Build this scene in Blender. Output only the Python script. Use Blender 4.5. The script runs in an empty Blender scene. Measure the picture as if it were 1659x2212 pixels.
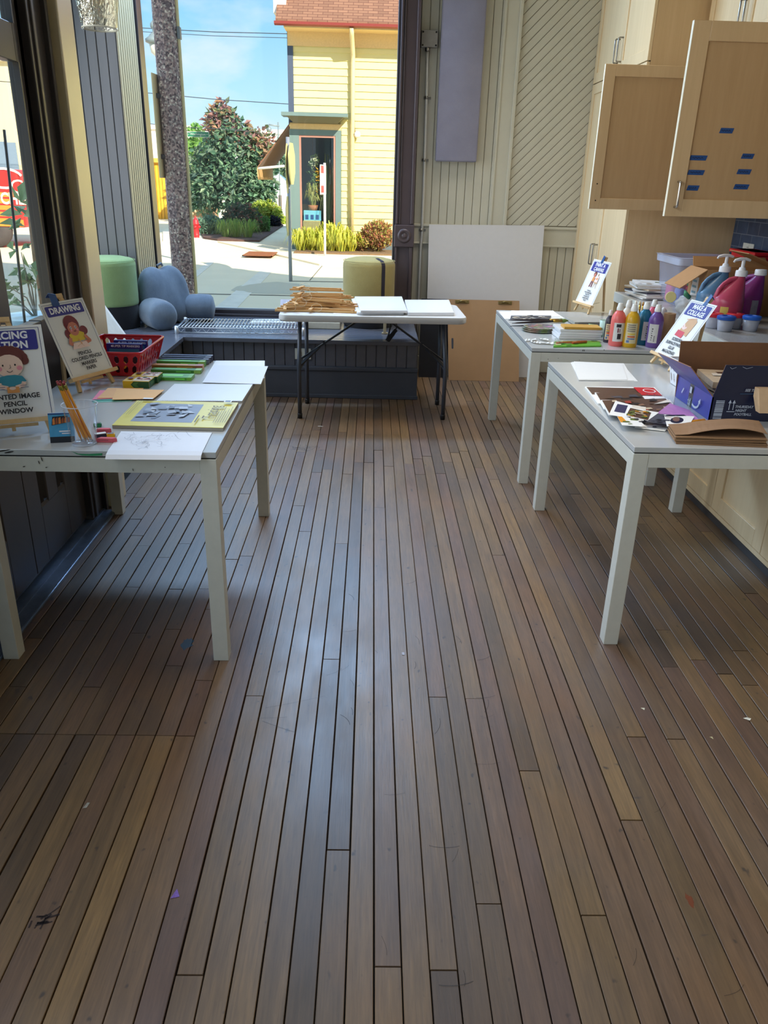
import bpy, bmesh, math, random
from mathutils import Vector, Matrix
random.seed(7)
rnd = random.random
def U(a, b): return a + (b - a) * random.random()
PI = math.pi
scene = bpy.context.scene
COL = scene.collection
# ---------------------------------------------------------------- camera
F = 1676.1
PITCH, ROLL, YAW, HC = .4019, .0273, .0231, 1.4685
def _rot(p, r, w):
    B = Matrix(((1, 0, 0), (0, 0, -1), (0, 1, 0)))
    Rp = Matrix(((1, 0, 0), (0, math.cos(p), -math.sin(p)), (0, math.sin(p), math.cos(p))))
    Rr = Matrix(((math.cos(r), -math.sin(r), 0), (math.sin(r), math.cos(r), 0), (0, 0, 1)))
    Rw = Matrix(((math.cos(w), -math.sin(w), 0), (math.sin(w), math.cos(w), 0), (0, 0, 1)))
    return Rr @ Rp @ B @ Rw
RC = _rot(PITCH, ROLL, YAW)
CAM = Vector((0, 0, HC))
cam = bpy.data.cameras.new('camera')
cam.sensor_fit = 'VERTICAL'; cam.sensor_height = 36; cam.lens = F / 2212 * 36
cam.clip_start = .05; cam.clip_end = 500
camo = bpy.data.objects.new('camera', cam); COL.objects.link(camo)
m3 = Matrix((RC[0], -RC[1], -RC[2])).transposed()
camo.matrix_world = Matrix.Translation(CAM) @ m3.to_4x4()
scene.camera = camo
# measured points of the photograph -> points in the room (on a floor/table/wall plane)
def ray(u, v): return RC.transposed() @ Vector((u - 829.5, v - 1106, F))
def gz(u, v, z=0.0):
    r = ray(u, v); return CAM + r * ((z - CAM.z) / r.z)
def gy(u, v, y):
    r = ray(u, v); return CAM + r * (y / r.y)
def gx(u, v, x):
    r = ray(u, v); return CAM + r * (x / r.x)
# ---------------------------------------------------------------- materials
def lin(v):
    v /= 255.
    return v / 12.92 if v <= .04045 else ((v + .055) / 1.055) ** 2.4
def rgb(r, g, b): return (lin(r), lin(g), lin(b), 1)
class NT:
    def __init__(s, name):
        s.m = bpy.data.materials.new(name); s.m.use_nodes = True
        s.t = s.m.node_tree; s.t.nodes.clear()
        s.out = s.n('ShaderNodeOutputMaterial')
    def n(s, typ, **kw):
        nd = s.t.nodes.new(typ)
        for k, v in kw.items():
            if hasattr(nd, k): setattr(nd, k, v)
            else: nd.inputs[k.replace('_', ' ')].default_value = v
        return nd
    def l(s, a, b): s.t.links.new(a, b)
    def noise(s, scale, stretch=(1, 1, 1), detail=4, rough=.6, coord='Object', off=None):
        tc = s.n('ShaderNodeTexCoord'); mp = s.n('ShaderNodeMapping')
        mp.inputs['Scale'].default_value = stretch
        if coord == 'World':
            g = s.n('ShaderNodeNewGeometry'); s.l(g.outputs['Position'], mp.inputs['Vector'])
        else: s.l(tc.outputs[coord], mp.inputs['Vector'])
        if off is not None:
            ad = s.n('ShaderNodeVectorMath', operation='ADD'); s.l(mp.outputs[0], ad.inputs[0]); s.l(off, ad.inputs[1]); src = ad.outputs[0]
        else: src = mp.outputs[0]
        nz = s.n('ShaderNodeTexNoise'); nz.inputs['Scale'].default_value = scale
        nz.inputs['Detail'].default_value = detail; nz.inputs['Roughness'].default_value = rough
        s.l(src, nz.inputs['Vector']); return nz.outputs['Fac']
    def ramp(s, fac, stops):
        r = s.n('ShaderNodeValToRGB'); e = r.color_ramp.elements
        while len(e) < len(stops): e.new(.5)
        for i, (p, c) in enumerate(stops): e[i].position = p; e[i].color = c
        s.l(fac, r.inputs['Fac']); return r.outputs['Color']
    def mix(s, fac, a, b, mode='MIX'):
        m = s.n('ShaderNodeMix', data_type='RGBA', blend_type=mode)
        for sock, v in ((m.inputs[0], fac), (m.inputs[6], a), (m.inputs[7], b)):
            if hasattr(v, 'links'): s.l(v, sock)
            else: sock.default_value = v
        return m.outputs[2]
    def bsdf(s, col, rough=.5, metal=0, bump=None, bstr=.2, bdist=.01, **kw):
        b = s.n('ShaderNodeBsdfPrincipled')
        for sock, v in ((b.inputs['Base Color'], col), (b.inputs['Roughness'], rough)):
            if hasattr(v, 'links'): s.l(v, sock)
            else: sock.default_value = v
        b.inputs['Metallic'].default_value = metal
        for k, v in kw.items(): b.inputs[k.replace('_', ' ')].default_value = v
        if bump is not None:
            bp = s.n('ShaderNodeBump'); bp.inputs['Strength'].default_value = bstr; bp.inputs['Distance'].default_value = bdist
            s.l(bump, bp.inputs['Height']); s.l(bp.outputs[0], b.inputs['Normal'])
        s.l(b.outputs[0], s.out.inputs['Surface']); return b
MATS = {}
def plain(name, col, rough=.5, metal=0, var=.06, scale=30, stretch=(1, 1, 1), bump=0, **kw):
    if name in MATS: return MATS[name]
    t = NT(name); nz = t.noise(scale, stretch)
    c = rgb(*col); d = tuple(min(1, x * (1 + var)) for x in c[:3]) + (1,); e = tuple(x * (1 - var) for x in c[:3]) + (1,)
    t.bsdf(t.ramp(nz, [(.3, e), (.7, d)]), rough, metal, bump=nz if bump else None, bstr=bump, bdist=.003, **kw)
    MATS[name] = t.m; return t.m
def wood(name, a, b, rough=.45, axis=2, scale=14, squash=.06, bump=.05):
    if name in MATS: return MATS[name]
    t = NT(name); st = [1, 1, 1]; st[axis] = squash
    g = t.noise(scale, st, 5, .65); f = t.noise(scale * 7, st, 3, .6)
    c = t.mix(.3, t.ramp(g, [(.25, rgb(*a)), (.75, rgb(*b))]), t.ramp(f, [(.3, rgb(*a)), (.7, rgb(*b))]))
    t.bsdf(c, rough, bump=f, bstr=bump, bdist=.002); MATS[name] = t.m; return t.m
def fabric(name, a, b, scale=220, rough=.95, bump=.5):
    if name in MATS: return MATS[name]
    t = NT(name); f = t.noise(scale, detail=3); g = t.noise(9, detail=3)
    c = t.mix(.45, t.ramp(f, [(.3, rgb(*a)), (.7, rgb(*b))]), t.ramp(g, [(.3, rgb(*a)), (.7, rgb(*b))]))
    t.bsdf(c, rough, bump=f, bstr=bump, bdist=.004, Sheen_Weight=.15); MATS[name] = t.m; return t.m
def islands(name, cols, rough=.6, **kw):
    """every loose piece (leaf, petal) takes one of these colours"""
    if name in MATS: return MATS[name]
    t = NT(name); g = t.n('ShaderNodeNewGeometry')
    n = len(cols); c = t.ramp(g.outputs['Random Per Island'], [(i / max(1, n - 1), rgb(*k)) for i, k in enumerate(cols)])
    b = t.bsdf(c, rough, **kw); tl = t.n('ShaderNodeBsdfTranslucent'); t.l(c, tl.inputs[0]); mx = t.n('ShaderNodeMixShader'); mx.inputs[0].default_value = .35; t.l(b.outputs[0], mx.inputs[1]); t.l(tl.outputs[0], mx.inputs[2]); t.l(mx.outputs[0], t.out.inputs['Surface'])
    MATS[name] = t.m; return t.m
def glass(name, tint=(1, 1, 1), refl=.06, rough=0.0):
    """thin clear sheet: passes light, mirrors a little, more at grazing angles"""
    if name in MATS: return MATS[name]
    t = NT(name); tr = t.n('ShaderNodeBsdfTransparent'); tr.inputs[0].default_value = (*tint, 1)
    gl = t.n('ShaderNodeBsdfGlossy'); gl.inputs['Roughness'].default_value = rough
    lw = t.n('ShaderNodeLayerWeight'); lw.inputs[0].default_value = .5
    pw = t.n('ShaderNodeMath', operation='POWER'); pw.inputs[1].default_value = 4; t.l(lw.outputs['Facing'], pw.inputs[0])
    mu = t.n('ShaderNodeMath', operation='MULTIPLY_ADD'); mu.inputs[1].default_value = .4; mu.inputs[2].default_value = refl * .16
    t.l(pw.outputs[0], mu.inputs[0]); mx = t.n('ShaderNodeMixShader'); t.l(mu.outputs[0], mx.inputs[0])
    t.l(tr.outputs[0], mx.inputs[1]); t.l(gl.outputs[0], mx.inputs[2]); t.l(mx.outputs[0], t.out.inputs['Surface'])
    MATS[name] = t.m; return t.m
def milky(name, col, alpha, rough=.35):
    """translucent plastic: part clear, part diffuse"""
    if name in MATS: return MATS[name]
    t = NT(name); tr = t.n('ShaderNodeBsdfTransparent'); tr.inputs[0].default_value = (.96, .97, .99, 1)
    b = t.n('ShaderNodeBsdfPrincipled'); b.inputs['Base Color'].default_value = rgb(*col); b.inputs['Roughness'].default_value = rough
    mx = t.n('ShaderNodeMixShader'); mx.inputs[0].default_value = alpha
    t.l(tr.outputs[0], mx.inputs[1]); t.l(b.outputs[0], mx.inputs[2]); t.l(mx.outputs[0], t.out.inputs['Surface'])
    MATS[name] = t.m; return t.m
def emit(name, col, s):
    if name in MATS: return MATS[name]
    t = NT(name); e = t.n('ShaderNodeEmission'); e.inputs[0].default_value = rgb(*col); e.inputs[1].default_value = s
    t.l(e.outputs[0], t.out.inputs['Surface']); MATS[name] = t.m; return t.m
def floor_mat():
    t = NT('old_floor_boards'); g = t.n('ShaderNodeNewGeometry'); rnd_ = g.outputs['Random Per Island']
    base = t.ramp(rnd_, [(0, rgb(82, 64, 46)), (.3, rgb(110, 87, 60)), (.55, rgb(126, 100, 66)), (.8, rgb(106, 80, 64)), (1, rgb(136, 108, 68))])
    ofs = t.n('ShaderNodeCombineXYZ'); mm = t.n('ShaderNodeMath', operation='MULTIPLY'); mm.inputs[1].default_value = 37.
    t.l(rnd_, mm.inputs[0]); t.l(mm.outputs[0], ofs.inputs[0]); t.l(mm.outputs[0], ofs.inputs[1])
    grain = t.noise(46, (1, .05, 1), 5, .65, 'World', ofs.outputs[0])
    fine = t.noise(210, (1, .06, 1), 3, .6, 'World', ofs.outputs[0])
    c = t.mix(.6, base, t.ramp(grain, [(.25, (.36, .33, .32, 1)), (.75, (1.3, 1.25, 1.18, 1))]), 'MULTIPLY')
    c = t.mix(.55, c, t.ramp(fine, [(.3, (.55, .53, .52, 1)), (.7, (1.2, 1.2, 1.2, 1))]), 'MULTIPLY')
    big = t.noise(1.6, (1, .7, 1), 4, .6, 'World'); c = t.mix(t.ramp(big, [(.42, (0, 0, 0, 1)), (.72, (.55, .55, .55, 1))]), c, rgb(82, 70, 74))
    big2 = t.noise(2.6, (1, .6, 1.3), 4, .55, 'World'); c = t.mix(t.ramp(big2, [(.52, (0, 0, 0, 1)), (.75, (.5, .5, .5, 1))]), c, rgb(128, 88, 48))
    spots = t.noise(38, (1, .6, 1), 2, .5, 'World'); c = t.mix(t.ramp(spots, [(.69, (0, 0, 0, 1)), (.76, (.8, .8, .8, 1))]), c, rgb(40, 32, 30))
    scr = t.noise(26, (.35, 1.6, 1), 3, .5, 'World'); c = t.mix(t.ramp(scr, [(.72, (0, 0, 0, 1)), (.78, (.55, .55, .55, 1))]), c, rgb(48, 42, 46))
    r = t.ramp(t.noise(5, (1, .4, 1), 4, .6, 'World'), [(.3, (.38, .38, .38, 1)), (.7, (.52, .52, .52, 1))])
    t.bsdf(c, r, bump=t.mix(.5, grain, fine), bstr=.12, bdist=.004, IOR=1.8); return t.m
# ---------------------------------------------------------------- mesh builder
_TXT = {}
def glyphs(s, bold=.0, shear=0.):
    k = (s, bold, shear)
    if k not in _TXT:
        cu = bpy.data.curves.new('t', 'FONT'); cu.body = s; cu.size = 1; cu.offset = bold; cu.shear = shear
        cu.align_x = 'CENTER'; cu.align_y = 'CENTER'; cu.resolution_u = 3
        ob = bpy.data.objects.new('t', cu); COL.objects.link(ob)
        dg = bpy.context.evaluated_depsgraph_get()
        me = bpy.data.meshes.new_from_object(ob.evaluated_get(dg))
        _TXT[k] = ([v.co.copy() for v in me.vertices], [tuple(p.vertices) for p in me.polygons])
        bpy.data.objects.remove(ob); bpy.data.curves.remove(cu); bpy.data.meshes.remove(me)
    return _TXT[k]
class MB:
    def __init__(s): s.b = bmesh.new()
    def face(s, pts, mi=0):
        try:
            f = s.b.faces.new([s.b.verts.new(p) for p in pts]); f.material_index = mi; return f
        except ValueError: return None
    def box(s, x0, x1, y0, y1, z0, z1, bev=0, mi=0, M=None, seg=2):
        P = [Vector(p) for p in ((x0, y0, z0), (x1, y0, z0), (x1, y1, z0), (x0, y1, z0), (x0, y0, z1), (x1, y0, z1), (x1, y1, z1), (x0, y1, z1))]
        if M is not None: P = [M @ p for p in P]
        vs = [s.b.verts.new(p) for p in P]; fs = []
        for q in ((3, 2, 1, 0), (4, 5, 6, 7), (0, 1, 5, 4), (1, 2, 6, 5), (2, 3, 7, 6), (3, 0, 4, 7)):
            f = s.b.faces.new([vs[i] for i in q]); f.material_index = mi; fs.append(f)
        if bev > 0:
            es = list({e for f in fs for e in f.edges})
            r = bmesh.ops.bevel(s.b, geom=es, offset=bev, segments=seg, affect='EDGES', profile=.5)
            for f in r['faces']: f.material_index = mi
        return s
    def prism(s, pts, ext, mi=0, mi_side=None):
        """polygon (list of points) pushed along ext"""
        pts = [Vector(p) for p in pts]; ext = Vector(ext)
        a = [s.b.verts.new(p) for p in pts]; c = [s.b.verts.new(p + ext) for p in pts]; n = len(pts)
        ms = mi if mi_side is None else mi_side
        for f, k in ((a[::-1], mi), (c, mi)):
            ff = s.b.faces.new(f); ff.material_index = k
        for i in range(n):
            ff = s.b.faces.new([a[i], a[(i + 1) % n], c[(i + 1) % n], c[i]]); ff.material_index = ms
        return s
    def slab(s, p0, p1, p2, p3, th, mi=0, mi_side=None):
        """plate with these four top corners and thickness downwards along its normal"""
        P = [Vector(p) for p in (p0, p1, p2, p3)]
        n = (P[1] - P[0]).cross(P[3] - P[0]).normalized()
        return s.prism([p for p in P], -n * th, mi, mi_side)
    def tube(s, pts, r, seg=8, mi=0, closed=False):
        pts = [Vector(p) for p in pts]; n = len(pts); rings = []
        rr = r if isinstance(r, (list, tuple)) else [r] * n
        up = None
        for i, p in enumerate(pts):
            if closed: d = pts[(i + 1) % n] - pts[i - 1]
            else: d = pts[min(i + 1, n - 1)] - pts[max(i - 1, 0)]
            if d.length < 1e-9: d = Vector((0, 0, 1))
            d.normalize()
            if up is None: up = Vector((0, 0, 1)) if abs(d.z) < .9 else Vector((1, 0, 0))
            y = up - d * up.dot(d)
            if y.length < 1e-4: y = d.orthogonal()
            y.normalize(); up = y; x = d.cross(y)
            rings.append([s.b.verts.new(p + (x * math.cos(2 * PI * k / seg) + y * math.sin(2 * PI * k / seg)) * rr[i]) for k in range(seg)])
        m = n if closed else n - 1
        for i in range(m):
            a, c = rings[i], rings[(i + 1) % n]
            for k in range(seg):
                f = s.b.faces.new([a[k], a[(k + 1) % seg], c[(k + 1) % seg], c[k]]); f.material_index = mi; f.smooth = True
        if not closed:
            for rg in (rings[0][::-1], rings[-1]):
                f = s.b.faces.new(rg); f.material_index = mi
        return s
    def bar(s, p, q, w, h=None, mi=0, up=(0, 0, 1), bev=0):
        """square bar from p to q"""
        p, q = Vector(p), Vector(q); h = w if h is None else h
        d = q - p; L = d.length; d.normalize(); up = Vector(up)
        x = d.cross(up)
        if x.length < 1e-5: x = d.orthogonal()
        x.normalize(); y = x.cross(d)
        M = Matrix((x, d, y)).transposed().to_4x4(); M.translation = p
        return s.box(-w / 2, w / 2, 0, L, -h / 2, h / 2, bev, mi, M)
    def lathe(s, prof, c=(0, 0, 0), seg=24, mi=0, M=None, cap0=True, cap1=True, smooth=True):
        rings = []; c = Vector(c)
        for r, z in prof:
            ring = []
            for k in range(seg):
                p = Vector((r * math.cos(2 * PI * k / seg), r * math.sin(2 * PI * k / seg), z))
                if M is not None: p = M @ p
                ring.append(s.b.verts.new(p + c))
            rings.append(ring)
        for a, d in zip(rings, rings[1:]):
            for k in range(seg):
                f = s.b.faces.new([a[k], a[(k + 1) % seg], d[(k + 1) % seg], d[k]]); f.material_index = mi; f.smooth = smooth
        if cap0: f = s.b.faces.new(rings[0][::-1]); f.material_index = mi
        if cap1: f = s.b.faces.new(rings[-1]); f.material_index = mi
        return s
    def ball(s, c, r, seg=16, mi=0, M=None):
        r = Vector(r) if isinstance(r, (tuple, list, Vector)) else Vector((r, r, r))
        S = Matrix.Diagonal((*r, 1)); T = Matrix.Translation(c)
        X = T @ (M.to_4x4() if M is not None else Matrix()) @ S
        g = bmesh.ops.create_uvsphere(s.b, u_segments=seg, v_segments=max(6, seg // 2 + 2), radius=1, matrix=X)
        for v in g['verts']:
            for f in v.link_faces: f.material_index = mi; f.smooth = True
        return s
    def text(s, body, o, ux, uy, size, mi=0, bold=.0, shear=0., wide=1., lift=0.0, th=0.0):
        vs, fs = glyphs(body, bold, shear); o = Vector(o); ux = Vector(ux).normalized(); uy = Vector(uy).normalized(); n = ux.cross(uy) * lift
        V = [s.b.verts.new(o + ux * (v.x * size * wide) + uy * (v.y * size) + n) for v in vs]
        for f in fs:
            try: ff = s.b.faces.new([V[i] for i in f]); ff.material_index = mi
            except ValueError: pass
        return s
    def build(s, name, mats, parent=None, world=False, smooth=None, label=None, **props):
        mats = mats if isinstance(mats, (list, tuple)) else [mats]
        bmesh.ops.remove_doubles(s.b, verts=[v for v in s.b.verts if not v.link_faces], dist=0)
        org = Vector((0, 0, 0))
        if parent is not None:
            if world:
                bmesh.ops.transform(s.b, matrix=wm(parent).inverted(), verts=s.b.verts)
        elif s.b.verts:
            xs = [v.co for v in s.b.verts]
            lo = Vector([min(c[i] for c in xs) for i in range(3)]); hi = Vector([max(c[i] for c in xs) for i in range(3)])
            org = Vector(((lo.x + hi.x) / 2, (lo.y + hi.y) / 2, lo.z))
            bmesh.ops.translate(s.b, vec=-org, verts=s.b.verts)
        me = bpy.data.meshes.new(name); s.b.to_mesh(me); s.b.free()
        for m in mats: me.materials.append(m)
        if smooth is not None:
            for p in me.polygons: p.use_smooth = True
            me.set_sharp_from_angle(angle=math.radians(smooth))
        o = bpy.data.objects.new(name, me); COL.objects.link(o); o.location = org
        if parent is not None: o.parent = parent
        if label: o['label'] = label
        for k, v in props.items():
            if v: o[k] = v
        return o
def wm(o):
    m = Matrix.LocRotScale(o.location, o.rotation_euler, o.scale)
    return wm(o.parent) @ m if o.parent else m
def thing(name, label, category, loc=(0, 0, 0), rotz=0, group=None):
    o = bpy.data.objects.new(name, None); COL.objects.link(o); o.empty_display_size = .05
    o.location = loc; o.rotation_euler = (0, 0, rotz); o['label'] = label; o['category'] = category
    if group: o['group'] = group
    return o
def single(mb, name, mats, label, category, group=None, smooth=None):
    return mb.build(name, mats, smooth=smooth, label=label, category=category, group=group)
def struct(mb, name, mats, parent=None, smooth=None, world=True):
    o = mb.build(name, mats, parent, world=world and parent is not None, smooth=smooth)
    if parent is None: o['kind'] = 'structure'
    return o
def dup(root, loc, rotz=0, label=None, group=None):
    r = root.copy(); COL.objects.link(r); r.location = loc; r.rotation_euler = (0, 0, rotz)
    if label: r['label'] = label
    if group: r['group'] = group
    for ch in list(root.children):
        c = ch.copy(); COL.objects.link(c); c.parent = r
        for g in list(ch.children):
            d = g.copy(); COL.objects.link(d); d.parent = c
    return r
class Plane:
    """a flat print: origin, unit axes; shapes are laid a hair above each other"""
    def __init__(s, mb, o, ux, uy):
        s.m = mb; s.o = Vector(o); s.x = Vector(ux).normalized(); s.y = Vector(uy).normalized(); s.n = s.x.cross(s.y); s.k = 1
    def p(s, u, v, up=None): return s.o + s.x * u + s.y * v + s.n * (.00025 * (s.k if up is None else up))
    def poly(s, pts, mi): s.m.face([s.p(u, v) for u, v in pts], mi); s.k += 1
    def rect(s, u0, v0, u1, v1, mi, r=0):
        if r:
            pts = []
            for cx, cy, a in ((u1 - r, v0 + r, -90), (u1 - r, v1 - r, 0), (u0 + r, v1 - r, 90), (u0 + r, v0 + r, 180)):
                for k in range(4): t = math.radians(a + 30 * k); pts.append((cx + r * math.cos(t), cy + r * math.sin(t)))
            s.poly(pts, mi)
        else: s.poly([(u0, v0), (u1, v0), (u1, v1), (u0, v1)], mi)
    def ell(s, u, v, a, b, mi, rot=0, n=18):
        c, d = math.cos(rot), math.sin(rot)
        s.poly([(u + a * math.cos(2 * PI * k / n) * c - b * math.sin(2 * PI * k / n) * d, v + a * math.cos(2 * PI * k / n) * d + b * math.sin(2 * PI * k / n) * c) for k in range(n)], mi)
    def line(s, pts, w, mi):
        for (a, b), (c, d) in zip(pts, pts[1:]):
            L = math.hypot(c - a, d - b) or 1e-6; nx, ny = -(d - b) / L * w / 2, (c - a) / L * w / 2
            s.m.face([s.p(a + nx, b + ny), s.p(a - nx, b - ny), s.p(c - nx, d - ny), s.p(c + nx, d + ny)], mi)
        s.k += 1
    def text(s, body, u, v, size, mi, bold=.02, wide=1., rot=0, shear=0.):
        c, d = math.cos(rot), math.sin(rot)
        s.m.text(body, s.p(u, v), s.x * c + s.y * d, s.y * c - s.x * d, size, mi, bold, shear, wide); s.k += 1
# ---------------------------------------------------------------- palette
M_whiteedge = plain('white_painted_metal', (206, 206, 196), .32, var=.03)
M_cream = plain('cream_painted_boards', (200, 196, 180), .45, var=.03, scale=6)
M_purple = plain('dark_plum_trim_paint', (84, 72, 76), .3, var=.05, scale=8)
M_grey = plain('charcoal_board_paint', (118, 118, 124), .35, var=.06, scale=12, stretch=(1, 1, .2))
M_dark = plain('dark_door_paint', (64, 58, 56), .3, var=.06, scale=10)
M_bench = plain('slate_bench_paint', (84, 88, 100), .26, var=.08, scale=18, IOR=1.8)
M_maple = wood('pale_maple_veneer', (214, 188, 146), (232, 208, 168), .38, 2, 9, .05)
M_mapledk = wood('maple_veneer_raised_grain', (196, 164, 122), (214, 184, 142), .4, 2, 10, .05)  # darker maple copy with shade in its colour, for carcasses and open doors
M_steel = plain('brushed_steel', (190, 190, 190), .25, 1, .05)
M_chrome = plain('chrome_wire', (196, 200, 206), .38, .9, .02)
M_black = plain('black_plastic', (24, 24, 26), .45, var=.1)
M_gap = plain('dark_gap', (12, 10, 9), .9)
M_paper = plain('white_paper', (232, 232, 230), .6, var=.01)
M_tapeblue = plain('blue_tape', (28, 74, 134), .5, var=.1)
M_glass = glass('window_glass')
# ---------------------------------------------------------------- floor
W0, PW = .0301, .0567
joints = [(-.056, 1.389), (.057, 1.09), (.17, 1.083), (.285, 1.242), (.226, 1.991), (.336, 1.987), (.79, 1.814), (.516, 1.214), (.451, 1.667), (-.339, 1.986), (-.348, 1.07), (-.648, 2.14), (.904, 1.806), (.679, 1.492)]
for u, v in ((808, 1096), (733, 1174), (655, 1148), (640, 1092), (709.5, 939), (831, 1007), (895, 991), (993, 1034), (1074, 1199), (807, 939), (846, 939), (515, 984), (488, 1052), (653, 939), (690, 972), (714, 1424), (675, 908)):
    p = gz(u, v); joints.append((p.x, p.y))
fb = MB()
for k in range(-23, 31):
    xa, xb = W0 + PW * k, W0 + PW * (k + 1); xm = (xa + xb) / 2
    ys = [y for x, y in joints if abs(x - xm) < PW * .5]
    if xb < -.47: ys.append(1.795)
    if xb < -.47 or xm > 1.0:
        ys += [U(2.0, 2.7), U(2.9, 3.8)]
    ys += [U(3.9, 4.9), U(5.2, 6.2), U(-1.2, .4)]
    ys = sorted(ys); zs = [-3.2]
    for y in ys:
        if y - zs[-1] > .22: zs.append(y)
    zs.append(6.6)
    for y0, y1 in zip(zs, zs[1:]):
        g = U(.0014, .0028) if rnd() < .7 else U(.0028, .0042); e = .0016
        h = U(-.0008, .0006); x0, x1 = xa + g * .6, xb - g * .6; y0 += e; y1 -= e; b = .0012
        P = [(x0, y0, -.02), (x1, y0, -.02), (x1, y1, -.02), (x0, y1, -.02), (x0, y0, h - b), (x1, y0, h - b), (x1, y1, h - b), (x0, y1, h - b), (x0 + b, y0 + .0002, h), (x1 - b, y0 + .0002, h), (x1 - b, y1 - .0002, h), (x0 + b, y1 - .0002, h)]
        v = [fb.b.verts.new(p) for p in P]
        for q in ((0, 1, 5, 4), (1, 2, 6, 5), (2, 3, 7, 6), (3, 0, 4, 7), (4, 5, 9, 8), (5, 6, 10, 9), (6, 7, 11, 10), (7, 4, 8, 11), (8, 9, 10, 11)):
            fb.b.faces.new([v[i] for i in q])
fb.box(-1.4, 1.75, -3.2, 6.62, -.06, -.019, mi=1)
floor_ob = struct(fb, 'floor', [floor_mat(), M_gap])
# ---------------------------------------------------------------- ceiling and outer shell
b = MB(); b.box(-2.6, 2.6, -3.4, 6.7, 3.6, 3.7); struct(b, 'ceiling', plain('ceiling_paint', (142, 134, 120), .8))
b = MB(); b.box(2.36, 2.5, -3.4, 6.7, -.15, 5.9); struct(b, 'wall_right', M_cream)
b = MB(); b.box(-1.4, 2.36, -3.4, -3.25, -.15, 5.9); struct(b, 'wall_back', M_cream)
# far wall (with the big window on its left), upper storey above it
YW = 6.6
fw = MB()
fw.box(.18, 2.36, YW, YW + .14, -.15, 3.7)
fw.box(-2.3, .18, YW - .02, YW + .12, -.15, .41)
fw.box(-2.3, .18, YW, YW + .14, 3.35, 3.7)
fw.box(-2.3, -1.74, YW - .04, YW + .14, .41, 3.35)
fw.prism([(-3, YW, 3.7), (2.5, YW, 3.7), (2.5, YW, 5.9), (-3, YW, 7.6)], (0, .14, 0))
fw.prism([(2.5, YW, 0), (14, YW, 0), (14, YW, 5.95), (4.6, YW, 5.95), (3.4, YW, 7.4), (2.5, YW, 7.4)], (0, .14, 0))
struct(fw, 'wall_front', M_cream)
# narrow vertical tongue-and-groove boards on the right part of the far wall
def boards(mb, x0, x1, z0, z1, y, w=.0665, th=.014, mi=0, gap=.004):
    n = max(1, round((x1 - x0) / w)); w = (x1 - x0) / n
    for i in range(n):
        a, c = x0 + i * w + gap / 2, x0 + (i + 1) * w - gap / 2; t = .003
        mb.prism([(a, y, z0), (a, y - th + t, z0), (a + t, y - th, z0), (c - t, y - th, z0), (c, y - th + t, z0), (c, y, z0)], (0, 0, z1 - z0), mi)
t1 = MB()
boards(t1, .325, .915, 1.17, 3.5, YW - .001)
boards(t1, .325, 1.63, 0.02, 1.02, YW - .001)
# diagonal boards between the batten and the tall cupboard
x0, x1, z0, z1 = 1.062, 1.64, 1.18, 3.5; w = .0735
k = z0 - x1 - .2
while k < z1 - x0:
    # strip k < z - x*s < k + w  clipped to the rectangle, s = 1.0 (45 degrees)
    g = .003; poly = [(x0, x0 + k + g), (x1, x1 + k + g), (x1, x1 + k + w - g), (x0, x0 + k + w - g)]
    def clip(ps, zc, keep_above):
        out = []
        for i in range(len(ps)):
            a, c = ps[i], ps[(i + 1) % len(ps)]
            ia, ic = (a[1] >= zc) == keep_above, (c[1] >= zc) == keep_above
            if ia: out.append(a)
            if ia != ic:
                t = (zc - a[1]) / (c[1] - a[1]); out.append((a[0] + t * (c[0] - a[0]), zc))
        return out
    poly = clip(poly, z0, True)
    if len(poly) > 2: poly = clip(poly, z1, False)
    if len(poly) > 2: t1.prism([(x, YW - .001, z) for x, z in poly], (0, -.013, 0))
    k += w * 1.0
t1.box(1.05, 1.66, YW - .006, YW - .0005, 1.1, 3.5, mi=1)
t1.box(.32, .92, YW - .006, YW - .0005, 1.1, 3.5, mi=1)
t1.box(.32, 1.66, YW - .006, YW - .0005, .02, 1.02, mi=1)
struct(t1, 'trim_1', [M_cream, plain('cream_groove_shadow_line', (150, 140, 120), .7)])
t2 = MB()   # batten with its moulded edges, chair rail
t2.box(.915, 1.062, YW - .026, YW, 1.0, 3.5, .003); t2.box(.925, .945, YW - .034, YW, 1.0, 3.5, .004); t2.box(1.036, 1.062, YW - .04, YW, 1.0, 3.5, .005)
t2.box(.325, 1.64, YW - .03, YW, 1.02, 1.17, .004); t2.box(.325, 1.64, YW - .04, YW, 1.15, 1.172, .006); t2.box(.325, 1.64, YW - .036, YW, 1.018, 1.034, .005)
struct(t2, 'trim_2', M_cream)
b = MB(); b.box(.36, 1.64, YW - .03, YW, 0, .12, .004); struct(b, 'baseboard_front', M_cream)
# dark window casing on the right with its corner block and rosette
t3 = MB()
t3.box(.178, .318, 6.47, YW + .02, .4, 3.5, .004); t3.box(.178, .196, 6.452, YW, 1.17, 3.5, .005); t3.box(.292, .318, 6.452, YW, 1.17, 3.5, .006); t3.box(.205, .212, 6.46, YW, 1.17, 3.5, .002)
t3.box(.178, .196, 6.452, YW, .4, 1.0, .005); t3.box(.292, .318, 6.452, YW, .4, 1.0, .006)
t3.box(.17, .326, 6.445, YW, 1.0, 1.165, .006)
MY = Matrix.Rotation(PI / 2, 3, 'X')
t3.lathe([(.0, .004), (.012, .006), (.018, 0), (.026, -.004), (.034, .006), (.046, .006), (.05, 0), (.058, -.002)][::-1], (.248, 6.444, 1.083), 28, M=MY)
t3.box(.35, .362, 6.4, YW, 0, .44)
t3.box(.318, .362, 6.5, YW, 0, .45)
struct(t3, 'trim_3', M_purple)
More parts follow.
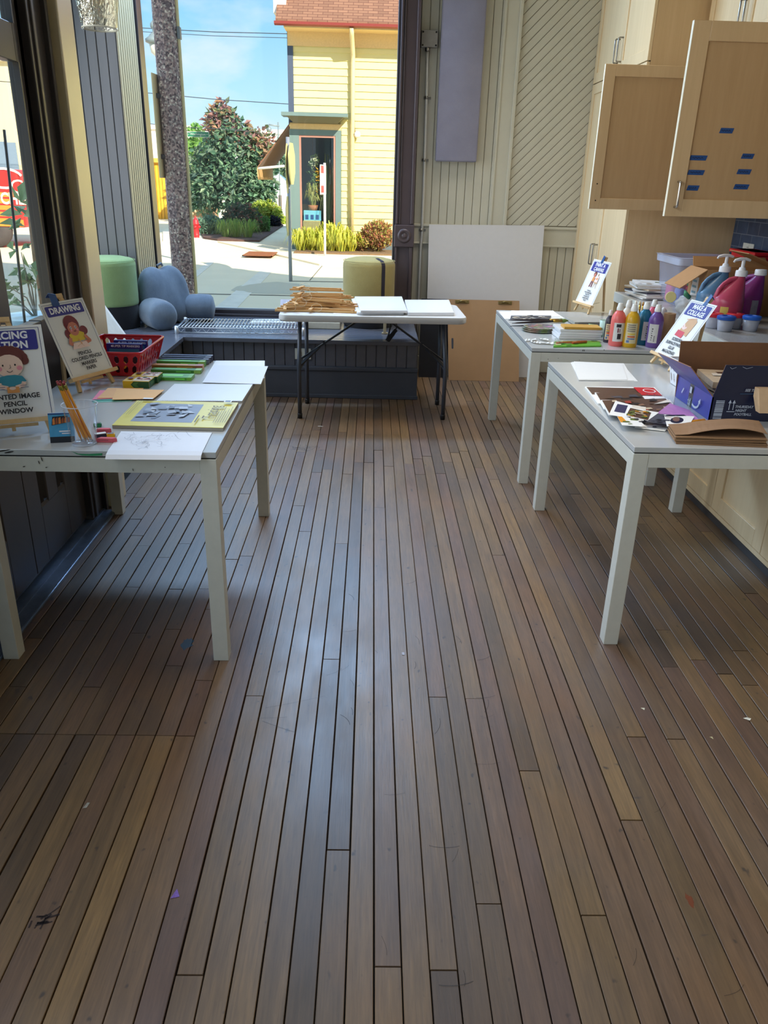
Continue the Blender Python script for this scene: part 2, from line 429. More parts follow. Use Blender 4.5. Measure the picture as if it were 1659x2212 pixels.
# front window
wf = MB()
wf.box(-1.76, .19, 6.50, 6.60, .40, .478, .004); wf.box(-1.76, .19, 6.47, 6.53, .40, .448, .006)
wf.box(-1.742, -1.700, 6.462, 6.60, .42, 3.4, .004); wf.box(.158, .19, 6.48, 6.60, .42, 3.4, .004); wf.box(-1.76, .19, 6.5, 6.6, 3.3, 3.4, .004)
win = struct(wf, 'window_1', plain('dark_window_frame_paint', (58, 54, 60), .3))
b = MB(); b.box(-1.72, .17, 6.555, 6.561, .47, 3.32); struct(b, 'pane', M_glass, win)
b = MB(); b.box(-1.71, .16, 6.535, 6.553, .476, .486); struct(b, 'glazing_bead', M_chrome, win)
# grey boarded return of the window bay and its beaded reveal
t4 = MB(); boards(t4, -2.25, -1.772, .41, 3.5, 6.165, .0665, .015)
t4.box(-2.3, -1.772, 6.165, 6.6, .41, 3.5, mi=1)
struct(t4, 'wall_alcove', [M_grey, plain('charcoal_groove', (34, 34, 37), .8)])
t5 = MB(); n = 9; pa, pb = Vector((-1.772, 6.15, 0)), Vector((-1.722, 6.455, 0)); d = (pb - pa) / n; nn = Vector((d.y, -d.x, 0)).normalized()
for i in range(n):
    a = pa + d * (i + .13); c = pa + d * (i + .87)
    t5.prism([a + Vector((0, 0, .41)) - nn * .01, a + nn * .004 + Vector((0, 0, .41)), a + d * .15 + nn * .010 + Vector((0, 0, .41)), c - d * .15 + nn * .010 + Vector((0, 0, .41)), c + nn * .002 + Vector((0, 0, .41)), c - nn * .012 + Vector((0, 0, .41))], (0, 0, 3.1))
t5.prism([pa + Vector((0, 0, .41)), pb + Vector((0, 0, .41)), pb - nn * .03 + Vector((0, 0, .41)), pa - nn * .03 + Vector((0, 0, .41))], (0, 0, 3.1), 1)
t5.box(-1.752, -1.716, 6.44, 6.48, .41, 3.5, .004, 1)
struct(t5, 'trim_4', [plain('tan_beaded_boards', (190, 176, 142), .3, var=.05, IOR=2.2), plain('dark_bead_gap', (44, 40, 40), .7)])
# left side of the bay: glazed, low wall and a frame (only its light reaches the photograph)
b = MB(); b.box(-2.36, -2.28, 3.6, 6.62, -.15, .40); b.box(-2.36, -2.28, 3.6, 6.62, 3.3, 3.7); b.box(-2.36, -1.40, 3.54, 3.62, -.15, .40); b.box(-2.36, -1.4, 3.54, 3.62, 3.3, 3.7)
struct(b, 'wall_bay', M_grey)
# ---------------------------------------------------------------- left wall with the double door
XD = -1.25
b = MB()
b.box(-1.42, -1.30, -3.4, 1.25, -.15, .5); b.box(-1.42, -1.30, -3.4, 3.6, 3.1, 5.9); b.box(-1.42, -1.30, 1.2, 1.32, .5, 3.1); b.box(-1.42, -1.3, -3.4, -3.0, .5, 3.1)
struct(b, 'wall_left', M_dark)
b = MB(); b.box(-1.37, -1.33, -3.05, 1.22, .48, .56); b.box(-1.37, -1.33, -1.05, -.97, .5, 3.1); struct(b, 'window_2', M_dark)
# post / door casing lit by the street
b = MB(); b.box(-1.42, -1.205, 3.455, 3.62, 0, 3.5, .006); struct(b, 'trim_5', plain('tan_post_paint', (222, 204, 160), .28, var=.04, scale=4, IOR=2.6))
b = MB(); b.box(-1.34, -1.252, 3.27, 3.455, 0, 3.5, .004); b.box(-1.36, -1.245, 3.30, 3.325, 0, 3.5, .004); b.box(-1.36, -1.232, 3.405, 3.43, 0, 3.5, .004); struct(b, 'trim_6', M_dark)
# two door leaves
ym = gx(79, 1224, XD - .03).y
def leaf(n, y0, y1, panels):
    mb = MB(); xa, xb = XD - .075, XD - .028
    st = .19; su = .075
    mb.box(xa, xb, y0 + .12, y1 - st, .03, .26, .002)          # bottom rail
    mb.box(xa, xb, y0 + .12, y1 - st, .80, .94, .002); mb.box(xa, xb, y1 - st, y1 - su, .9395, .942)                              # lock rail
    mb.box(xa, xb, y1 - st, y1, .03, .94, .002); mb.box(xb - .018, xb, y1 - su, y1, .941, 3.1, .002); mb.box(xa, xb, y1 - .03, y1, .941, 3.1, .002); mb.box(xa, xb, y0, y0 + .12, .03, 3.1, .002)
    mb.box(xa, xb, y0 + .12, y1 - su, 1.83, 1.95, .002)
    mb.box(xa, xb, y0 + .12, y1 - su, 3.0, 3.1, .002)
    pm = (y0 + .12 + y1 - st) / 2
    mb.box(xa, xb, pm - .05, pm + .05, .26, .80, .002)
    mb.box(xa + .005, xa + .02, y0 + .1, y1 - st + .02, .24, .82)
    d = struct(mb, 'door_%d' % n, M_dark)
    for a, c in ((y0 + .12, pm - .05), (pm + .05, y1 - st)):
        m = MB(); rings = [(0, 0), (.012, -.006), (.02, .004), (.034, -.014)]
        for (i0, h0), (i1, h1) in zip(rings, rings[1:]):
            R0 = [(xb + h0, a + i0, .26 + i0), (xb + h0, c - i0, .26 + i0), (xb + h0, c - i0, .80 - i0), (xb + h0, a + i0, .80 - i0)]
            R1 = [(xb + h1, a + i1, .26 + i1), (xb + h1, c - i1, .26 + i1), (xb + h1, c - i1, .80 - i1), (xb + h1, a + i1, .80 - i1)]
            for k in range(4): m.face([R0[k], R0[(k + 1) % 4], R1[(k + 1) % 4], R1[k]])
        m.face([(xb - .014, a + .034, .294), (xb - .014, c - .034, .294), (xb - .014, c - .034, .766), (xb - .014, a + .034, .766)])
        struct(m, 'door_panel', M_dark, d)
    m = MB(); m.box(XD - .044, XD - .040, y0 + .11, y1 - su + .01, .93, 1.84); m.box(XD - .044, XD - .040, y0 + .11, y1 - su + .01, 1.94, 3.01); struct(m, 'glass_pane', M_glass, d)
    m = MB()
    for k in range(3):
        o = .008 * k; m.box(xb - .002, xb + .006 - o * .3, y1 - su + .0 + o, y1 - su + .006 + o, .942, 1.83); m.box(xb - .002, xb + .006 - o * .3, y1 - su + .0 + o, y1 - su + .006 + o, 1.95, 3.0)
    struct(m, 'glazing_moulding', M_dark, d); return d
leaf(1, ym, 3.262, 2); leaf(2, ym - .78, ym - .004, 2)
b = MB(); b.box(-1.335, -1.185, .9, 3.4, 0, .012, .003); b.box(-1.30, -1.29, .9, 3.4, .012, .017); b.box(-1.25, -1.24, .9, 3.4, .012, .017); b.box(-1.2, -1.19, .9, 3.4, .012, .016)
struct(b, 'trim_7', plain('worn_metal_threshold', (104, 116, 136), .3, .55, .2, 20))
b = MB(); b.box(-1.42, -1.32, ym - .9, ym - .78, 0, 3.1); struct(b, 'trim_8', M_dark)
# ---------------------------------------------------------------- window bench (built in)
bt = thing('window_bench', 'dark slate painted built-in bench running under the window and along the left', 'bench', (-.5, 6.0, 0))
m = MB(); zt = .426
for i in range(12):
    y0, y1 = 5.548 + i * .078, 5.548 + (i + 1) * .078
    m.box(-2.25, .345, y0 + .0012, min(y1 - .0012, 6.5), zt - .028, zt, .0015)
for i in range(7):
    x0, x1 = -2.25 + i * .1326, -2.25 + (i + 1) * .1326
    m.box(x0 + .001, min(x1 - .001, -1.322), 3.63, 5.547, zt - .028, zt, .0015)
m.build('bench_top', M_bench, bt, True)
m = MB(); boards(m, -1.345, .335, .232, .40, 5.60, .0735, .012)
m.box(-1.345, .335, 5.6, 5.62, .05, .40)
for i in range(26):
    y0 = 3.64 + i * .0745
    m.box(-1.36, -1.347, y0 + .002, y0 + .0725, .232, .40, .002)
m.box(-1.40, -1.36, 3.64, 5.6, .05, .4)
m.box(.335, .342, 5.6, 6.5, .0, .40)
m.build('beadboard_front', M_bench, bt, True)
m = MB(); m.box(-1.345, .345, 5.575, 5.61, .0, .20, .003); m.box(-1.345, .352, 5.57, 5.61, .0, .028, .004); m.box(-1.345, .348, 5.565, 5.61, .2, .232, .008)
m.box(-1.37, -1.338, 3.64, 5.57, 0, .2, .003); m.box(-1.37, -1.325, 3.64, 5.57, .2, .232, .006); m.box(-1.37, -1.318, 3.64, 5.57, 0, .03, .004)
m.build('base_moulding', plain('slate_bench_base_paint', (76, 80, 90), .35, var=.06, scale=6), bt, True)
o1, o2 = gy(637, 752, 5.586), gy(672, 776, 5.586)
ot = thing('wall_outlet', 'white double electrical outlet set in the slate bench front behind the folding table leg', 'outlet', ((o1.x + o2.x) / 2, 5.583, o2.z))
m = MB(); m.box(o1.x, o2.x, 5.578, 5.586, o2.z, o1.z, .002); m.build('cover_plate', M_whiteedge, ot, True)
for k in (0, 1):
    m = MB(); cx_ = o1.x + (o2.x - o1.x) * (.3 + .4 * k); m.box(cx_ - .014, cx_ + .014, 5.5745, 5.579, o2.z + .022, o1.z - .022, .002); m.box(cx_ - .006, cx_ - .003, 5.574, 5.576, o2.z + .03, o1.z - .03, mi=1); m.build('socket', [M_whiteedge, M_gap], ot, True)
# ---------------------------------------------------------------- right hand cupboards
def shaker(mb, O, ux, uy, w, h, st=.062, th=.02, rec=.008, mi=0, mip=0):
    """framed door, front plane at O (lower left corner) seen along ux x uy"""
    O, ux, uy = Vector(O), Vector(ux).normalized(), Vector(uy).normalized(); n = ux.cross(uy)
    M = Matrix((ux, uy, n)).transposed().to_4x4(); M.translation = O
    for a in ((0, st, 0, h), (w - st, w, 0, h), (st, w - st, 0, st), (st, w - st, h - st, h)):
        mb.box(a[0], a[1], a[2], a[3], -th, 0, .0015, mi, M, 1)
    mb.box(st - .004, w - st + .004, st - .004, h - st + .004, -th, -rec, 0, mip, M)
    return M
def handle(mb, p, d, n, L=.13, st=.032, r=.005):
    p, d, n = Vector(p), Vector(d).normalized(), Vector(n).normalized(); a, c = p - d * L / 2, p + d * L / 2
    pts = [a, a + n * st * .7]
    for k in range(1, 5): t = k / 5 * PI / 2; pts.append(a + n * (st * .7 + st * .3 * math.sin(t)) + d * (.012 * (1 - math.cos(t))))
    q = [c, c + n * st * .7]
    for k in range(1, 5): t = k / 5 * PI / 2; q.append(c + n * (st * .7 + st * .3 * math.sin(t)) - d * (.012 * (1 - math.cos(t))))
    mb.tube(pts + q[::-1], r, 8)
M_handle = plain('satin_nickel', (150, 146, 140), .3, 1)
TX = 1.63; TY0, TY1 = 5.33, 6.585; tseam = onxz = gx(1281, 183, TX).z
tall = thing('tall_cupboard', 'pale maple floor-to-ceiling cupboard in the corner past the worktop', 'cupboard', (1.98, 5.95, 0))
m = MB(); m.box(TX + .021, 2.355, TY0, TY0 + .02, 0.03, 3.3); m.box(TX + .021, 2.355, TY1 - .02, TY1, .03, 3.3); m.box(TX + .03, 2.355, TY0 + .02, TY1 - .02, .03, 3.3); m.box(TX + .04, 2.35, TY0 + .02, TY1, 0, .03)
m.box(TX + .021, TX + .03, TY0 + .001, TY1, tseam - .004, tseam + .004, mi=1)
m.build('carcass', [M_mapledk, M_gap], tall, True)
ymid = (TY0 + TY1) / 2 - .015
for z0, z1, hz in ((.1, tseam - .003, 1.02), (tseam + .003, 3.25, 2.315)):
    for y0, y1, s in ((TY0 + .002, ymid - .0015, 1), (ymid + .0015, TY1 - .002, -1)):
        m = MB(); shaker(m, (TX, y1, z0), (0, -1, 0), (0, 0, 1), y1 - y0, z1 - z0, .066); d = m.build('cupboard_door', M_maple, tall, True)
        h = MB(); handle(h, (TX, (y0 + .0) if s < 0 else y1, hz), (0, 0, 1), (-1, 0, 0), .14) if False else handle(h, (TX, y1 - .035 if s > 0 else y0 + .035, hz), (0, 0, 1), (-1, 0, 0), .14)
        h.build('bar_handle', M_handle, d, True)
# base units under the worktop (fronts face the room)
BX = 1.668
yb = gx(1400 + 870 / 6.405, 960 + 840 / 6.405, BX).y
edges = [TY0 - .01, yb + 1.35, yb + .90, yb + .45, yb, yb - .52, yb - 1.04, 1.9, 1.2]
base = thing('base_cupboard', 'pale maple base cupboard run with framed doors below the worktop', 'cupboard', (2.0, 3.6, 0))
m = MB(); m.box(BX + .022, 2.35, .9, TY0 - .005, .03, .775); m.box(BX + .03, 2.34, .9, TY0 - .005, 0, .03, mi=1); m.build('carcass', [M_maple, M_gap], base, True)
for a, c in zip(edges[1:], edges):
    m = MB(); shaker(m, (BX, c - .0025, .055), (0, -1, 0), (0, 0, 1), c - a - .005, .70, .078, .02, .009); m.build('cupboard_door', M_maple, base, True)
m = MB(); m.box(BX - .001, BX + .02, .9, TY0, .032, .053, 0); m.build('bottom_rail', M_maple, base, True)
m = MB(); m.box(BX - .004, BX + .03, .9, TY0, 0, .03); m.build('kick_strip', plain('dark_kick_strip', (60, 58, 58), .5), base, True)
# worktop
CZ = .835
wt = thing('worktop', 'light speckled worktop with a thick white front edge on the right', 'worktop', (1.98, 3.4, .77))
def speck():
    t = NT('speckled_laminate'); a = t.noise(160, detail=2); g = t.noise(7)
    c = t.mix(.5, t.ramp(a, [(.34, rgb(96, 92, 90)), (.46, rgb(168, 164, 160)), (.7, rgb(186, 182, 178))]), t.ramp(g, [(.3, rgb(160, 156, 152)), (.7, rgb(190, 186, 180))]))
    t.bsdf(c, .28); return t.m
m = MB(); m.box(1.64, 2.355, .9, TY0 - .003, CZ - .04, CZ, .002); m.build('slab', speck(), wt, True)
m = MB(); m.box(1.622, 1.64, .9, TY0 - .003, CZ - .062, CZ, .002); m.build('front_edge', M_whiteedge, wt, True)
# tiled splashback on the wall
def tiles():
    t = NT('glazed_blue_tile'); tc = t.n('ShaderNodeTexCoord'); sx = t.n('ShaderNodeSeparateXYZ'); t.l(tc.outputs['Object'], sx.inputs[0])
    cb = t.n('ShaderNodeCombineXYZ'); t.l(sx.outputs[1], cb.inputs[0]); t.l(sx.outputs[2], cb.inputs[1])
    br = t.n('ShaderNodeTexBrick'); br.inputs['Scale'].default_value = 1; br.inputs['Brick Width'].default_value = .155; br.inputs['Row Height'].default_value = .0775; br.inputs['Mortar Size'].default_value = .0022; br.inputs['Mortar Smooth'].default_value = .2
    br.inputs['Color1'].default_value = rgb(52, 76, 108); br.inputs['Color2'].default_value = rgb(36, 54, 84); br.inputs['Mortar'].default_value = rgb(120, 132, 150); t.l(cb.outputs[0], br.inputs['Vector'])
    g = t.noise(14); c = t.mix(.3, br.outputs['Color'], t.ramp(g, [(.3, rgb(34, 52, 78)), (.7, rgb(70, 98, 130))])); t.bsdf(c, .18, bump=br.outputs['Fac'], bstr=-.3, bdist=.004); return t.m
b = MB(); b.box(2.345, 2.36, .9, TY0 - .003, CZ, 1.38); struct(b, 'trim_9', tiles())
# upper cupboard with its doors standing open
UX = 1.93
d2 = gy(1435, 467, 3.76); d1 = gy(1272, 451, 5.08)
ub = thing('wall_cupboard', 'maple wall cupboard above the worktop, its two framed doors swung open', 'cupboard', (2.14, 4.4, 1.36))
m = MB(); 
m.box(UX + .0, 2.355, 1.0, TY0 - .004, 1.36, 1.38); m.box(UX, 2.355, 1.0, TY0 - .004, 2.12, 2.14); m.box(2.34, 2.355, 1.0, TY0 - .004, 1.38, 2.12)
for y in (1.0, 2.2, 3.76 + .03, 4.42, 5.0, TY0 - .022): m.box(UX, 2.34, y - .009, y + .009, 1.38, 2.12)
m.build('carcass', M_mapledk, ub, True)
m = MB(); m.box(UX + .03, 2.34, 2.2, TY0 - .02, 1.74, 1.76); m.build('shelf_board', M_mapledk, ub, True)
def opendoor(p, w, h, y, st):
    m = MB(); M = shaker(m, (p.x, y, p.z), (1, 0, 0), (0, 0, 1), w, h, st, .021, .008, 0, 1)
    m.box(-.0012, .0006, 0, h, -.021, 0, 0, 2, M)
    return m.build('cupboard_door', [M_mapledk, wood('maple_door_panel', (176, 142, 100), (196, 162, 120), .42, 2, 7, .09), plain('pale_edge_banding', (240, 232, 208), .4)], ub, True)
D1 = opendoor(d1, UX - d1.x, .775, 5.08, .062)
D2 = opendoor(d2, UX - d2.x, .765, 3.76, .074)
for u, v in ((1290, 397), (1286, 433)):
    p = gy(u, v, 5.08); m = MB(); m.lathe([(.004, 0), (.004, .0015)], (p.x, 5.0796, p.z), 10, M=Matrix.Rotation(PI / 2, 3, 'X')); m.build('screw_hole', M_gap, D1, True)
m = MB(); pa, pc = gy(1465, 398, 3.76), gy(1457, 442, 3.76); handle(m, ((pa.x + pc.x) / 2, 3.759, (pa.z + pc.z) / 2), (0, 0, 1), (0, -1, 0), .105, .03, .0055); m.build('bar_handle', plain('bright_nickel', (205, 200, 196), .25, 1), D2, True)
for u0, v0, u1, v1 in ((1553, 276, 1583, 288.5), (1487.5, 335, 1526, 347), (1483.5, 366.5, 1520, 378.5), (1482, 400, 1508.5, 412), (1600, 331.5, 1627, 343.5), (1590.5, 365, 1621, 377), (1583.5, 397.5, 1616, 409.5)):
    q = 3.76 + .008
    a, c = gy(u0, v0, q), gy(u1, v1, q); k = .012; m = MB(); w = c.x - a.x
    m.slab((a.x + .004, q - .0012, c.z), (c.x - .004, q - .0012, c.z), (c.x + .002, q - .0012, a.z), (a.x + .010, q - .0012, a.z), .0008, 0)
    P = Plane(m, (a.x, q - .0013, c.z), (1, 0, 0), (0, 0, 1)); hgt = a.z - c.z
    P.line([(w * .2 + .05 * w * math.sin(i * 2.1), hgt * .5 + hgt * .14 * math.sin(i * 1.7)) if i == 0 else (w * (.2 + .06 * i), hgt * (.5 + .16 * math.sin(i * 2.3))) for i in range(11)], .0022, 1)
    m.build('tape_label', [M_tapeblue, plain('navy_marker_ink', (14, 24, 62), .6)], D2, True, label='blue masking tape label with a handwritten word')
# higher tier of cupboards, seen at the very top
uu = thing('top_cupboard', 'pale maple high cupboard with paired doors at the top right', 'cupboard', (2.16, 4.3, 2.2))
m = MB(); m.box(1.972, 2.355, 2.0, TY0 - .004, 2.19, 3.2); m.build('carcass', M_maple, uu, True)
ys = [TY0 - .03, 4.76, 4.2, 3.64, 3.08]
for i, (a, c) in enumerate(zip(ys[1:], ys)):
    m = MB(); shaker(m, (1.95, c - .002, 2.21), (0, -1, 0), (0, 0, 1), c - a - .004, .98, .062); d = m.build('cupboard_door', M_maple, uu, True)
    h = MB(); handle(h, (1.95, a + .03 if i % 2 == 0 else c - .03, 2.335), (0, 0, 1), (-1, 0, 0), .13); h.build('bar_handle', M_handle, d, True)
b = MB(); b.box(1.94, 2.0, 2.0, TY0, 2.14, 2.19); struct(b, 'trim_10', M_mapledk)
# ---------------------------------------------------------------- things fixed to / leaning on the far wall
jb = thing('junction_box', 'grey metal junction box high on the cream wall beside the window casing', 'electrical box', (.44, 6.59, 2.4))
a, c = gy(911, 64, 6.53), gy(945, 102, 6.53)
m = MB(); m.box(a.x, c.x, 6.535, 6.588, c.z, a.z, .003); m.build('box_body', plain('galvanised_grey', (150, 146, 142), .45, .3, .08), jb, True)
for x in (a.x + .012, c.x - .012):
    for z in (a.z - .012, c.z + .012): m = MB(); m.lathe([(.006, 0), (.006, .003), (.003, .005)], (x, 6.535, z), 10, M=Matrix.Rotation(PI / 2, 3, 'X')); m.build('cover_screw', M_gap, jb, True)
cd = thing('conduit', 'thin metal electrical conduit running down the wall from the junction box', 'conduit', (.4, 6.55, 0))
px = [gy(923.5, 101, 6.555), gy(921, 210, 6.555), gy(917, 345, 6.555), gy(911, 510, 6.555), gy(909, 530, 6.555)]
pts = [Vector((p.x, 6.555, p.z)) for p in px]; pts.append(Vector((pts[-1].x, 6.55, .45))); pts.append(Vector((pts[-1].x, 6.55, .1)))
m = MB(); m.tube(pts, .0115, 12); m.build('pipe', plain('galvanised_pipe', (206, 205, 202), .35, .25, .05), cd, True)
for u, v in ((924, 211), (919, 346), (913, 497)):
    p = gy(u - 3, v, 6.555); m = MB(); m.box(p.x - .02, p.x + .036, 6.566, 6.58, p.z - .01, p.z + .01, .002); m.lathe([(.014, -.01), (.014, .01)], (p.x, 6.555, p.z), 14); m.build('strap_clip', M_handle, cd, True)
m = MB(); p = pts[0]; m.lathe([(.016, -.03), (.018, -.012), (.016, 0)], (p.x, 6.555, p.z), 14); m.build('connector', M_handle, cd, True)
ap = MB(); a, c = gy(941, 348, 6.5), gy(1030, 349, 6.5)
ap.box(a.x, c.x, 6.505, 6.584, a.z, 3.35, .012, seg=3)
single(ap, 'acoustic_panel', fabric('grey_lilac_acoustic_felt', (134, 132, 152), (150, 148, 168), 300, .95, .25), 'tall lilac-grey fabric acoustic panel hung on the cream boarded wall', 'wall panel', smooth=40)
# white board and tan drawing board leaning on the wall
q = 6.37
wb = MB(); A = gz(920, 822, 0); 
bl, br_ = Vector((gy(918, 820, q).x, q, 0.002)), Vector((gz(1152, 816, 0).x, q, 0.002))
tl, tr = gy(927, 485, 6.52), gy(1176, 487, 6.52)
wb.slab(bl, br_, tr, tl, .012)
single(wb, 'foam_board', plain('matt_white_board', (208, 206, 208), .6, var=.015), 'large white board standing on the floor and leaning on the cream wall', 'board')
db = thing('drawing_board', 'tan hardboard drawing board with clips and hand slot, leaning before the white board', 'board', (.9, 6.25, 0))
bl, br_ = Vector((gz(970, 824, 0).x, 6.215, .001)), Vector((gz(1116, 818, 0).x, 6.215, .001))
tl, tr = gy(970, 648, 6.335), gy(1119, 648, 6.335)
m = MB(); ux = (br_ - bl).normalized(); uy = ((tl + tr) / 2 - (bl + br_) / 2).normalized(); n = ux.cross(uy); H = ((tl + tr) / 2 - (bl + br_) / 2).length; Wd = (br_ - bl).length
def db_p(u, v, k=0): return bl + ux * u + uy * v + n * k
slot = []
su, sv, sl = .035, H * .46, .034
for k in range(16):
    t = 2 * PI * k / 16; slot.append((su + .0085 * math.cos(t), sv + (sl if math.sin(t) >= 0 else -sl) + .0085 * math.sin(t)))
outer = [(0, 0), (Wd, 0), (Wd, H), (0, H)]
# board with a real slot: ring of faces
ang = lambda p: math.atan2(p[1] - sv, p[0] - su)
for k0, k1 in ((.0, 1), (-.006, -1)):
    ov = [m.b.verts.new(db_p(u, v, k0)) for u, v in outer]; iv = [m.b.verts.new(db_p(u, v, k0)) for u, v in slot]
    es = [m.b.edges.new((ov[i], ov[(i + 1) % 4])) for i in range(4)] + [m.b.edges.new((iv[i], iv[(i + 1) % 16])) for i in range(16)]
    bmesh.ops.triangle_fill(m.b, edges=es, use_beauty=True, normal=n * k1)
for loop in (outer, slot):
    for i in range(len(loop)):
        a, c = loop[i], loop[(i + 1) % len(loop)]; m.face([db_p(*a), db_p(*c), db_p(*c, -.006), db_p(*a, -.006)])
m.build('board', plain('tan_hardboard', (176, 140, 104), .5, var=.05, scale=6), db, True)
for u0 in (.06, Wd - .17):
    m = MB(); M = Matrix((ux, uy, n)).transposed().to_4x4(); M.translation = db_p(u0, H - .03)
    m.box(0, .11, 0, .026, 0, .006, .002, 0, M); m.box(.02, .09, .006, .012, .006, .011, .002, 0, M); m.tube([M @ Vector((.03, .014, .01)), M @ Vector((.055, .02, .016)), M @ Vector((.08, .012, .01))], .004, 6)
    m.build('spring_clip', plain('brass_clip', (150, 132, 88), .35, .8), db, True)
pf = MB(); pf.slab((.40, 6.30, .001), (.63, 6.30, .001), (.63, 6.36, .62), (.40, 6.36, .62), .03)
single(pf, 'portfolio_case', plain('navy_black_case', (26, 27, 36), .5, var=.1), 'black portfolio case on edge between the bench end and the tan drawing board', 'portfolio')
# ---------------------------------------------------------------- the three white work tables
TH = .7246
def table(name, label, x0, y0, th, side):
    """corner of the top nearest the aisle and the camera at x0,y0; the top runs away along +y and out along side"""
    L, W, leg = 1.25, .733, .05
    t = thing(name, label, 'table', (x0, y0, 0), th, 'white work tables')
    sx = lambda a, c: (min(side * a, side * c), max(side * a, side * c))
    m = MB(); m.box(*sx(0, W), 0, L, TH - .018, TH, .0015); m.build('tabletop', [M_top], t)
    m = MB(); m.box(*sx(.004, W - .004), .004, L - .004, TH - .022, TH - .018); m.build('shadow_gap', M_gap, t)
    m = MB()
    z0, z1 = TH - .068, TH - .022
    m.box(*sx(leg, W - leg), 0.001, .025, z0, z1, .001); m.box(*sx(leg, W - leg), L - .025, L - .001, z0, z1, .001)
    m.box(*sx(.001, .025), leg, L - leg, z0, z1, .001); m.box(*sx(W - .025, W - .001), leg, L - leg, z0, z1, .001)
    m.build('apron', M_whiteedge, t)
    for a in (0, W - leg):
        for c in (0, L - leg):
            m = MB(); m.box(*sx(a, a + leg), c, c + leg, .0, TH - .022, .0018); m.build('leg', M_whiteedge, t)
    return t
M_top = plain('white_table_laminate', (188, 191, 192), .16, var=.02, scale=4, IOR=2.0)
TL = table('work_table', 'white work table on the left holding the drawing and tracing supplies', -.4489, 2.1735, .0134, -1)
TR = table('work_table', 'white work table at front right with magazines and a dark blue box', .833, 2.3058, .0101, 1)
TB = table('work_table', 'white work table behind the front right one, carrying the paint bottles', .806, 3.8779, -.0031, 1)
# paint marks and chips on the left table's edge
m = MB(); P = Plane(m, (-.4489, 2.1725, TH - .018), (1, .0134, 0), (0, 0, 1)); P.o += P.n * .0004
pts = [(gy(u, v, 2.172).x + .4489) for u, v in ((156, 980), (222, 985))]
P.poly([(pts[0], .016), (pts[0] + .02, .008), (pts[0] + .05, .008), (pts[0] + .09, .011), (pts[1] + .0, .007), (pts[1], .004), (pts[0] + .06, .002), (pts[0] + .03, .003), (pts[0] + .015, .007)], 0)
m.build('paint_mark', plain('green_paint_smear', (44, 140, 92), .4), TL, True, label='green paint smear')
for u, v, w, h in ((8, 972, .05, .004), (86, 997, .003, .012), (92, 990, .003, .016), (54, 1006, .008, .003), (102, 1008, .006, .003), (256, 986.5, .007, .004), (393, 991, .006, .004), (288, 1014, .002, .010), (357, 1009, .003, .003), (22, 975, .03, .005)):
    m = MB(); P = Plane(m, (-.4489, 2.1724, TH - .068), (1, .0134, 0), (0, 0, 1)); P.o += P.n * .0006
    p = gy(u, v, 2.172); P.ell(p.x + .4489, p.z - TH + .068, w / 2, h / 2, 0, .2, 8); m.build('chip_mark', plain('chipped_dark_paint', (50, 46, 40), .6), TL, True)
for u, v, w, h in ((1259, 757, .004, .010), (1262, 757, .004, .010), (1305, 756, .006, .004), (1184, 776, .004, .004), (1206, 774, .004, .003), (1252, 778, .004, .003)):
    m = MB(); P = Plane(m, (.806, 3.8769, TH - .018), (1, 0, 0), (0, 0, 1)); P.o += P.n * .0006
    p = gy(u, v, 3.876); P.ell(p.x - .806, p.z - TH + .018, w / 2, h / 2, 0, 0, 8); m.build('chip_mark', MATS['chipped_dark_paint'], TB, True)
# ---------------------------------------------------------------- folding table
FZ = .685
ft = thing('folding_table', 'grey-white plastic folding table with dark tube legs before the window', 'table', (.015, 5.3, 0))
c4 = [Vector((-.585, 4.975, FZ)), Vector((.615, 5.015, FZ)), Vector((.60, 5.615, FZ)), Vector((-.60, 5.575, FZ))]
m = MB(); pts = []
for i in range(4):
    p, a, c = c4[i], c4[i - 1], c4[(i + 1) % 4]; r = .06; da, dc = (a - p).normalized(), (c - p).normalized(); ctr = p + da * r + dc * r
    for k in range(6):
        t = k / 5 * PI / 2; pts.append(ctr - dc * r * math.cos(t) - da * r * math.sin(t))
rings = []
cc = sum(c4, Vector()) / 4
for sc, dz in ((.93, -.042), (.985, -.042), (1, -.034), (1, -.008), (.994, -.001), (.985, 0)):
    rings.append([m.b.verts.new(cc + (p - cc) * sc + Vector((0, 0, dz))) for p in pts])
for a, c in zip(rings, rings[1:]):
    for k in range(len(pts)): m.b.faces.new([a[k], a[(k + 1) % len(pts)], c[(k + 1) % len(pts)], c[k]])
m.b.faces.new(rings[-1]); m.b.faces.new(rings[0][::-1])
m.build('tabletop', plain('pebbled_white_plastic', (206, 205, 204), .4, var=.02, scale=300, bump=.1), ft, True, smooth=40)
M_ftleg = plain('slate_powder_coat', (74, 78, 88), .35, .2)
LP = [(gz(648, 903), -.455), (gz(956, 906), .47), (gz(664, 871), -.44), (gz(944, 874), .478)]
for p, xt in LP:
    m = MB(); yt = p.y + (.03 if p.y < 5.2 else -.03); m.tube([(p.x, p.y, .03), (p.x, p.y, .34), (xt, yt, FZ - .04)], .0135, 12); lg = m.build('leg', M_ftleg, ft, True)
    m = MB(); m.lathe([(.016, 0), (.0165, .03), (.015, .034)], (p.x, p.y, 0), 14); m.build('rubber_foot', M_black, lg, True)
for (p, xt), (q, _) in ((LP[0], LP[2]), (LP[1], LP[3])):
    m = MB(); m.tube([(p.x, p.y, .33), (q.x, q.y, .33)], .011, 10); m.build('cross_bar', M_ftleg, ft, True); m = MB(); m.tube([(xt, p.y + .03, FZ - .05), (xt, q.y - .03, FZ - .05)], .012, 10); m.build('cross_bar', M_ftleg, ft, True)
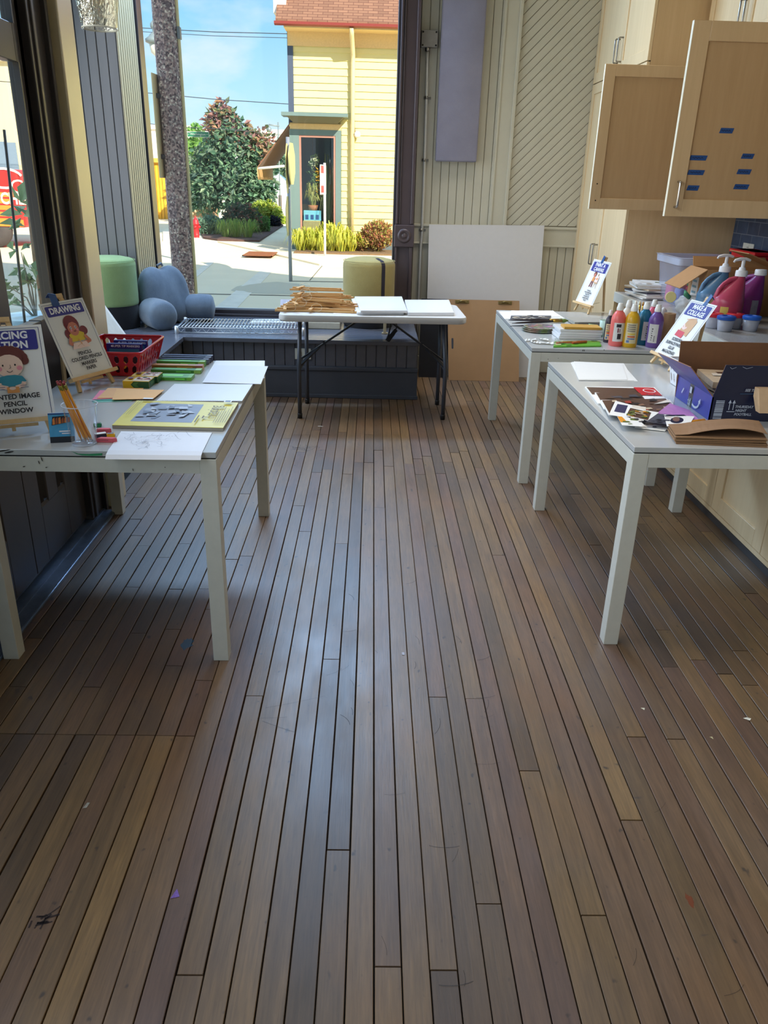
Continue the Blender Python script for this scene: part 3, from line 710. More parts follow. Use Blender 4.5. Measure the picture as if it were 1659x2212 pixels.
for sgn, (p, xt), (q, _) in ((1, LP[0], LP[2]), (-1, LP[1], LP[3])):
    m = MB(); ymid_ = (p.y + q.y) / 2; x = p.x; m.bar((x, ymid_, .36), (x + sgn * .40, ymid_, FZ - .05), .022, .012); m.bar((x + sgn * .0, p.y, .35), (x + sgn * .12, ymid_ - .0, .44), .02, .01)
    m.lathe([(.008, -.008), (.008, .008)], (x + sgn * .15, ymid_, .475), 10, M=Matrix.Rotation(PI / 2, 3, 'X')); m.build('folding_brace', plain('dark_brace_steel', (44, 46, 52), .4, .4), ft, True)
# ---------------------------------------------------------------- table-top easels with their printed cards
M_pine = wood('pale_pine_stick', (206, 168, 116), (228, 194, 142), .55, 2, 30, .1)
PR = {k: plain('print_' + k, c, .55, var=.03) for k, c in dict(navy=(52, 52, 138), white=(236, 236, 240), ink=(34, 32, 38), skin=(204, 124, 100), skin2=(240, 206, 186), maroon=(120, 42, 50), brown=(108, 52, 48), yellow=(220, 190, 56), teal=(52, 140, 160), pink=(232, 150, 160), tan=(208, 164, 116), red=(206, 64, 72), blush=(240, 210, 200), line=(60, 66, 120), orange=(220, 150, 84)).items()}
PK = list(PR); PMATS = [M_paper] + [PR[k] for k in PK]
def pi_(k): return PK.index(k) + 1
def frame3(x, y, z, yaw, lean, roll=0):
    ux = Vector((math.cos(yaw), math.sin(yaw), 0)); n = Vector((math.sin(yaw), -math.cos(yaw), 0))
    up = Vector((0, 0, 1)) * math.cos(lean) - n * math.sin(lean)
    u2 = ux * math.cos(roll) + up * math.sin(roll); v2 = up * math.cos(roll) - ux * math.sin(roll)
    return Vector((x, y, z)), u2, v2, u2.cross(v2)
def easel(x, y, z, yaw, lean, label, back=.17, zt=None):
    zt = TH if zt is None else zt
    o, ux, uy, n = frame3(x, y, z, yaw, lean); d = (z - zt) / math.cos(lean); hn = Vector((n.x, n.y, 0)).normalized()
    base = o - uy * d
    t = thing('tabletop_easel', label, 'easel', (base.x, base.y, zt), yaw, 'small pine easels holding printed cards')
    q = -n * .010
    for s in (-1, 1):
        m = MB(); f = o + ux * (s * .088) - uy * (d - .004) + q; f.z = zt + .002; m.bar(f, o + ux * (s * .012) + uy * .30 + q, .014, .010, 0, n); m.build('front_leg', M_pine, t, True)
    m = MB(); m.bar(o + uy * .285 + q - n * .012, base - hn * back + Vector((0, 0, .003)), .013, .010, 0, n); m.build('rear_leg', M_pine, t, True)
    m = MB(); a = o - uy * .007 + n * .003; m.bar(a - ux * .118, a + ux * .118, .013, .022, 0, n); m.build('ledge_bar', M_pine, t, True)
    m = MB(); m.bar(o - ux * .02 + uy * .30 + q, o + ux * .02 + uy * .30 + q, .014, .016, 0, n); m.build('top_block', M_pine, t, True)
    m = MB(); a = o - uy * .02 - n * .016; m.bar(a - ux * .055, a + ux * .055, .01, .008, 0, n); m.tube([a - ux * .016, a - ux * .016 - uy * .016], .006, 8); m.build('peg', M_pine, t, True)
    m = MB(); a = o + uy * .03 + q; b2 = base - hn * (back * .8) + Vector((0, 0, .06)); m.tube([a, (a + b2) / 2 - Vector((0, 0, .02)), b2], .0012, 5); m.build('cord', plain('pale_cord', (206, 196, 170), .8), t, True)
    return t
def sign(x, y, z, yaw, lean, roll, head, lines, art, label, tape=(.0, .035, .06), size=.0178, heads=None):
    o, ux, uy, n = frame3(x, y, z, yaw, lean, roll); W, H = .216, .279
    t = thing('printed_sign', label, 'sign', o, yaw, 'printed station cards')
    m = MB(); o2 = o - ux * (W / 2)
    m.slab(o2, o2 + ux * W, o2 + ux * W + uy * H, o2 + uy * H, .0009)
    P = Plane(m, o2 + ux * (W / 2), ux, uy)
    w = pi_('line'); 
    for u in (-.098, .098): P.rect(u - .0008, .008, u + .0008, H - .008, w)
    P.rect(-.098, H - .0088, .098, H - .0075, w)
    hh = .036 if len(head) == 1 else .058
    P.rect(-.09, H - .016 - hh, .09, H - .014, pi_('navy'), .006)
    for i, s in enumerate(head):
        P.text(s, 0, H - .015 - hh * (i + .5) / len(head), (heads or .031), pi_('white'), .035)
    P.o += P.y * .014; art(P); P.o -= P.y * .014
    for i, s in enumerate(lines): P.text(s, 0, .012 + size * 1.08 * (len(lines) - .5 - i), size, pi_('ink'), .03)
    m.build('card', PMATS, t, True)
    m = MB(); du, w2, l2 = tape; a = o + ux * du + uy * (H - .016) + n * .0015
    m.slab(a - ux * w2 / 2, a + ux * w2 / 2 - ux * .003, a + ux * (w2 / 2 - .002) + uy * l2 * .85, a - ux * (w2 / 2 - .004) + uy * l2, .001)
    m.slab(a - ux * (w2 / 2 - .004) + uy * l2, a + ux * (w2 / 2 - .002) + uy * l2 * .85, a + ux * (w2 / 2) + uy * l2 * .7 - n * .02, a - ux * (w2 / 2 - .003) + uy * l2 * .8 - n * .02, .001)
    m.build('tape_strip', M_tapeblue, t, True)
    return t
def art_girl(P):
    mr, sk, ye = pi_('maroon'), pi_('skin'), pi_('yellow')
    P.ell(-.002, .176, .036, .034, mr); P.ell(-.034, .142, .016, .018, mr); P.ell(.044, .147, .019, .017, mr)
    P.poly([(-.03, .112), (.034, .112), (.04, .138), (.02, .148), (-.016, .148), (-.034, .138)], ye)
    P.ell(-.002, .160, .026, .028, sk); P.poly([(-.03, .165), (-.028, .186), (-.004, .196), (.024, .188), (.026, .172), (.006, .184), (-.012, .182)], mr)
    for s in (-1, 1): P.ell(-.002 + s * .011, .163, .0045, .0055, pi_('white')); P.ell(-.002 + s * .011, .163, .0022, .003, pi_('ink'))
    P.ell(.0, .149, .006, .0025, pi_('maroon')); P.ell(-.016, .153, .005, .004, pi_('pink')); P.ell(.013, .153, .005, .004, pi_('pink'))
    P.line([(-.034, .128), (-.046, .108), (-.022, .098)], .014, sk); P.line([(.036, .128), (.05, .106), (.022, .1)], .014, sk); P.ell(-.046, .108, .007, .007, sk); P.ell(.05, .106, .007, .007, sk)
    P.poly([(-.046, .084), (.04, .084), (.03, .106), (-.034, .106)], pi_('blush')); P.line([(-.02, .092), (.0, .1), (.012, .09)], .0012, pi_('tan')); P.line([(-.002, .118), (.006, .098)], .004, pi_('orange'))
def art_boy(P):
    br, sk = pi_('brown'), pi_('skin2')
    for k in range(11):
        t = PI * (k / 10) ; P.ell(.044 * math.cos(t), .160 + .034 * math.sin(t), .0135, .0135, br, 0, 12)
    P.ell(0, .168, .04, .028, br); P.ell(0, .146, .039, .034, sk)
    P.ell(-.028, .138, .008, .007, pi_('pink')); P.ell(.028, .138, .008, .007, pi_('pink'))
    for s in (-1, 1): P.ell(s * .017, .148, .0025, .003, pi_('ink'))
    P.line([(.003, .149), (.004, .139), (-.001, .138)], .0012, pi_('ink')); P.line([(-.008, .131), (-.003, .127), (.003, .127), (.008, .131)], .0016, pi_('ink'))
    P.poly([(-.042, .098), (-.03, .114), (-.01, .118), (.012, .118), (.032, .113), (.042, .098), (.028, .09), (.026, .096), (-.026, .096), (-.028, .09)], pi_('teal')); P.rect(-.026, .084, .026, .112, pi_('teal'))
    P.line([(-.034, .096), (-.034, .086), (-.012, .08)], .011, sk); P.line([(.034, .096), (.032, .086), (.01, .08)], .011, sk)
    P.rect(-.016, .064, .018, .082, pi_('orange')); P.ell(.0, .078, .009, .005, sk)
    for a, c, v in ((-.045, -.022, .076), (.022, .045, .079), (-.04, -.02, .083), (.022, .04, .085)): P.line([(a, v), (c, v)], .0012, pi_('line'))
def art_painter(P):
    P.ell(-.012, .176, .017, .018, pi_('brown')); P.ell(-.012, .170, .012, .012, pi_('skin')); P.poly([(-.026, .13), (.004, .13), (.0, .158), (-.022, .158)], pi_('orange')); P.line([(-.002, .15), (.018, .146)], .008, pi_('skin'))
    P.line([(-.02, .13), (-.026, .092)], .009, pi_('maroon')); P.line([(-.004, .13), (-.002, .092)], .009, pi_('maroon'))
    P.line([(.03, .186), (.016, .09)], .004, pi_('tan')); P.line([(.03, .186), (.052, .09)], .004, pi_('tan')); P.line([(.03, .186), (.034, .1)], .003, pi_('tan')); P.rect(.016, .128, .05, .168, pi_('blush')); P.ell(.034, .15, .009, .007, pi_('orange')); P.rect(.012, .122, .054, .128, pi_('tan'))
def art_paste(P):
    P.poly([(-.034, .116), (.046, .096), (.056, .172), (.04, .182), (-.002, .178), (-.02, .168)], pi_('tan')); P.poly([(-.046, .09), (.018, .084), (.02, .114), (-.044, .118)], pi_('red'))
    P.line([(-.03, .136), (-.006, .126), (.008, .138)], .009, pi_('blush')); P.line([(-.026, .15), (-.004, .132)], .008, pi_('blush')); P.line([(-.03, .172), (.04, .186)], .003, pi_('orange'))
easel(-1.044, 2.908, .779, 1.144, .407, 'small pine easel holding the card headed DRAWING')
sign(-1.044, 2.908, .779, 1.144, .407, .001, ['DRAWING'], ['PENCILS', 'COLORED PENCILS', 'MARKERS', 'PAPER'], art_girl, 'white card headed DRAWING with a red-haired girl, on an easel', (-.03, .038, .05))
easel(-1.076, 2.314, .773, .42, .312, 'small pine easel at the left edge holding the tracing card')
sign(-1.076, 2.314, .773, .42, .312, .01, ['TRACING', 'STATION'], ['PRINTED IMAGE', 'PENCIL', 'WINDOW'], art_boy, 'white card headed TRACING STATION with a curly-haired boy, cut by the left edge', (-.035, .046, .055), .02, .030)
easel(1.337, 3.497, .773, -1.441, .539, 'small pine easel beside the dark blue box, holding the collage card')
sign(1.337, 3.497, .773, -1.441, .539, .015, ['MAKE A', 'COLLAGE'], ['SCISSORS', 'SURFACE PAPER', 'GLUE', 'MAGAZINES'], art_paste, 'white card headed MAKE A COLLAGE showing pasted paper, on an easel', (.02, .03, .06), .0195, .031)
easel(1.369, 5.114, .782, -1.309, .351, 'small pine easel on the paint table holding the canvas card')
sign(1.369, 5.114, .782, -1.309, .351, -.02, ['PAINT A', 'CANVAS'], ['CANVAS', 'PAINT BRUSHES', 'PALETTE', 'WATER CUP', 'PAPER TOWEL', 'PAINT'], art_painter, 'white card headed PAINT A CANVAS with a child at an easel', (.0, .03, .05), .0118, .031)
# torn blue scrap hanging at the foot of the tracing card
# ---------------------------------------------------------------- left table: paper goods
def sheet(name, pts, z, mats, label, category='paper', group=None, th=.0006, art=None):
    m = MB(); P4 = [gz(u, v, z) for u, v in pts] if not isinstance(pts[0], Vector) else pts
    m.slab(*P4, th)
    if art:
        P = Plane(m, P4[0], P4[1] - P4[0], P4[3] - P4[0]); art(P, (P4[1] - P4[0]).length, (P4[3] - P4[0]).length)
    return single(m, name, mats, label, category, group)
# (corners: near left, near right, far right, far left)
sheet('paper_sheet', [(440, 822), (571, 817), (572, 779), (466, 779)], TH + .0012, M_paper, 'white paper sheet lying flat at the far right corner, under another sheet', th=.001)
sheet('paper_sheet', [(437, 826), (563.5, 829.5), (579, 791), (463.4, 789)], TH + .0035, plain('cool_white_paper', (224, 226, 234), .6, var=.01), 'white paper sheet overhanging the aisle edge at the far corner of the left table', th=.001)
sk = thing('sketchbook', 'open spiral sketchbook with blank glossy page between tracing pad and loose sheets', 'sketchbook', gz(446, 848, TH))
P4 = [gz(u, v, TH + .009) for u, v in ((338, 866), (523, 866), (546, 830), (377, 829))]
m = MB(); m.slab(*P4, .0085, 0, 1); m.build('pages', [plain('smooth_sketch_page', (228, 230, 234), .32, var=.01), plain('page_edges', (176, 172, 166), .7)], sk, True)
m = MB(); a, c = P4[0], P4[1]; d = (c - a).normalized(); n = 46; pts = []
for i in range(n * 10 + 1):
    t = i / 10; ang = 2 * PI * t; pts.append(a + d * (.006 + (c - a).length * .96 * t / n) + Vector((0, -.0015 + .006 * math.cos(ang), -.0035 + .0062 * math.sin(ang))))
m.tube(pts, .0007, 5); m.build('spiral_wire', M_chrome, sk, True)
tp = thing('tracing_pad', 'yellow-covered tracing paper pad with a grey picture, on the left table', 'paper pad', gz(375, 900, TH))
P4 = [gz(u, v, TH + .011) for u, v in ((242.2, 919), (482, 925), (515, 870.5), (295.2, 866))]
m = MB(); m.slab(*P4, .010, 2); m.build('pages', [M_paper, M_paper, plain('grey_page_block', (150, 144, 132), .8, var=.1, stretch=(1, 1, 30))], tp, True)
m = MB(); Q = [p + Vector((0, 0, .0016)) for p in P4]; m.slab(*Q, .0014)
P = Plane(m, Q[0], Q[1] - Q[0], Q[3] - Q[0]); Wp, Hp = (Q[1] - Q[0]).length, (Q[3] - Q[0]).length
P.rect(.045, .045, .048 + .195, .268, 1); 
for k in range(26):
    x, y = U(.05, .21), U(.05, .24); P.poly([(x, y), (min(.24, x + U(.01, .035)), y + U(-.0, .008)), (min(.24, x + U(.01, .03)), min(.266, y + U(.012, .05))), (max(.046, x - U(0, .01)), min(.266, y + U(.01, .04)))], 2 + k % 3)
P.text('Tracing', .292, .155, .058, 5, .0, .9, PI / 2); P.line([(.256, .03), (.256, .11)], .004, 5)
for k in range(6): P.line([(.315 + .0075 * k, .03), (.315 + .0075 * k, .16 + .03 * (k % 3))], .0016, 5)
for k in range(3): P.line([(.012 + .008 * k, .09), (.012 + .008 * k, .29)], .001, 5)
P.rect(.025, .288, .06, .305, 6); P.rect(Wp - .04, .27, Wp - .014, .296, 6); P.rect(Wp - .036, .274, Wp - .018, .292, 2)
m.build('cover', [plain('yellow_pad_cover', (214, 200, 74), .42, var=.03), plain('print_grey', (124, 130, 146), .5), plain('print_grey_dark', (92, 98, 114), .5), plain('print_grey_mid', (146, 152, 166), .5), plain('print_grey_light', (172, 178, 190), .5), plain('print_pad_ink', (96, 78, 46), .6), M_paper], tp, True)
m = MB(); y_ = [gz(u, v, TH + .0012) for u, v in ((234, 974), (438, 976), (457.8, 934.9), (261.6, 931.9))]
rows = []
for t, dz, dy in ((0, -.014, .0), (.04, -.004, -.004), (.1, .0006, 0), (.22, .0008, 0), (1, .0006, 0)):
    a = y_[0].lerp(y_[3], t); c = y_[1].lerp(y_[2], t); rows.append((a + Vector((0, -.034 * (1 - t) ** 8 + dy, dz)), c + Vector((0, -.034 * (1 - t) ** 8 + dy, dz))))
for (a, c), (e, g) in zip(rows, rows[1:]): m.face([a, c, g, e])
P = Plane(m, rows[2][0] + Vector((0, 0, .0006)), rows[2][1] - rows[2][0], rows[4][0] - rows[2][0])
random.seed(3)
for k in range(26):
    x, y = U(.03, .14), U(.03, .15); pts = [(x, y)]
    a = U(0, 6)
    for j in range(7): a += U(-1.1, 1.1); x += .007 * math.cos(a); y = min(.19, max(.01, y + .007 * math.sin(a))); pts.append((x, y))
    P.line(pts, .0008, 1)
for x0_, y0_ in ((.15, .12), (.18, .15)):
    P.line([(x0_ + .05 * t, y0_ + .03 * math.sin(t * 5)) for t in [i / 12 for i in range(13)]], .0009, 1)
for k in range(7): P.ell(.125 + .009 * k, .118 + .004 * math.sin(k), .0016, .0016, 1, 0, 6)
single(m, 'drawing_sheet', [plain('cool_white_paper', (224, 226, 234), .6), plain('graphite_line', (112, 112, 126), .7)], 'white sheet with a faint pencil sketch curling over the near table edge', 'paper', smooth=50)
GP = 'loose coloured paper sheets'
cps = [((200, 869), (284, 866), (306, 850), (224, 851), 'mint_card', (128, 196, 178), 'mint green paper sheet, lowest of the loose coloured papers'),
       ((198, 866), (290, 862), (304, 846), (218, 846), 'teal_card', (66, 164, 150), 'teal paper sheet just beneath the pink one'),
       ((199, 863), (296, 858), (308, 842), (216, 843), 'pink_card', (240, 128, 150), 'pink paper sheet between the teal and orange papers'),
       ((210, 860), (301, 858), (310, 838), (233, 838), 'peach_card', (238, 176, 104), 'orange paper sheet, the left one of the two on top'),
       ((242, 863), (331, 861), (355, 842), (252, 840), 'amber_card', (244, 184, 104), 'orange paper sheet sticking out to the right, topmost of the coloured papers')]
for i, (a, c, d, e, n, col, lb) in enumerate(cps): sheet('coloured_paper', [a, c, d, e], TH + .0012 + .0016 * i, plain(n, col, .6, var=.02), lb, 'paper', GP, .0012)
# crayon boxes
def flatbox(mb, p, q, depth, h, mi=0):
    """box whose front lower edge runs p->q, going back depth"""
    p, q = Vector(p), Vector(q); x = (q - p); L = x.length; x.normalize(); y = Vector((-x.y, x.x, 0)); M = Matrix((x, y, Vector((0, 0, 1)))).transposed().to_4x4(); M.translation = p
    mb.box(0, L, 0, depth, 0, h, .0006, mi, M, 1); return M, L
M_cy, M_cg = plain('crayon_box_yellow', (222, 178, 36), .4), plain('crayon_box_green', (32, 84, 48), .4)
def crayon(p, q, depth, label):
    t = thing('crayon_box', label, 'crayon box', p, 0, 'yellow and green crayon boxes')
    m = MB(); M, L = flatbox(m, p, q, depth, .027)
    for o, uy in ((M @ Vector((0, -.0002, 0)), Vector((0, 0, 1))),):
        P = Plane(m, o, M.to_3x3() @ Vector((1, 0, 0)), uy); P.poly([(L * .3, .0135), (L * .42, .001), (L, .001), (L, .026), (L * .42, .026)], 1); P.poly([(L * .36, .0135), (L * .46, .004), (L * .62, .004), (L * .52, .0135), (L * .62, .023), (L * .46, .023)], 2)
    P = Plane(m, M @ Vector((L, 0, 0)) + M.to_3x3() @ Vector((.0002, 0, 0)), M.to_3x3() @ Vector((0, 1, 0)), (0, 0, 1)); P.rect(.001, .001, depth - .001, .026, 1); P.rect(depth * .3, .01, depth * .8, .02, 2)
    P = Plane(m, M @ Vector((0, 0, .0272)), M.to_3x3() @ Vector((1, 0, 0)), M.to_3x3() @ Vector((0, 1, 0))); P.rect(L * .36, depth * .1, L * .98, depth * .9, 3)
    random.seed(int(depth * 1000 + p.y * 100))
    for k in range(14): a, c = U(L * .38, L * .9), U(depth * .15, depth * .7); P.poly([(a, c), (a + .012, c + .004), (a + .006, c + depth * .2)], [4, 5, 1][k % 3])
    P.ell(L * .2, depth * .5, L * .1, depth * .2, 5, .3); P.line([(L * .1, depth * .3), (L * .3, depth * .75)], .004, 1)
    m.build('carton', [M_cy, M_cg, plain('crayon_box_leaf', (70, 120, 60), .4), plain('crayon_box_cream', (226, 206, 180), .4), plain('crayon_box_red', (196, 70, 60), .4), plain('crayon_box_wine', (120, 44, 70), .4)], t, True); return t
a, c = gz(266, 838, TH), gz(322.5, 839.6, TH); dv = (c - a); 
crayon(a, c, .078, 'yellow and green crayon box, the nearer of the two by the coloured papers')
a2, c2 = gz(276, 814, TH + .0) , gz(334, 816, TH); a2 = a + Vector((.008, .082, 0)); c2 = c + Vector((.012, .083, 0))
crayon(a2, c2, .075, 'yellow and green crayon box standing behind the other, toward the red basket')
# slim pencil cartons
def px200(x, y): return x / 4.1475 + 200, y / 4.1475 + 700
slim = [((590, 505), (884, 512), .07, .013, (82, 158, 44), 'flat bright green carton, lowest and nearest of the pencil cartons', .0),
        ((524, 438), (968, 450), .045, .014, (64, 128, 40), 'dark green pencil carton lying between the flat green and the tan one', .0),
        ((533, 414), (986, 424), .034, .022, (172, 116, 50), 'tan pencil carton with a pink end among the green ones', .0),
        ((575, 378), (1002, 392), .034, .022, (78, 150, 48), 'green pencil carton next behind the tan one', .0),
        ((600, 356), (1036, 370), .022, .022, (30, 34, 66), 'navy pencil carton, nearest of the three navy ones', .0),
        ((618, 340), (1056, 354), .022, .023, (26, 30, 58), 'navy pencil carton, middle of the three navy ones', .0),
        ((635, 326), (1072, 340), .024, .024, (34, 38, 74), 'navy pencil carton, the farthest, against the bench side', .0)]
ylast = None
for i, (pa, pc, dp, h, col, lb, zo) in enumerate(slim):
    p, q = gz(*px200(*pa), TH), gz(*px200(*pc), TH)
    if ylast is not None:
        if p.y < ylast + .002: dy = ylast + .002 - p.y; p.y += dy; q.y += dy
    q.y = p.y + (q.x - p.x) * .012
    t = thing('pencil_carton', lb, 'pencil box', p, 0, 'slim pencil cartons on the left table')
    m = MB(); M, L = flatbox(m, p, q, dp, h); P = Plane(m, M @ Vector((0, -.0002, 0)), M.to_3x3() @ Vector((1, 0, 0)), (0, 0, 1))
    P.rect(L * .86, .0008, L * .995, h - .0008, 1); P.rect(L * .5, h * .3, L * .8, h * .75, 2)
    P2 = Plane(m, M @ Vector((0, 0, h + .0002)), M.to_3x3() @ Vector((1, 0, 0)), M.to_3x3() @ Vector((0, 1, 0))); P2.rect(L * .88, .001, L * .995, dp - .001, 1); P2.rect(L * .06, dp * .3, L * .7, dp * .7, 2)
    c1 = {0: (120, 180, 60), 1: (150, 190, 90), 2: (176, 96, 90), 3: (150, 190, 90)}.get(i, (120, 122, 134)); c2 = tuple(min(255, int(k * 1.35) + 14) for k in col)
    m.build('carton', [plain('carton_%d' % i, col, .35), plain('carton_end_%d' % i, c1, .4), plain('carton_print_%d' % i, c2, .4)], t, True); ylast = p.y + dp
# ---------------------------------------------------------------- red basket
RX0, RX1, RY0, RY1, RZ = -1.175, -.905, 3.065, 3.44, TH + .098
bk = thing('plastic_basket', 'red slotted plastic basket full of marker boxes on the left table', 'basket', ((RX0 + RX1) / 2, (RY0 + RY1) / 2, TH))
m = MB(); ins = .026; th = .003
def wallgrid(m, b0, b1, t0, t1, cols, th):
    n = (b1 - b0).cross(t0 - b0).normalized() * th
    def pt(u, v): return (b0.lerp(b1, u)).lerp(t0.lerp(t1, u), v)
    def q(u0, u1, v0, v1): m.prism([pt(u0, v0), pt(u1, v0), pt(u1, v1), pt(u0, v1)], -n)
    q(0, 1, 0, .10); q(0, 1, .46, .54); q(0, 1, .88, 1)
    for r0, r1 in ((.10, .46), (.54, .88)):
        w = 1 / cols
        for i in range(cols + 1):
            a, c = max(0, (i - .24) * w), min(1, (i + .24) * w); q(a, c, r0, r1)
        for i in range(cols):      # rounded slot ends
            a, c = (i + .24) * w, (i + .76) * w; e = (c - a) * .35
            for v, s in ((r0, 1), (r1, -1)):
                m.prism([pt(a, v), pt(a + e, v), pt(a, v + s * .09)] if s > 0 else [pt(a, v), pt(a, v + s * .09), pt(a + e, v)], -n); m.prism([pt(c, v), pt(c, v + s * .09), pt(c - e, v)] if s > 0 else [pt(c, v), pt(c - e, v), pt(c, v + s * .09)], -n)
B = [Vector((RX0 + ins, RY0 + ins, TH + .002)), Vector((RX1 - ins, RY0 + ins, TH + .002)), Vector((RX1 - ins, RY1 - ins, TH + .002)), Vector((RX0 + ins, RY1 - ins, TH + .002))]
T = [Vector((RX0, RY0, RZ)), Vector((RX1, RY0, RZ)), Vector((RX1, RY1, RZ)), Vector((RX0, RY1, RZ))]
for i, cols in enumerate((7, 9, 7, 9)): wallgrid(m, B[i], B[(i + 1) % 4], T[i], T[(i + 1) % 4], cols, th)
m.prism(B, (0, 0, .003)); M_red = plain('glossy_red_plastic', (204, 24, 34), .25, var=.03)
m.build('basket_body', M_red, bk, True)
m = MB(); pts = []
for i in range(4):
    p, a, c = T[i], T[i - 1], T[(i + 1) % 4]; da, dc = (a - p).normalized(), (c - p).normalized()
    for k in range(5):
        t = k / 4 * PI / 2; r = .02; pts.append(p + da * r + dc * r - dc * r * math.cos(t) - da * r * math.sin(t))
m.tube(pts, .0055, 8, closed=True); m.build('rim', M_red, bk, True)
M_mk = plain('navy_marker_box', (34, 40, 120), .35)
for i, (pa, pc, y, zt, lb) in enumerate((((229, 742), (314, 742), 3.19, 0, 'navy marker box in the red basket, the nearer one with white lettering'), ((245, 735), (330, 735), 3.27, 0, 'navy marker box in the red basket, the farther one with white lettering'))):
    a, c = gy(*pa, y), gy(*pc, y); c.x = min(c.x, RX1 - .03); z1 = a.z; a.x = max(a.x, RX0 + .03)
    t = thing('marker_box', lb, 'marker box', ((a.x + c.x) / 2, y, TH + .006), 0, 'navy marker boxes in the red basket')
    m = MB(); m.box(a.x, c.x, y, y + .02, TH + .006, z1, .0008); P = Plane(m, (a.x, y - .0003, TH + .006), (1, 0, 0), (0, 0, 1)); L, H = c.x - a.x, z1 - TH - .006
    P.text('SUPER TIP MARKERS', L * .56, H - .0095, .0125, 1, .02); P.ell(L * .16, H - .0095, .004, .004, 1); P.rect(.01, .01, L - .01, H - .02, 2); m.build('carton', [M_mk, PR['white'], plain('print_rainbow_teal', (50, 120, 150), .4)], t, True)
for i, (x0, x1, y, h, col, lb) in enumerate(((-1.13, -.95, 3.135, .07, (34, 30, 34), 'black supply box in the red basket, nearest its front wall'), (-1.12, -.96, 3.345, .075, (150, 110, 50), 'gold-brown supply box at the back of the red basket'))):
    m = MB(); m.box(x0, x1, y, y + .03, TH + .006, TH + h, .001); P = Plane(m, (x0, y - .0003, TH + .006), (1, 0, 0), (0, 0, 1)); P.rect(.01, .012, .09, .05, 1); P.ell(.13, .03, .016, .016, 2); single(m, 'supply_box', [plain('supply_%d' % i, col, .4), PR['white'], PR['yellow']], lb, 'supply box')
# ---------------------------------------------------------------- cup with pencils, erasers, sharpeners
cb = Vector((-.852, 2.232, TH))
cup = thing('plastic_cup', 'clear plastic cup holding yellow pencils at the near table edge', 'cup', cb)
m = MB(); m.lathe([(.0, .004), (.033, .003), (.035, 0), (.036, .004), (.049, .118), (.052, .12), (.0515, .123), (.0485, .121), (.0345, .006), (.0, .006)], (0, 0, 0), 32, cap0=False, cap1=False)
for k in range(5): pass
m.build('cup_wall', glass('clear_cup_plastic', (.985, .99, 1), .14), cup)
m = MB(); m.tube([(.051 * math.cos(2 * PI * k / 32), .051 * math.sin(2 * PI * k / 32), .1215) for k in range(32)], .0016, 6, closed=True); m.tube([(.0345 * math.cos(2 * PI * k / 32), .0345 * math.sin(2 * PI * k / 32), .003) for k in range(32)], .0014, 6, closed=True); m.build('rolled_rim', milky('clear_rim_plastic', (226, 230, 236), .45, .15), cup)
def pencil(name='pencil'):
    t = thing('pencil', '', 'pencil', (0, 0, 0), 0, 'yellow pencils in the clear cup')
    m = MB(); m.lathe([(.0036, .016), (.0036, .165)], seg=6, smooth=False); m.build('shaft', plain('yellow_pencil_paint', (226, 148, 44), .35, var=.05), t)
    m = MB(); m.lathe([(.0036, .165), (.004, .168), (.0038, .172), (.004, .176), (.0038, .180)], seg=12); m.build('ferrule', plain('green_gold_ferrule', (140, 132, 60), .3, .8), t)
    m = MB(); m.lathe([(.0036, .180), (.0036, .187), (.0028, .189)], seg=12); m.build('eraser', plain('pencil_eraser_red', (150, 56, 56), .7), t)
    m = MB(); m.lathe([(.0011, .005), (.0036, .018)], seg=6, smooth=False); m.build('tip', plain('bare_cedar', (196, 150, 104), .6), t)
    m = MB(); m.lathe([(.0003, .0), (.0011, .005)], seg=6); m.build('lead', plain('graphite', (50, 50, 56), .4), t)
    return t
p0 = pencil(); tops = [(130, 840), (137, 839), (144, 838), (135, 848), (146, 845), (141, 852)]; bots = [(-.004, -.006), (.006, .006), (.017, .006), (.010, -.010), (.026, -.002), (.019, -.010)]
lbs = ['yellow pencil in the clear cup, leftmost', 'yellow pencil in the clear cup, second from left in the back', 'yellow pencil in the clear cup, farthest back and tallest', 'yellow pencil in the clear cup, front left of the bunch', 'yellow pencil in the clear cup, rightmost and lowest end', 'yellow pencil in the clear cup, front middle of the bunch']
for i, (tp_, bo) in enumerate(zip(tops, bots)):
    o = p0 if i == 0 else dup(p0, (0, 0, 0)); b0 = cb + Vector((bo[0], bo[1], .0085)); e = gy(*tp_, 2.228 + .01 * (i in (1, 2)) - .008 * (i in (3, 5)))
    o.location = b0; o.rotation_mode = 'XYZ'; o.rotation_euler = (e - b0).to_track_quat('Z', 'Y').to_euler(); o['label'] = lbs[i]; o['group'] = 'yellow pencils in the clear cup'
def eraser(pa, pc, zt, label, yaw=0):
    a, c = gz(*pa, TH), gz(*pc, TH); L = (c - a).length; m = MB(); d = (c - a).normalized(); y = Vector((-d.y, d.x, 0)); M = Matrix((d, y, Vector((0, 0, 1)))).transposed().to_4x4(); M.translation = a
    pts = [(0, 0), (L * .82, 0), (L, .008), (L * .86, .018), (0.01, .018)]
    m.prism([M @ Vector((x, yy, .0)) for x, yy in pts], (0, 0, .013)); bmesh.ops.bevel(m.b, geom=list(m.b.edges), offset=.0015, segments=2, affect='EDGES')
    P = Plane(m, M @ Vector((L * .4, -.0002, .0065)), d, (0, 0, 1)); 
    for k in range(6): P.line([(-.016 + .005 * k, .0015), (-.0125 + .005 * k, .0015)], .002, 1)
    return single(m, 'eraser', [plain('pink_eraser', (214, 92, 104), .7), plain('eraser_print', (150, 60, 84), .6)], label, 'eraser', 'pink erasers by the cup')
eraser((208, 956), (252, 957), 0, 'pink wedge eraser nearest the table edge, right of the cup')
eraser((207, 936), (240, 936), 0, 'pink wedge eraser behind the yellow sharpener')
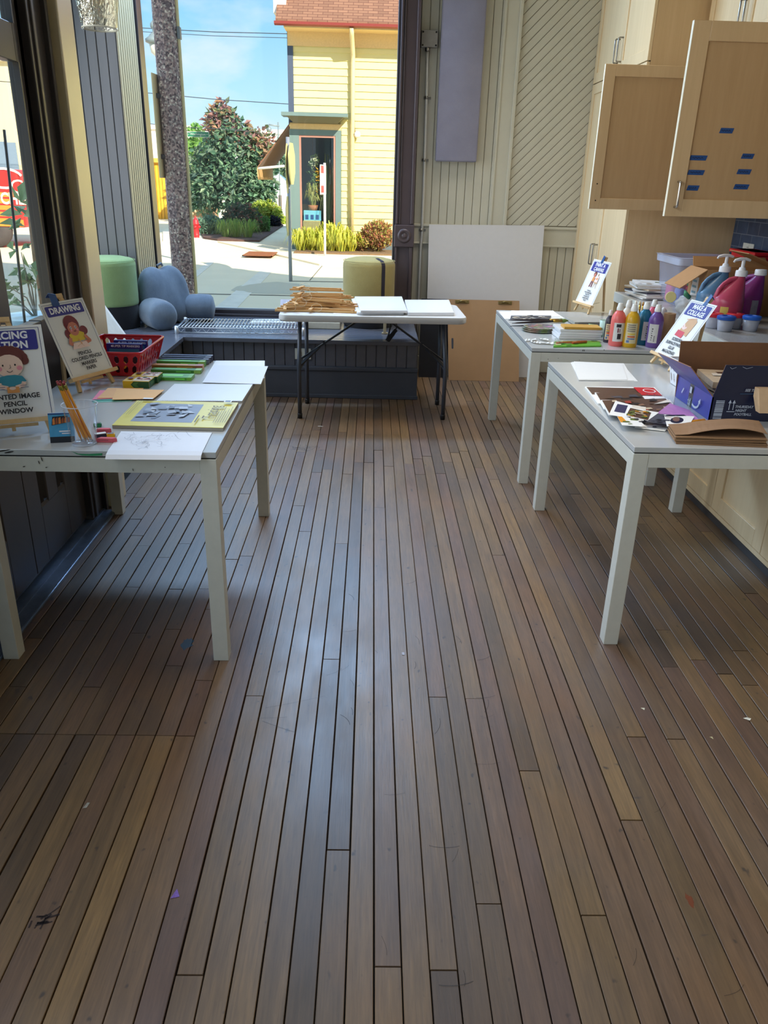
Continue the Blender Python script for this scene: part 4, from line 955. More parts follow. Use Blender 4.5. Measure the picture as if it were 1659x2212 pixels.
a, c = gz(207, 947, TH), gz(231, 944, TH); m = MB(); flatbox(m, a, c, .016, .011, 0); M, L = flatbox(m, a + Vector((0, 0, .011)), c + Vector((0, 0, .011)), .016, .002, 1)
single(m, 'eraser', [plain('dark_eraser_sleeve', (40, 44, 78), .5), M_paper], 'navy and white block eraser between the two pink ones', 'eraser')
def sharpener(px, col, label, n):
    p = gz(*px, TH); t = thing('pencil_sharpener', label, 'sharpener', p, .3)
    m = MB(); m.prism([(-.012, -.007, 0), (.012, -.009, 0), (.012, .009, 0), (-.012, .007, 0)], (0, 0, .013)); bmesh.ops.bevel(m.b, geom=list(m.b.edges), offset=.0018, segments=2, affect='EDGES'); m.build('sharpener_body', plain(n, col, .35), t)
    m = MB(); m.box(-.009, .009, -.006, .004, .013, .0142); m.build('blade', M_steel, t)
    m = MB(); m.lathe([(.0042, 0), (.0042, .0006)], (.0125, 0, .0065), 12, M=Matrix.Rotation(PI / 2, 3, 'Y')); m.build('pencil_hole', M_gap, t)
sharpener((240, 945), (236, 188, 30), 'yellow pencil sharpener on the left table beside the erasers', 'yellow_sharpener')
sharpener((211, 922), (20, 130, 80), 'green pencil sharpener peeking out behind the cup', 'green_sharpener')
pb = thing('pencil_packet', 'blue and black carton of pencils with a window, standing left of the clear cup', 'pencil box', gz(135, 955, TH))
a, c = gz(114, 957, TH), gz(158, 955, TH); d = (c - a).normalized(); y = Vector((-d.y, d.x, 0)); up = (Vector((0, 0, 1)) + y * .22).normalized(); H = .088; L = (c - a).length + .012
m = MB(); o = a - d * .006; m.slab(o + y * 0, o + d * L, o + d * L + up * H, o + up * H, .018); P = Plane(m, o, d, up)
P.rect(0, 0, L, .018, 1); P.rect(0, H - .004, L, H, 4); P.poly([(.008, .052), (L * .8, .060), (L * .8, .080), (.012, .078)], 1)
for k in range(6): P.poly([(.011 + .0085 * k, .054 + .0012 * k), (.018 + .0085 * k, .055 + .0012 * k), (.018 + .0085 * k, .076), (.012 + .0085 * k, .070 + .002 * (k % 3))], 2 + k % 2)
P.rect(L * .4, .032, L * .85, .036, 5); P.rect(L * .5, .026, L * .85, .029, 5)
m.build('carton', [plain('sky_blue_carton', (76, 160, 206), .3, var=.1), plain('carton_black', (22, 24, 34), .4), plain('pencil_orange_print', (220, 128, 50), .4), plain('pencil_dark_print', (150, 78, 34), .4), plain('carton_navy', (40, 70, 130), .4), PR['white']], pb, True)
# board with a drawing, leaning behind the basket
p1, p2 = gy(211, 637, 4.8), gy(272, 722, 4.8); k = (p2 - p1); bot = p1 + k * ((.432 - p1.z) / k.z); dn = (p1 - bot).normalized()
m = MB(); A = [bot + Vector((0, -.55, 0)), bot, p1, p1 + Vector((0, -.55, 0))]; m.slab(A[0], A[1], A[2], A[3], .014)
P = Plane(m, A[0], (0, 1, 0), dn); Hh = (p1 - bot).length; P.rect(.03, .03, .52, Hh - .03, 1)
random.seed(5)
for kk in range(16):
    pts = [(U(.06, .3), U(.1, Hh - .15))]; a_ = U(0, 6)
    for j in range(8): a_ += U(-.7, .7); pts.append((min(.5, max(.05, pts[-1][0] + .03 * math.cos(a_))), min(Hh - .05, max(.05, pts[-1][1] + .03 * math.sin(a_))))) 
    P.line(pts, .0025, 2)
single(m, 'leaning_canvas', [M_paper, plain('canvas_ground', (216, 214, 206), .7), plain('grey_sketch_line', (150, 148, 146), .7)], 'white canvas with line drawing leaning against the post behind the red basket', 'canvas')
# ---------------------------------------------------------------- on the bench
def pouf(name, c, r, h, zb, cloth, label, strap=None, base_h=.13):
    t = thing('pouf', label, 'pouf', (c[0], c[1], zb))
    m = MB(); m.lathe([(r - .012, .0), (r - .004, .01), (r - .004, base_h)], seg=48); m.build('base_band', fabric('near_black_felt', (24, 25, 32), (36, 37, 46), 260), t, smooth=40)
    prof = [(r - .003, base_h), (r, base_h + .006), (r + .002, base_h + .02), (r + .003, h - .06)]
    for k in range(7): a = k / 6 * PI / 2; prof.append((r + .003 - .045 * (1 - math.cos(a)), h - .06 + .045 * math.sin(a)))
    prof += [(r * .6, h - .006), (0.001, h)]
    m = MB(); m.lathe(prof, seg=56, cap1=False); m.build('cushion', cloth, t, smooth=60)
    m = MB(); m.tube([((r + .0005) * math.cos(2 * PI * k / 48), (r + .0005) * math.sin(2 * PI * k / 48), h - .028) for k in range(48)], .0022, 5, closed=True); m.build('seam_piping', cloth, t)
    if strap is not None:
        a = strap; w = .03; m = MB(); rings = []
        for rr, z in [(r + .0035, base_h), (r + .0055, base_h + .02), (r + .0065, h - .06)] + [(r + .0065 - .045 * (1 - math.cos(k / 6 * PI / 2)), h - .06 + .047 * math.sin(k / 6 * PI / 2)) for k in range(1, 7)] + [(r * .55, h - .002)]:
            rings.append([Vector((rr * math.cos(a + s * w / 2 / max(rr, .1)), rr * math.sin(a + s * w / 2 / max(rr, .1)), z)) for s in (-1, 1)])
        for p, q in zip(rings, rings[1:]): m.face([p[0], p[1], q[1], q[0]])
        m.build('strap', plain('dark_strap_webbing', (44, 40, 54), .8), t, smooth=50)
    return t
BZ = .426
pouf('pouf', (-1.925, 5.905), .20, .505, BZ, fabric('sage_green_wool', (134, 162, 108), (154, 180, 126), 280), 'round sage green pouf with dark base on the bench, far left', None, .165)
pouf('pouf', (-.022, 6.225), .197, .515, BZ, fabric('olive_mustard_wool', (160, 144, 88), (180, 164, 106), 280), 'round olive-tan pouf with dark strap in the window behind the folding table', -1.0, .12)
# backrest pillow with arms
def plush():
    t = NT('blue_grey_plush'); f = t.noise(420, detail=3); g = t.noise(9, (1, 1, .6), 4)
    c = t.mix(.4, t.ramp(g, [(.3, rgb(80, 96, 116)), (.7, rgb(122, 140, 160))]), t.ramp(f, [(.3, rgb(78, 94, 114)), (.7, rgb(130, 148, 168))]))
    t.bsdf(c, .9, bump=f, bstr=.5, bdist=.004, Sheen_Weight=.5, Sheen_Roughness=.4); return t.m
M_pl = plush()
pl = thing('backrest_pillow', 'blue-grey plush reading pillow with two arms slumped in the window corner', 'pillow', (-1.6, 6.0, BZ))
fx = Vector((.80, -.60, 0)).normalized(); sx_ = Vector((-fx.y, fx.x, 0))      # facing / sideways
pc = Vector((-1.55, 6.11, BZ))
def softbox(mb, c, ax, ay, az, hw, hd, hh, pw=3.2, seg=20, taper=0, bulge=0):
    """rounded pillow shape"""
    V = []
    for i in range(seg + 1):
        ph = -PI / 2 + PI * i / seg; row = []
        for j in range(seg * 2):
            th = 2 * PI * j / (seg * 2); s = lambda v, e: math.copysign(abs(v) ** e, v); e = 2 / pw
            x = s(math.cos(ph), e) * s(math.cos(th), e); y = s(math.cos(ph), e) * s(math.sin(th), e); z = s(math.sin(ph), e)
            w = hw * (1 - taper * (z * .5 + .5)); row.append(mb.b.verts.new(c + ax * (x * w) + ay * (y * hd * (1 + bulge * (1 - z) * .3)) + az * (z * hh)))
        V.append(row)
    n = seg * 2
    for a, d in zip(V, V[1:]):
        for j in range(n):
            try: f = mb.b.faces.new([a[j], a[(j + 1) % n], d[(j + 1) % n], d[j]]); f.smooth = True
            except ValueError: pass
    bmesh.ops.remove_doubles(mb.b, verts=mb.b.verts, dist=1e-5)
lean = .22; upv = (Vector((0, 0, 1)) - fx * lean).normalized(); fb_ = (fx + Vector((0, 0, 1)) * lean).normalized()
m = MB(); softbox(m, pc + upv * .215, sx_, fb_, upv, .225, .085, .215, 2.9, 22, .12, .5)
for v in m.b.verts:
    d = v.co - pc; u, w = d.dot(sx_), d.dot(upv)
    v.co += upv * (-.03 * math.exp(-((u) / .05) ** 2) * max(0, (w - .3) / .13)) + fb_ * .012 * math.sin(u * 21 + w * 13) * .5
m.build('back_cushion', M_pl, pl, True)
for s in (-1, 1):
    ad = (Vector((.58, -.81, 0)) if s < 0 else Vector((.97, .10, 0))).normalized()
    m = MB(); st = pc + sx_ * (s * .165) + fx * .0 + Vector((0, 0, .102)); en = st + ad * (.27 if s < 0 else .225); pts, rr = [], []
    for k in range(17):
        t = k / 16; pts.append(st.lerp(en, t)); rr.append(((.104 if s < 0 else .094) + .008 * math.sin(t * 3)) * max(.02, (1 - max(0, (t - .78) / .22) ** 3)) ** .5)
    m.tube(pts, rr, 22)
    for v in m.b.verts: v.co.z = max(v.co.z, BZ + .003)
    m.build('arm', M_pl, pl, True, smooth=80)
    m = MB(); e = st.lerp(en, .86); pd = Vector((-ad.y, ad.x, 0)); m.tube([e + (pd * math.cos(2 * PI * k / 26) + Vector((0, 0, 1)) * math.sin(2 * PI * k / 26)) * .093 for k in range(26)], .003, 5, closed=True)
    for v in m.b.verts: v.co.z = max(v.co.z, BZ + .004)
    m.build('piping', M_pl, pl, True)
m = MB(); q = pc + upv * .425 + fb_ * .0; m.tube([q - sx_ * .025 + fb_ * .02, q + upv * .012 + fb_ * .045, q + sx_ * .025 + fb_ * .02], .009, 8); m.build('handle_loop', M_pl, pl, True)
# wire shelf
ws = thing('wire_shelf', 'chrome wire shelf panel lying flat on the slate bench', 'wire shelf', (-.95, 5.9, BZ))
S = [gz(384, 708, .468), gz(648, 711, .468), gz(640, 688, .468), gz(404, 692, .468)]
S = [Vector((-1.40, 5.68, .468)), Vector((-.495, 5.72, .468)), Vector((-.515, 6.10, .468)), Vector((-1.42, 6.06, .468))]
def sp(u, v, z=0): return S[0].lerp(S[1], u).lerp(S[3].lerp(S[2], u), v) + Vector((0, 0, z))
m = MB()
for z in (0, -.034):
    m.tube([sp(0, 0, z), sp(1, 0, z), sp(1, 1, z), sp(0, 1, z)], .0034, 6, closed=True)
for v in (.33, .66): m.tube([sp(0, v, -.006), sp(1, v, -.006)], .003, 6)
m.build('edge_frame', M_chrome, ws, True)
for i in range(37):
    m = MB(); u = (i + .5) / 37; m.tube([sp(u, -.005, .004), sp(u, 1.005, .004)], .0032, 6); m.build('cross_wire', M_chrome, ws, True)
for v in (0, 1):
    m = MB(); pts = []
    for i in range(31): pts.append(sp(i / 30, v, -.001 if i % 2 == 0 else -.033))
    m.tube(pts, .0018, 5); m.build('truss_wire', M_chrome, ws, True)
for u, v in ((0, 0), (1, 0), (1, 1), (0, 1)):
    m = MB(); p = sp(u, v); m.lathe([(.0155, 0), (.0165, .01), (.015, .052), (.0125, .052), (.0125, 0)], (p.x, p.y, BZ + .0), 18, cap0=False, cap1=False); m.build('corner_collar', M_chrome, ws, True)
m = MB(); p = sp(.07, 0, -.028); m.box(p.x, p.x + .05, p.y - .006, p.y - .004, p.z, p.z + .024); m.build('name_plate', plain('dark_plate', (60, 66, 76), .4), ws, True)
# light pad box and paper on the bench
lp = thing('light_pad', 'pale cream flat light box lying on the bench between wire shelf and olive pouf', 'light box', gz(705, 700, BZ))
a, c = gz(664, 712, BZ), gz(738, 712, BZ); m = MB(); m.box(-.50, -.235, 5.99, 6.33, BZ, BZ + .052, .006); m.build('casing', plain('cream_plastic', (196, 192, 176), .5), lp, True)
m = MB(); m.box(-.485, -.25, 6.005, 6.315, BZ + .052, BZ + .055, .001); m.build('lit_panel', plain('frosted_panel', (222, 222, 214), .3), lp, True)
sheet('paper_sheet', [gz(540, 697, BZ + .0015), gz(640, 697, BZ + .0015), gz(640, 689, BZ + .0015), gz(548, 689, BZ + .0015)], 0, M_paper, 'white paper lying on the bench right behind the wire shelf', th=.001)
# picture card by the window
m = MB(); a, c = gy(598, 682, 6.40), gy(622, 648, 6.42); x0, x1 = -.735, -.55; m.slab((x0, 6.38, BZ + .001), (x1, 6.38, BZ + .001), (x1, 6.455, c.z), (x0, 6.455, c.z), .01)
P = Plane(m, (x0, 6.38, BZ + .001), (1, 0, 0), Vector((0, .075, c.z - BZ)).normalized()); hh = Vector((0, .075, c.z - BZ)).length; P.rect(.03, .05, x1 - x0 - .03, hh - .05, 1); P.ell(.1, hh * .55, .035, .05, 2)
single(m, 'picture_card', [plain('lilac_white_card', (206, 204, 220), .5), plain('plum_navy_print', (58, 54, 92), .5), plain('print_rust', (150, 84, 70), .5)], 'small white-bordered card with a plum picture leaning on the window behind the easel pile', 'card')
# clamp and strap beneath the folding table
cl = thing('plastic_clamp', 'beige plastic clamp standing on the bench under the folding table', 'clamp', gz(832, 724, BZ))
p = gz(832, 722, BZ); m = MB(); m.box(p.x - .026, p.x + .02, p.y, p.y + .02, BZ, BZ + .012, .003); m.bar((p.x - .004, p.y + .01, BZ + .01), (p.x - .004, p.y + .01, BZ + .165), .022, .018, 0, (0, 1, 0), .003); m.build('stand', plain('beige_plastic', (172, 160, 130), .5), cl, True)
m = MB(); m.prism([(p.x - .05, p.y + .003, BZ + .165), (p.x + .04, p.y + .003, BZ + .165), (p.x + .02, p.y + .003, BZ + .13), (p.x - .02, p.y + .003, BZ + .13)], (0, .018, 0)); m.build('jaw', MATS['beige_plastic'], cl, True)
m = MB(); q = [gy(u, v, 5.45) for u, v in ((848, 690), (843, 706), (840, 722), (834, 735), (840, 738), (852, 722), (857, 706), (853, 690))]
q[0].z = q[-1].z = FZ - .043
m.tube(q, .0055, 6); q2 = [gy(u, v, 5.44) for u, v in ((836, 736), (846, 724), (856, 712))]; m.bar(q2[0], q2[2], .026, .004, 0, (0, -1, 0))
single(m, 'strap', plain('black_webbing', (26, 26, 30), .7), 'black buckled strap hanging under the folding table', 'strap')
# ---------------------------------------------------------------- on the folding table
def canvas(pts, z, h, label, yaw=0):
    t = thing('canvas', label, 'canvas', sum(pts, Vector()) / 4 + Vector((0, 0, z - pts[0].z)), 0, 'blank white canvases on the folding table')
    P4 = [Vector((p.x, p.y, z + h)) for p in pts]; m = MB(); m.slab(*P4, h - .001); bmesh.ops.bevel(m.b, geom=list(m.b.edges), offset=.002, segments=2, affect='EDGES'); m.build('stretched_canvas', M_cv, t, True); return t
M_cv = plain('primed_canvas', (228, 228, 230), .3, var=.01)
z = FZ
La = [gz(u, v, z + .02) for u, v in ((779, 675), (880, 675), (868, 644), (766, 644))]
Lb = [p + Vector((.012 * (1 if i in (0, 3) else -.006), .006, 0)) for i, p in enumerate(La)]
canvas([p + Vector((-.022, .02, 0)) for p in La], z, .016, 'blank white canvas, lowest in the middle stack on the folding table')
canvas(La, z + .016, .016, 'blank white canvas, topmost in the middle stack, edge showing to the left')
Ra = [gz(u, v, z + .02) for u, v in ((881, 676), (981, 676), (970, 648), (874, 648))]
canvas(Ra, z, .022, 'blank white canvas lying alone at the right of the folding table')
sheet('paper_sheet', [gz(720, 678, FZ + .001), gz(776, 678, FZ + .001), gz(768, 660, FZ + .001), gz(722, 660, FZ + .001)], 0, M_paper, 'white paper under the easel pile on the folding table', th=.0006)
M_pine2 = wood('golden_pine_stick', (190, 142, 86), (216, 172, 112), .55, 0, 30, .1)
def folded_easel():
    t = thing('folded_easel', '', 'easel', (0, 0, 0), 0, 'folded small easels heaped on the folding table')
    for y, l in ((-.022, .36), (.022, .36), (.0, .33)):
        m = MB(); m.bar((-l / 2, y, .007 if y else .018), (l / 2, y * .25, .007 if y else .018), .013, .011); m.build('leg' if y else 'rear_leg', M_pine2, t)
    m = MB(); m.bar((-.115, -.075, .018), (-.115, .075, .018), .02, .012); m.build('ledge_bar', M_pine2, t)
    m = MB(); m.bar((.15, -.016, .010), (.15, .016, .010), .016, .018); m.build('top_block', M_pine2, t)
    m = MB(); m.tube([(-.08 + .035 * math.cos(a), -.02 + .014 * math.sin(a * 1.0), .028 + .024 * math.sin(a)) for a in [k / 14 * 2 * PI for k in range(15)]], .0012, 5); m.build('cord', MATS['pale_cord'], t)
    return t
f0 = folded_easel(); random.seed(11)
pos = [(-.44, 5.13, 0, .08), (-.27, 5.12, 0, -.1), (-.42, 5.26, 0, 3.0), (-.25, 5.26, 0, .12), (-.40, 5.38, 0, .02), (-.26, 5.38, 0, 3.1),
       (-.38, 5.17, 1, .25), (-.30, 5.30, 1, -.15), (-.37, 5.37, 1, 3.2), (-.34, 5.20, 2, -.22), (-.30, 5.32, 2, .1), (-.35, 5.24, 3, -.12), (-.36, 5.30, 4, -.20)]
el = ['front left on the bottom layer', 'front right on the bottom layer', 'second row left, bottom layer', 'second row right, bottom layer', 'rear left on the bottom layer', 'rear right on the bottom layer', 'front one of the second layer', 'middle one of the second layer', 'rear one of the second layer', 'front one of the third layer', 'rear one of the third layer', 'just under the topmost one', 'topmost of the heap']
for i, (x, y, l, a) in enumerate(pos):
    o = f0 if i == 0 else dup(f0, (0, 0, 0)); o.location = (x, y, FZ + .0015 + l * .027); o.rotation_euler = (U(-.02, .02) * (l > 0), U(-.03, .03) * (l > 0), a)
    o['label'] = 'folded pine easel in the heap on the folding table, ' + el[i]
# ---------------------------------------------------------------- front right table
def c6(x, y): return x / 3.867 + 1230, y / 3.867 + 730
def q6(z, *pts): return [gz(*c6(*p), z) for p in pts]
def blotches(seed, n, W, H, mats, P, s=.05):
    random.seed(seed)
    for k in range(n):
        x, y = U(0, W * .9), U(0, H * .85); a, c = U(s * .4, s), U(s * .3, s * .8)
        P.poly([(x, y), (min(W, x + a), y + U(0, .006)), (min(W, x + a * U(.7, 1)), min(H, y + c)), (max(0, x + a * U(-.1, .2)), min(H, y + c * U(.7, 1)))], mats[k % len(mats)])
PH = [plain('photo_' + n, c, .35, var=.12, scale=60) for n, c in (('umber', (84, 60, 50)), ('sepia', (130, 96, 76)), ('slate', (70, 72, 84)), ('sand', (196, 176, 150)), ('brick', (158, 58, 50)), ('moss', (96, 120, 48)), ('cream', (226, 218, 206)), ('lilac', (178, 120, 180)), ('ink', (28, 26, 34)), ('amber', (226, 150, 40)), ('navy', (40, 48, 92)), ('red', (200, 30, 44)))]
PHM = [M_paper] + PH; ph = {n: i + 1 for i, n in enumerate(('umber', 'sepia', 'slate', 'sand', 'brick', 'moss', 'cream', 'lilac', 'ink', 'amber', 'navy', 'red'))}
def page(name, pts, z, label, art=None, base=0, th=.001, category='magazine page', group=None, mats=None):
    m = MB(); m.slab(*pts, th, base)
    if art: P = Plane(m, pts[0], pts[1] - pts[0], pts[3] - pts[0]); art(P, (pts[1] - pts[0]).length, (pts[3] - pts[0]).length)
    return single(m, name, mats or PHM, label, category, group)
z = TH
page('paper_sheet', q6(z + .0014, (85, 350), (572, 362), (445, 218), (10, 205)), 0, 'white paper, lowest of the three fanned on the front right table', category='paper', group='blank white papers on the front right table')
page('paper_sheet', q6(z + .003, (78, 352), (540, 356), (455, 212), (18, 200)), 0, 'white paper, middle of the three fanned on the front right table', category='paper', group='blank white papers on the front right table')
page('paper_sheet', q6(z + .0046, (76, 346), (486, 348), (440, 214), (36, 196)), 0, 'white paper, top of the three fanned on the front right table', category='paper', group='blank white papers on the front right table')
def magA(P, w, h):
    P.rect(.004, h * .5, w * .72, h * .96, ph['umber']); blotches(21, 8, w * .7, h * .9, [ph['sepia'], ph['umber'], ph['ink']], P, .04); P.rect(w * .7, h * .5, w * .995, h * .99, ph['red']); P.ell(w * .88, h * .78, w * .09, h * .12, 0); P.ell(w * .88, h * .78, w * .075, h * .095, ph['red'])
def magB(P, w, h):
    P.rect(.004, h * .04, w * .68, h * .97, ph['umber']); blotches(22, 14, w * .66, h * .95, [ph['slate'], ph['umber'], ph['sepia'], ph['ink']], P, .05); P.text('CL', w * .83, h * .8, .035, ph['slate'], 0, 1.2)
def magC(P, w, h):
    P.rect(.004, h * .03, w * .97, h * .97, ph['umber']); blotches(23, 18, w * .95, h * .95, [ph['sepia'], ph['brick'], ph['umber'], ph['sand'], ph['ink']], P, .05); P.poly([(w * .7, h * .5), (w * .97, h * .8), (w * .99, h * .62)], ph['cream'])
page('magazine', q6(z + .006, (240, 545), (860, 560), (712, 412), (130, 405)), 0, 'magazine with a red corner and white O, farthest of three overlapped magazines', magA, 0, .005, 'magazine', 'magazines fanned on the front right table')
page('magazine', q6(z + .011, (290, 590), (880, 590), (812, 500), (212, 455)), 0, 'magazine with dark photo and white right column, middle of three overlapped', magB, 0, .005, 'magazine', 'magazines fanned on the front right table')
page('magazine', q6(z + .016, (330, 640), (920, 620), (840, 515), (262, 518)), 0, 'magazine with brown photo, nearest of the three overlapped magazines', magC, 0, .005, 'magazine', 'magazines fanned on the front right table')
page('purple_paper', q6(z + .0185, (640, 700), (1100, 700), (1000, 600), (840, 545)), 0, 'glossy purple-pink sheet half under the dark blue box', None, ph['lilac'], .001, 'paper')
page('magazine_page', q6(z + .0205, (330, 640), (620, 690), (640, 590), (385, 525)), 0, 'white torn page with a navy shape left of the food photo', lambda P, w, h: (P.rect(w * .1, h * .25, w * .42, h * .8, ph['navy']), P.rect(w * .55, h * .4, w * .95, h * .9, ph['cream'])), 0, .0008)
page('magazine_page', q6(z + .0222, (470, 645), (660, 690), (748, 622), (505, 582)), 0, 'dark page with green and orange food photo among the cuttings', lambda P, w, h: (P.rect(.002, .002, w - .002, h - .002, ph['umber']), blotches(31, 22, w, h, [ph['moss'], ph['moss'], ph['amber'], ph['sand']], P, .025)), 0, .0008)
page('magazine_page', q6(z + .0240, (640, 700), (830, 722), (850, 640), (735, 632)), 0, 'grey patterned cutting right of the food photo', lambda P, w, h: blotches(33, 14, w, h, [ph['slate'], ph['cream'], ph['ink']], P, .03), ph['slate'], .0008)
page('magazine_page', q6(z + .0256, (815, 738), (1005, 720), (1045, 655), (790, 640)), 0, 'page with a dark hat and upturned face, by the orange roll', lambda P, w, h: (P.ell(w * .5, h * .42, w * .30, h * .26, ph['ink']), P.ell(w * .48, h * .5, w * .16, h * .2, ph['sepia']), P.poly([(w * .02, h * .82), (w * .98, h * .7), (w * .9, h * .82), (w * .1, h * .94)], ph['ink'])), 0, .0008)
page('magazine_page', q6(z + .0205, (440, 728), (640, 742), (560, 660), (400, 655)), 0, 'yellow-cornered page at the front left of the cuttings', lambda P, w, h: (P.poly([(0, h * .3), (w * .3, h * .4), (w * .2, h), (0, h)], ph['amber']), blotches(35, 9, w, h, [ph['moss'], ph['slate'], ph['cream']], P, .03)), 0, .0008)
page('magazine_page', q6(z + .0038, (545, 748), (800, 778), (850, 720), (560, 700)), 0, 'pale page lying lowest and nearest under the cuttings', lambda P, w, h: blotches(36, 8, w, h, [ph['cream'], ph['slate'], ph['sand']], P, .03), 0, .0012)
m = MB(); a, c = gz(*c6(860, 737), z + .012), gz(*c6(1122, 700), z + .012); m.tube([a, a.lerp(c, .5) + Vector((0, 0, .003)), c], [.004, .009, .011], 10); single(m, 'rolled_page', plain('orange_print', (232, 156, 34), .4), 'rolled orange magazine page in front of the dark blue box', 'magazine page')
# dark blue parcel box
bx = thing('parcel_box', 'dark blue and violet cardboard parcel box with open flaps, full of magazines', 'box', (1.38, 2.79, TH))
X0, X1, Y0, Y1, Z0 = 1.194, 1.60, 2.626, 2.957, TH + .001
zl = gy(*c6(1195, 495), Y0).z; zf = gy(*c6(1310, 226), Y0).z; xf = gy(*c6(1310, 226), Y0).x; zb_ = gy(*c6(930, 195), Y1).z; zb2 = gy(*c6(960, 25), Y1).z
M_navy, M_vio, M_kr, M_lo = plain('printed_navy_card', (22, 28, 58), .38, var=.04), plain('printed_violet_card', (62, 66, 150), .38, var=.04), plain('brown_kraft_card', (126, 86, 56), .75, var=.05), plain('pale_grey_print', (176, 184, 200), .5)
th = .004
m = MB(); front = [(X0, Y0, Z0), (X1, Y0, Z0), (X1, Y0, zf), (xf, Y0, zf), (X0, Y0, zl)]
m.prism([(x, y + th, zz) for x, y, zz in front], (0, -th * .3, 0), 1); m.prism([(x, y + th * .7, zz) for x, y, zz in front], (0, -th * .7, 0), 0)
P = Plane(m, (X0, Y0, Z0), (1, 0, 0), (0, 0, 1)); hF = zf - Z0
g0 = gy(*c6(1208, 690), Y0); g1 = gy(*c6(1310, 525), Y0); bw, bh = .030, g1.z - g0.z - .004; bx0, bz0 = .013, .006
random.seed(9); v = 0
while v < bh:
    s = U(.0012, .005); P.rect(bx0, bz0 + v, bx0 + bw, min(bz0 + v + s, bz0 + bh), 2); v += s + U(.001, .0025)
for i in (0, 1):
    u = .062 + .014 * i; P.line([(u, .040), (u, .066)], .0028, 2); P.poly([(u - .006, .064), (u + .006, .064), (u, .076)], 2)
P.rect(.055, .033, .083, .0355, 2)
for i, s in enumerate(('THURSDAY', 'NIGHT', 'FOOTBALL')): P.text(s, .088 + .0032 * len(s), .052 - .0135 * i, .0125, 2, .025, 1, 0, .2)
P.text('SEE THE SCORE', .148, hF * .565, .0125, 2, .025, 1, 0, .25); P.line([(.09, hF * .5), (.2, hF * .51)], .002, 3)
P.line([(xf - X0 + .012, hF - .006), (xf - X0 + .02, hF - .012), (xf - X0 + .034, hF - .006)], .0012, 2); P.line([(xf - X0 + .055, hF - .004), (xf - X0 + .07, hF - .010), (xf - X0 + .09, hF - .004)], .0012, 2)
m.build('front_panel', [M_navy, M_kr, M_lo, plain('dim_teal_print', (50, 86, 120), .5)], bx, True)
m = MB(); m.prism([(X0, Y0, Z0), (X0, Y1, Z0), (X0, Y1, zl), (X0, Y0, zl)], (th, 0, 0)); P = Plane(m, (X0, Y1, Z0), (0, -1, 0), (0, 0, 1)); h = zl - Z0
P.poly([(.128, .0), (.168, .0), (.166, h), (.126, h)], 1); random.seed(4)
for k in range(16): P.line([(U(.13, .16), U(.0, h * .45)), (U(.13, .16), U(.0, h * .45))], .002, 2)
P.rect(.14, h * .62, .158, h * .9, 2)
for s in range(10):
    t0, t1 = s / 10 * 2.4 - .7, (s + 1) / 10 * 2.4 - .7; P.line([(.205 + .042 * math.sin(t0) * .9, .036 - .022 * math.cos(t0)), (.205 + .042 * math.sin(t1) * .9, .036 - .022 * math.cos(t1))], .008, 2)
P.line([(.075, .034), (.09, .055)], .007, 2)
P.poly([(.236, .042), (.252, .056), (.256, .036)], 2)
m.build('end_panel', [M_vio, plain('patterned_parcel_tape', (58, 62, 66), .3, var=.3, scale=90), M_lo], bx, True)
m = MB(); m.prism([(X0, Y1, Z0), (X1, Y1, Z0), (X1, Y1, zb2), (X0 - .015, Y1 + .0, zb2), (X0 - .03 + .02, Y1, zb_)], (0, -th, 0)); m.build('back_panel', M_kr, bx, True)
m = MB(); m.box(X1 - th, X1, Y0 + th, Y1 - th, Z0, zf); m.build('far_end_panel', M_navy, bx, True)
m = MB(); m.box(X0 + th, X1 - th, Y0 + th, Y1 - th, Z0, Z0 + .003); m.build('base_panel', M_kr, bx, True)
pn, pfr = gy(*c6(1012, 246), Y0 + .03), gy(*c6(738, 126), Y1 + .02)
m = MB(); m.slab((X0, Y0, zl), (X0, Y1, zl), pfr, pn, -.003, 0, 1); m.build('flap', [M_vio, M_kr], bx, True)
# magazines inside the box
for i, (x0, y0, a, zz, art) in enumerate(((1.40, 2.79, .05, .030, 51), (1.385, 2.80, -.06, .062, 52), (1.40, 2.785, .10, .092, 53), (1.38, 2.80, -.12, .118, 54))):
    R = Matrix.Rotation(a, 4, 'Z'); W, H = .29, .215; C_ = Vector((x0, y0, TH + zz)); pts = [C_ + R @ Vector((sx * W / 2, sy * H / 2, 0)) for sx, sy in ((-1, -1), (1, -1), (1, 1), (-1, 1))]
    page('magazine', pts, 0, 'magazine lying in the dark blue box, ' + ('lowest of the pile', 'second from the bottom', 'second from the top', 'topmost with a pale and brown photo')[i], lambda P, w, h, s=art: blotches(s, 14, w, h, [ph['cream'], ph['sepia'], ph['brick'], ph['umber'], ph['sand']], P, .07), ph['sand'], .022, 'magazine', 'magazines inside the dark blue box')
# white slotted basket behind the box
wbk = thing('plastic_basket', 'white slotted plastic basket mostly hidden behind the dark blue box', 'basket', (1.33, 3.09, TH))
m = MB(); bx0, bx1, by0, by1, zt_ = gy(1441, 800, 3.2).x, 1.50, 2.985, 3.20, TH + .105
B = [Vector((bx0 + .016, by0 + .016, TH + .002)), Vector((bx1 - .016, by0 + .016, TH + .002)), Vector((bx1 - .016, by1 - .016, TH + .002)), Vector((bx0 + .016, by1 - .016, TH + .002))]; T = [Vector((bx0, by0, zt_)), Vector((bx1, by0, zt_)), Vector((bx1, by1, zt_)), Vector((bx0, by1, zt_))]
for i, cols in enumerate((10, 6, 10, 6)): wallgrid(m, B[i], B[(i + 1) % 4], T[i], T[(i + 1) % 4], cols, .0025)
m.prism(B, (0, 0, .003)); m.build('basket_body', plain('white_basket_plastic', (226, 228, 234), .4), wbk, True)
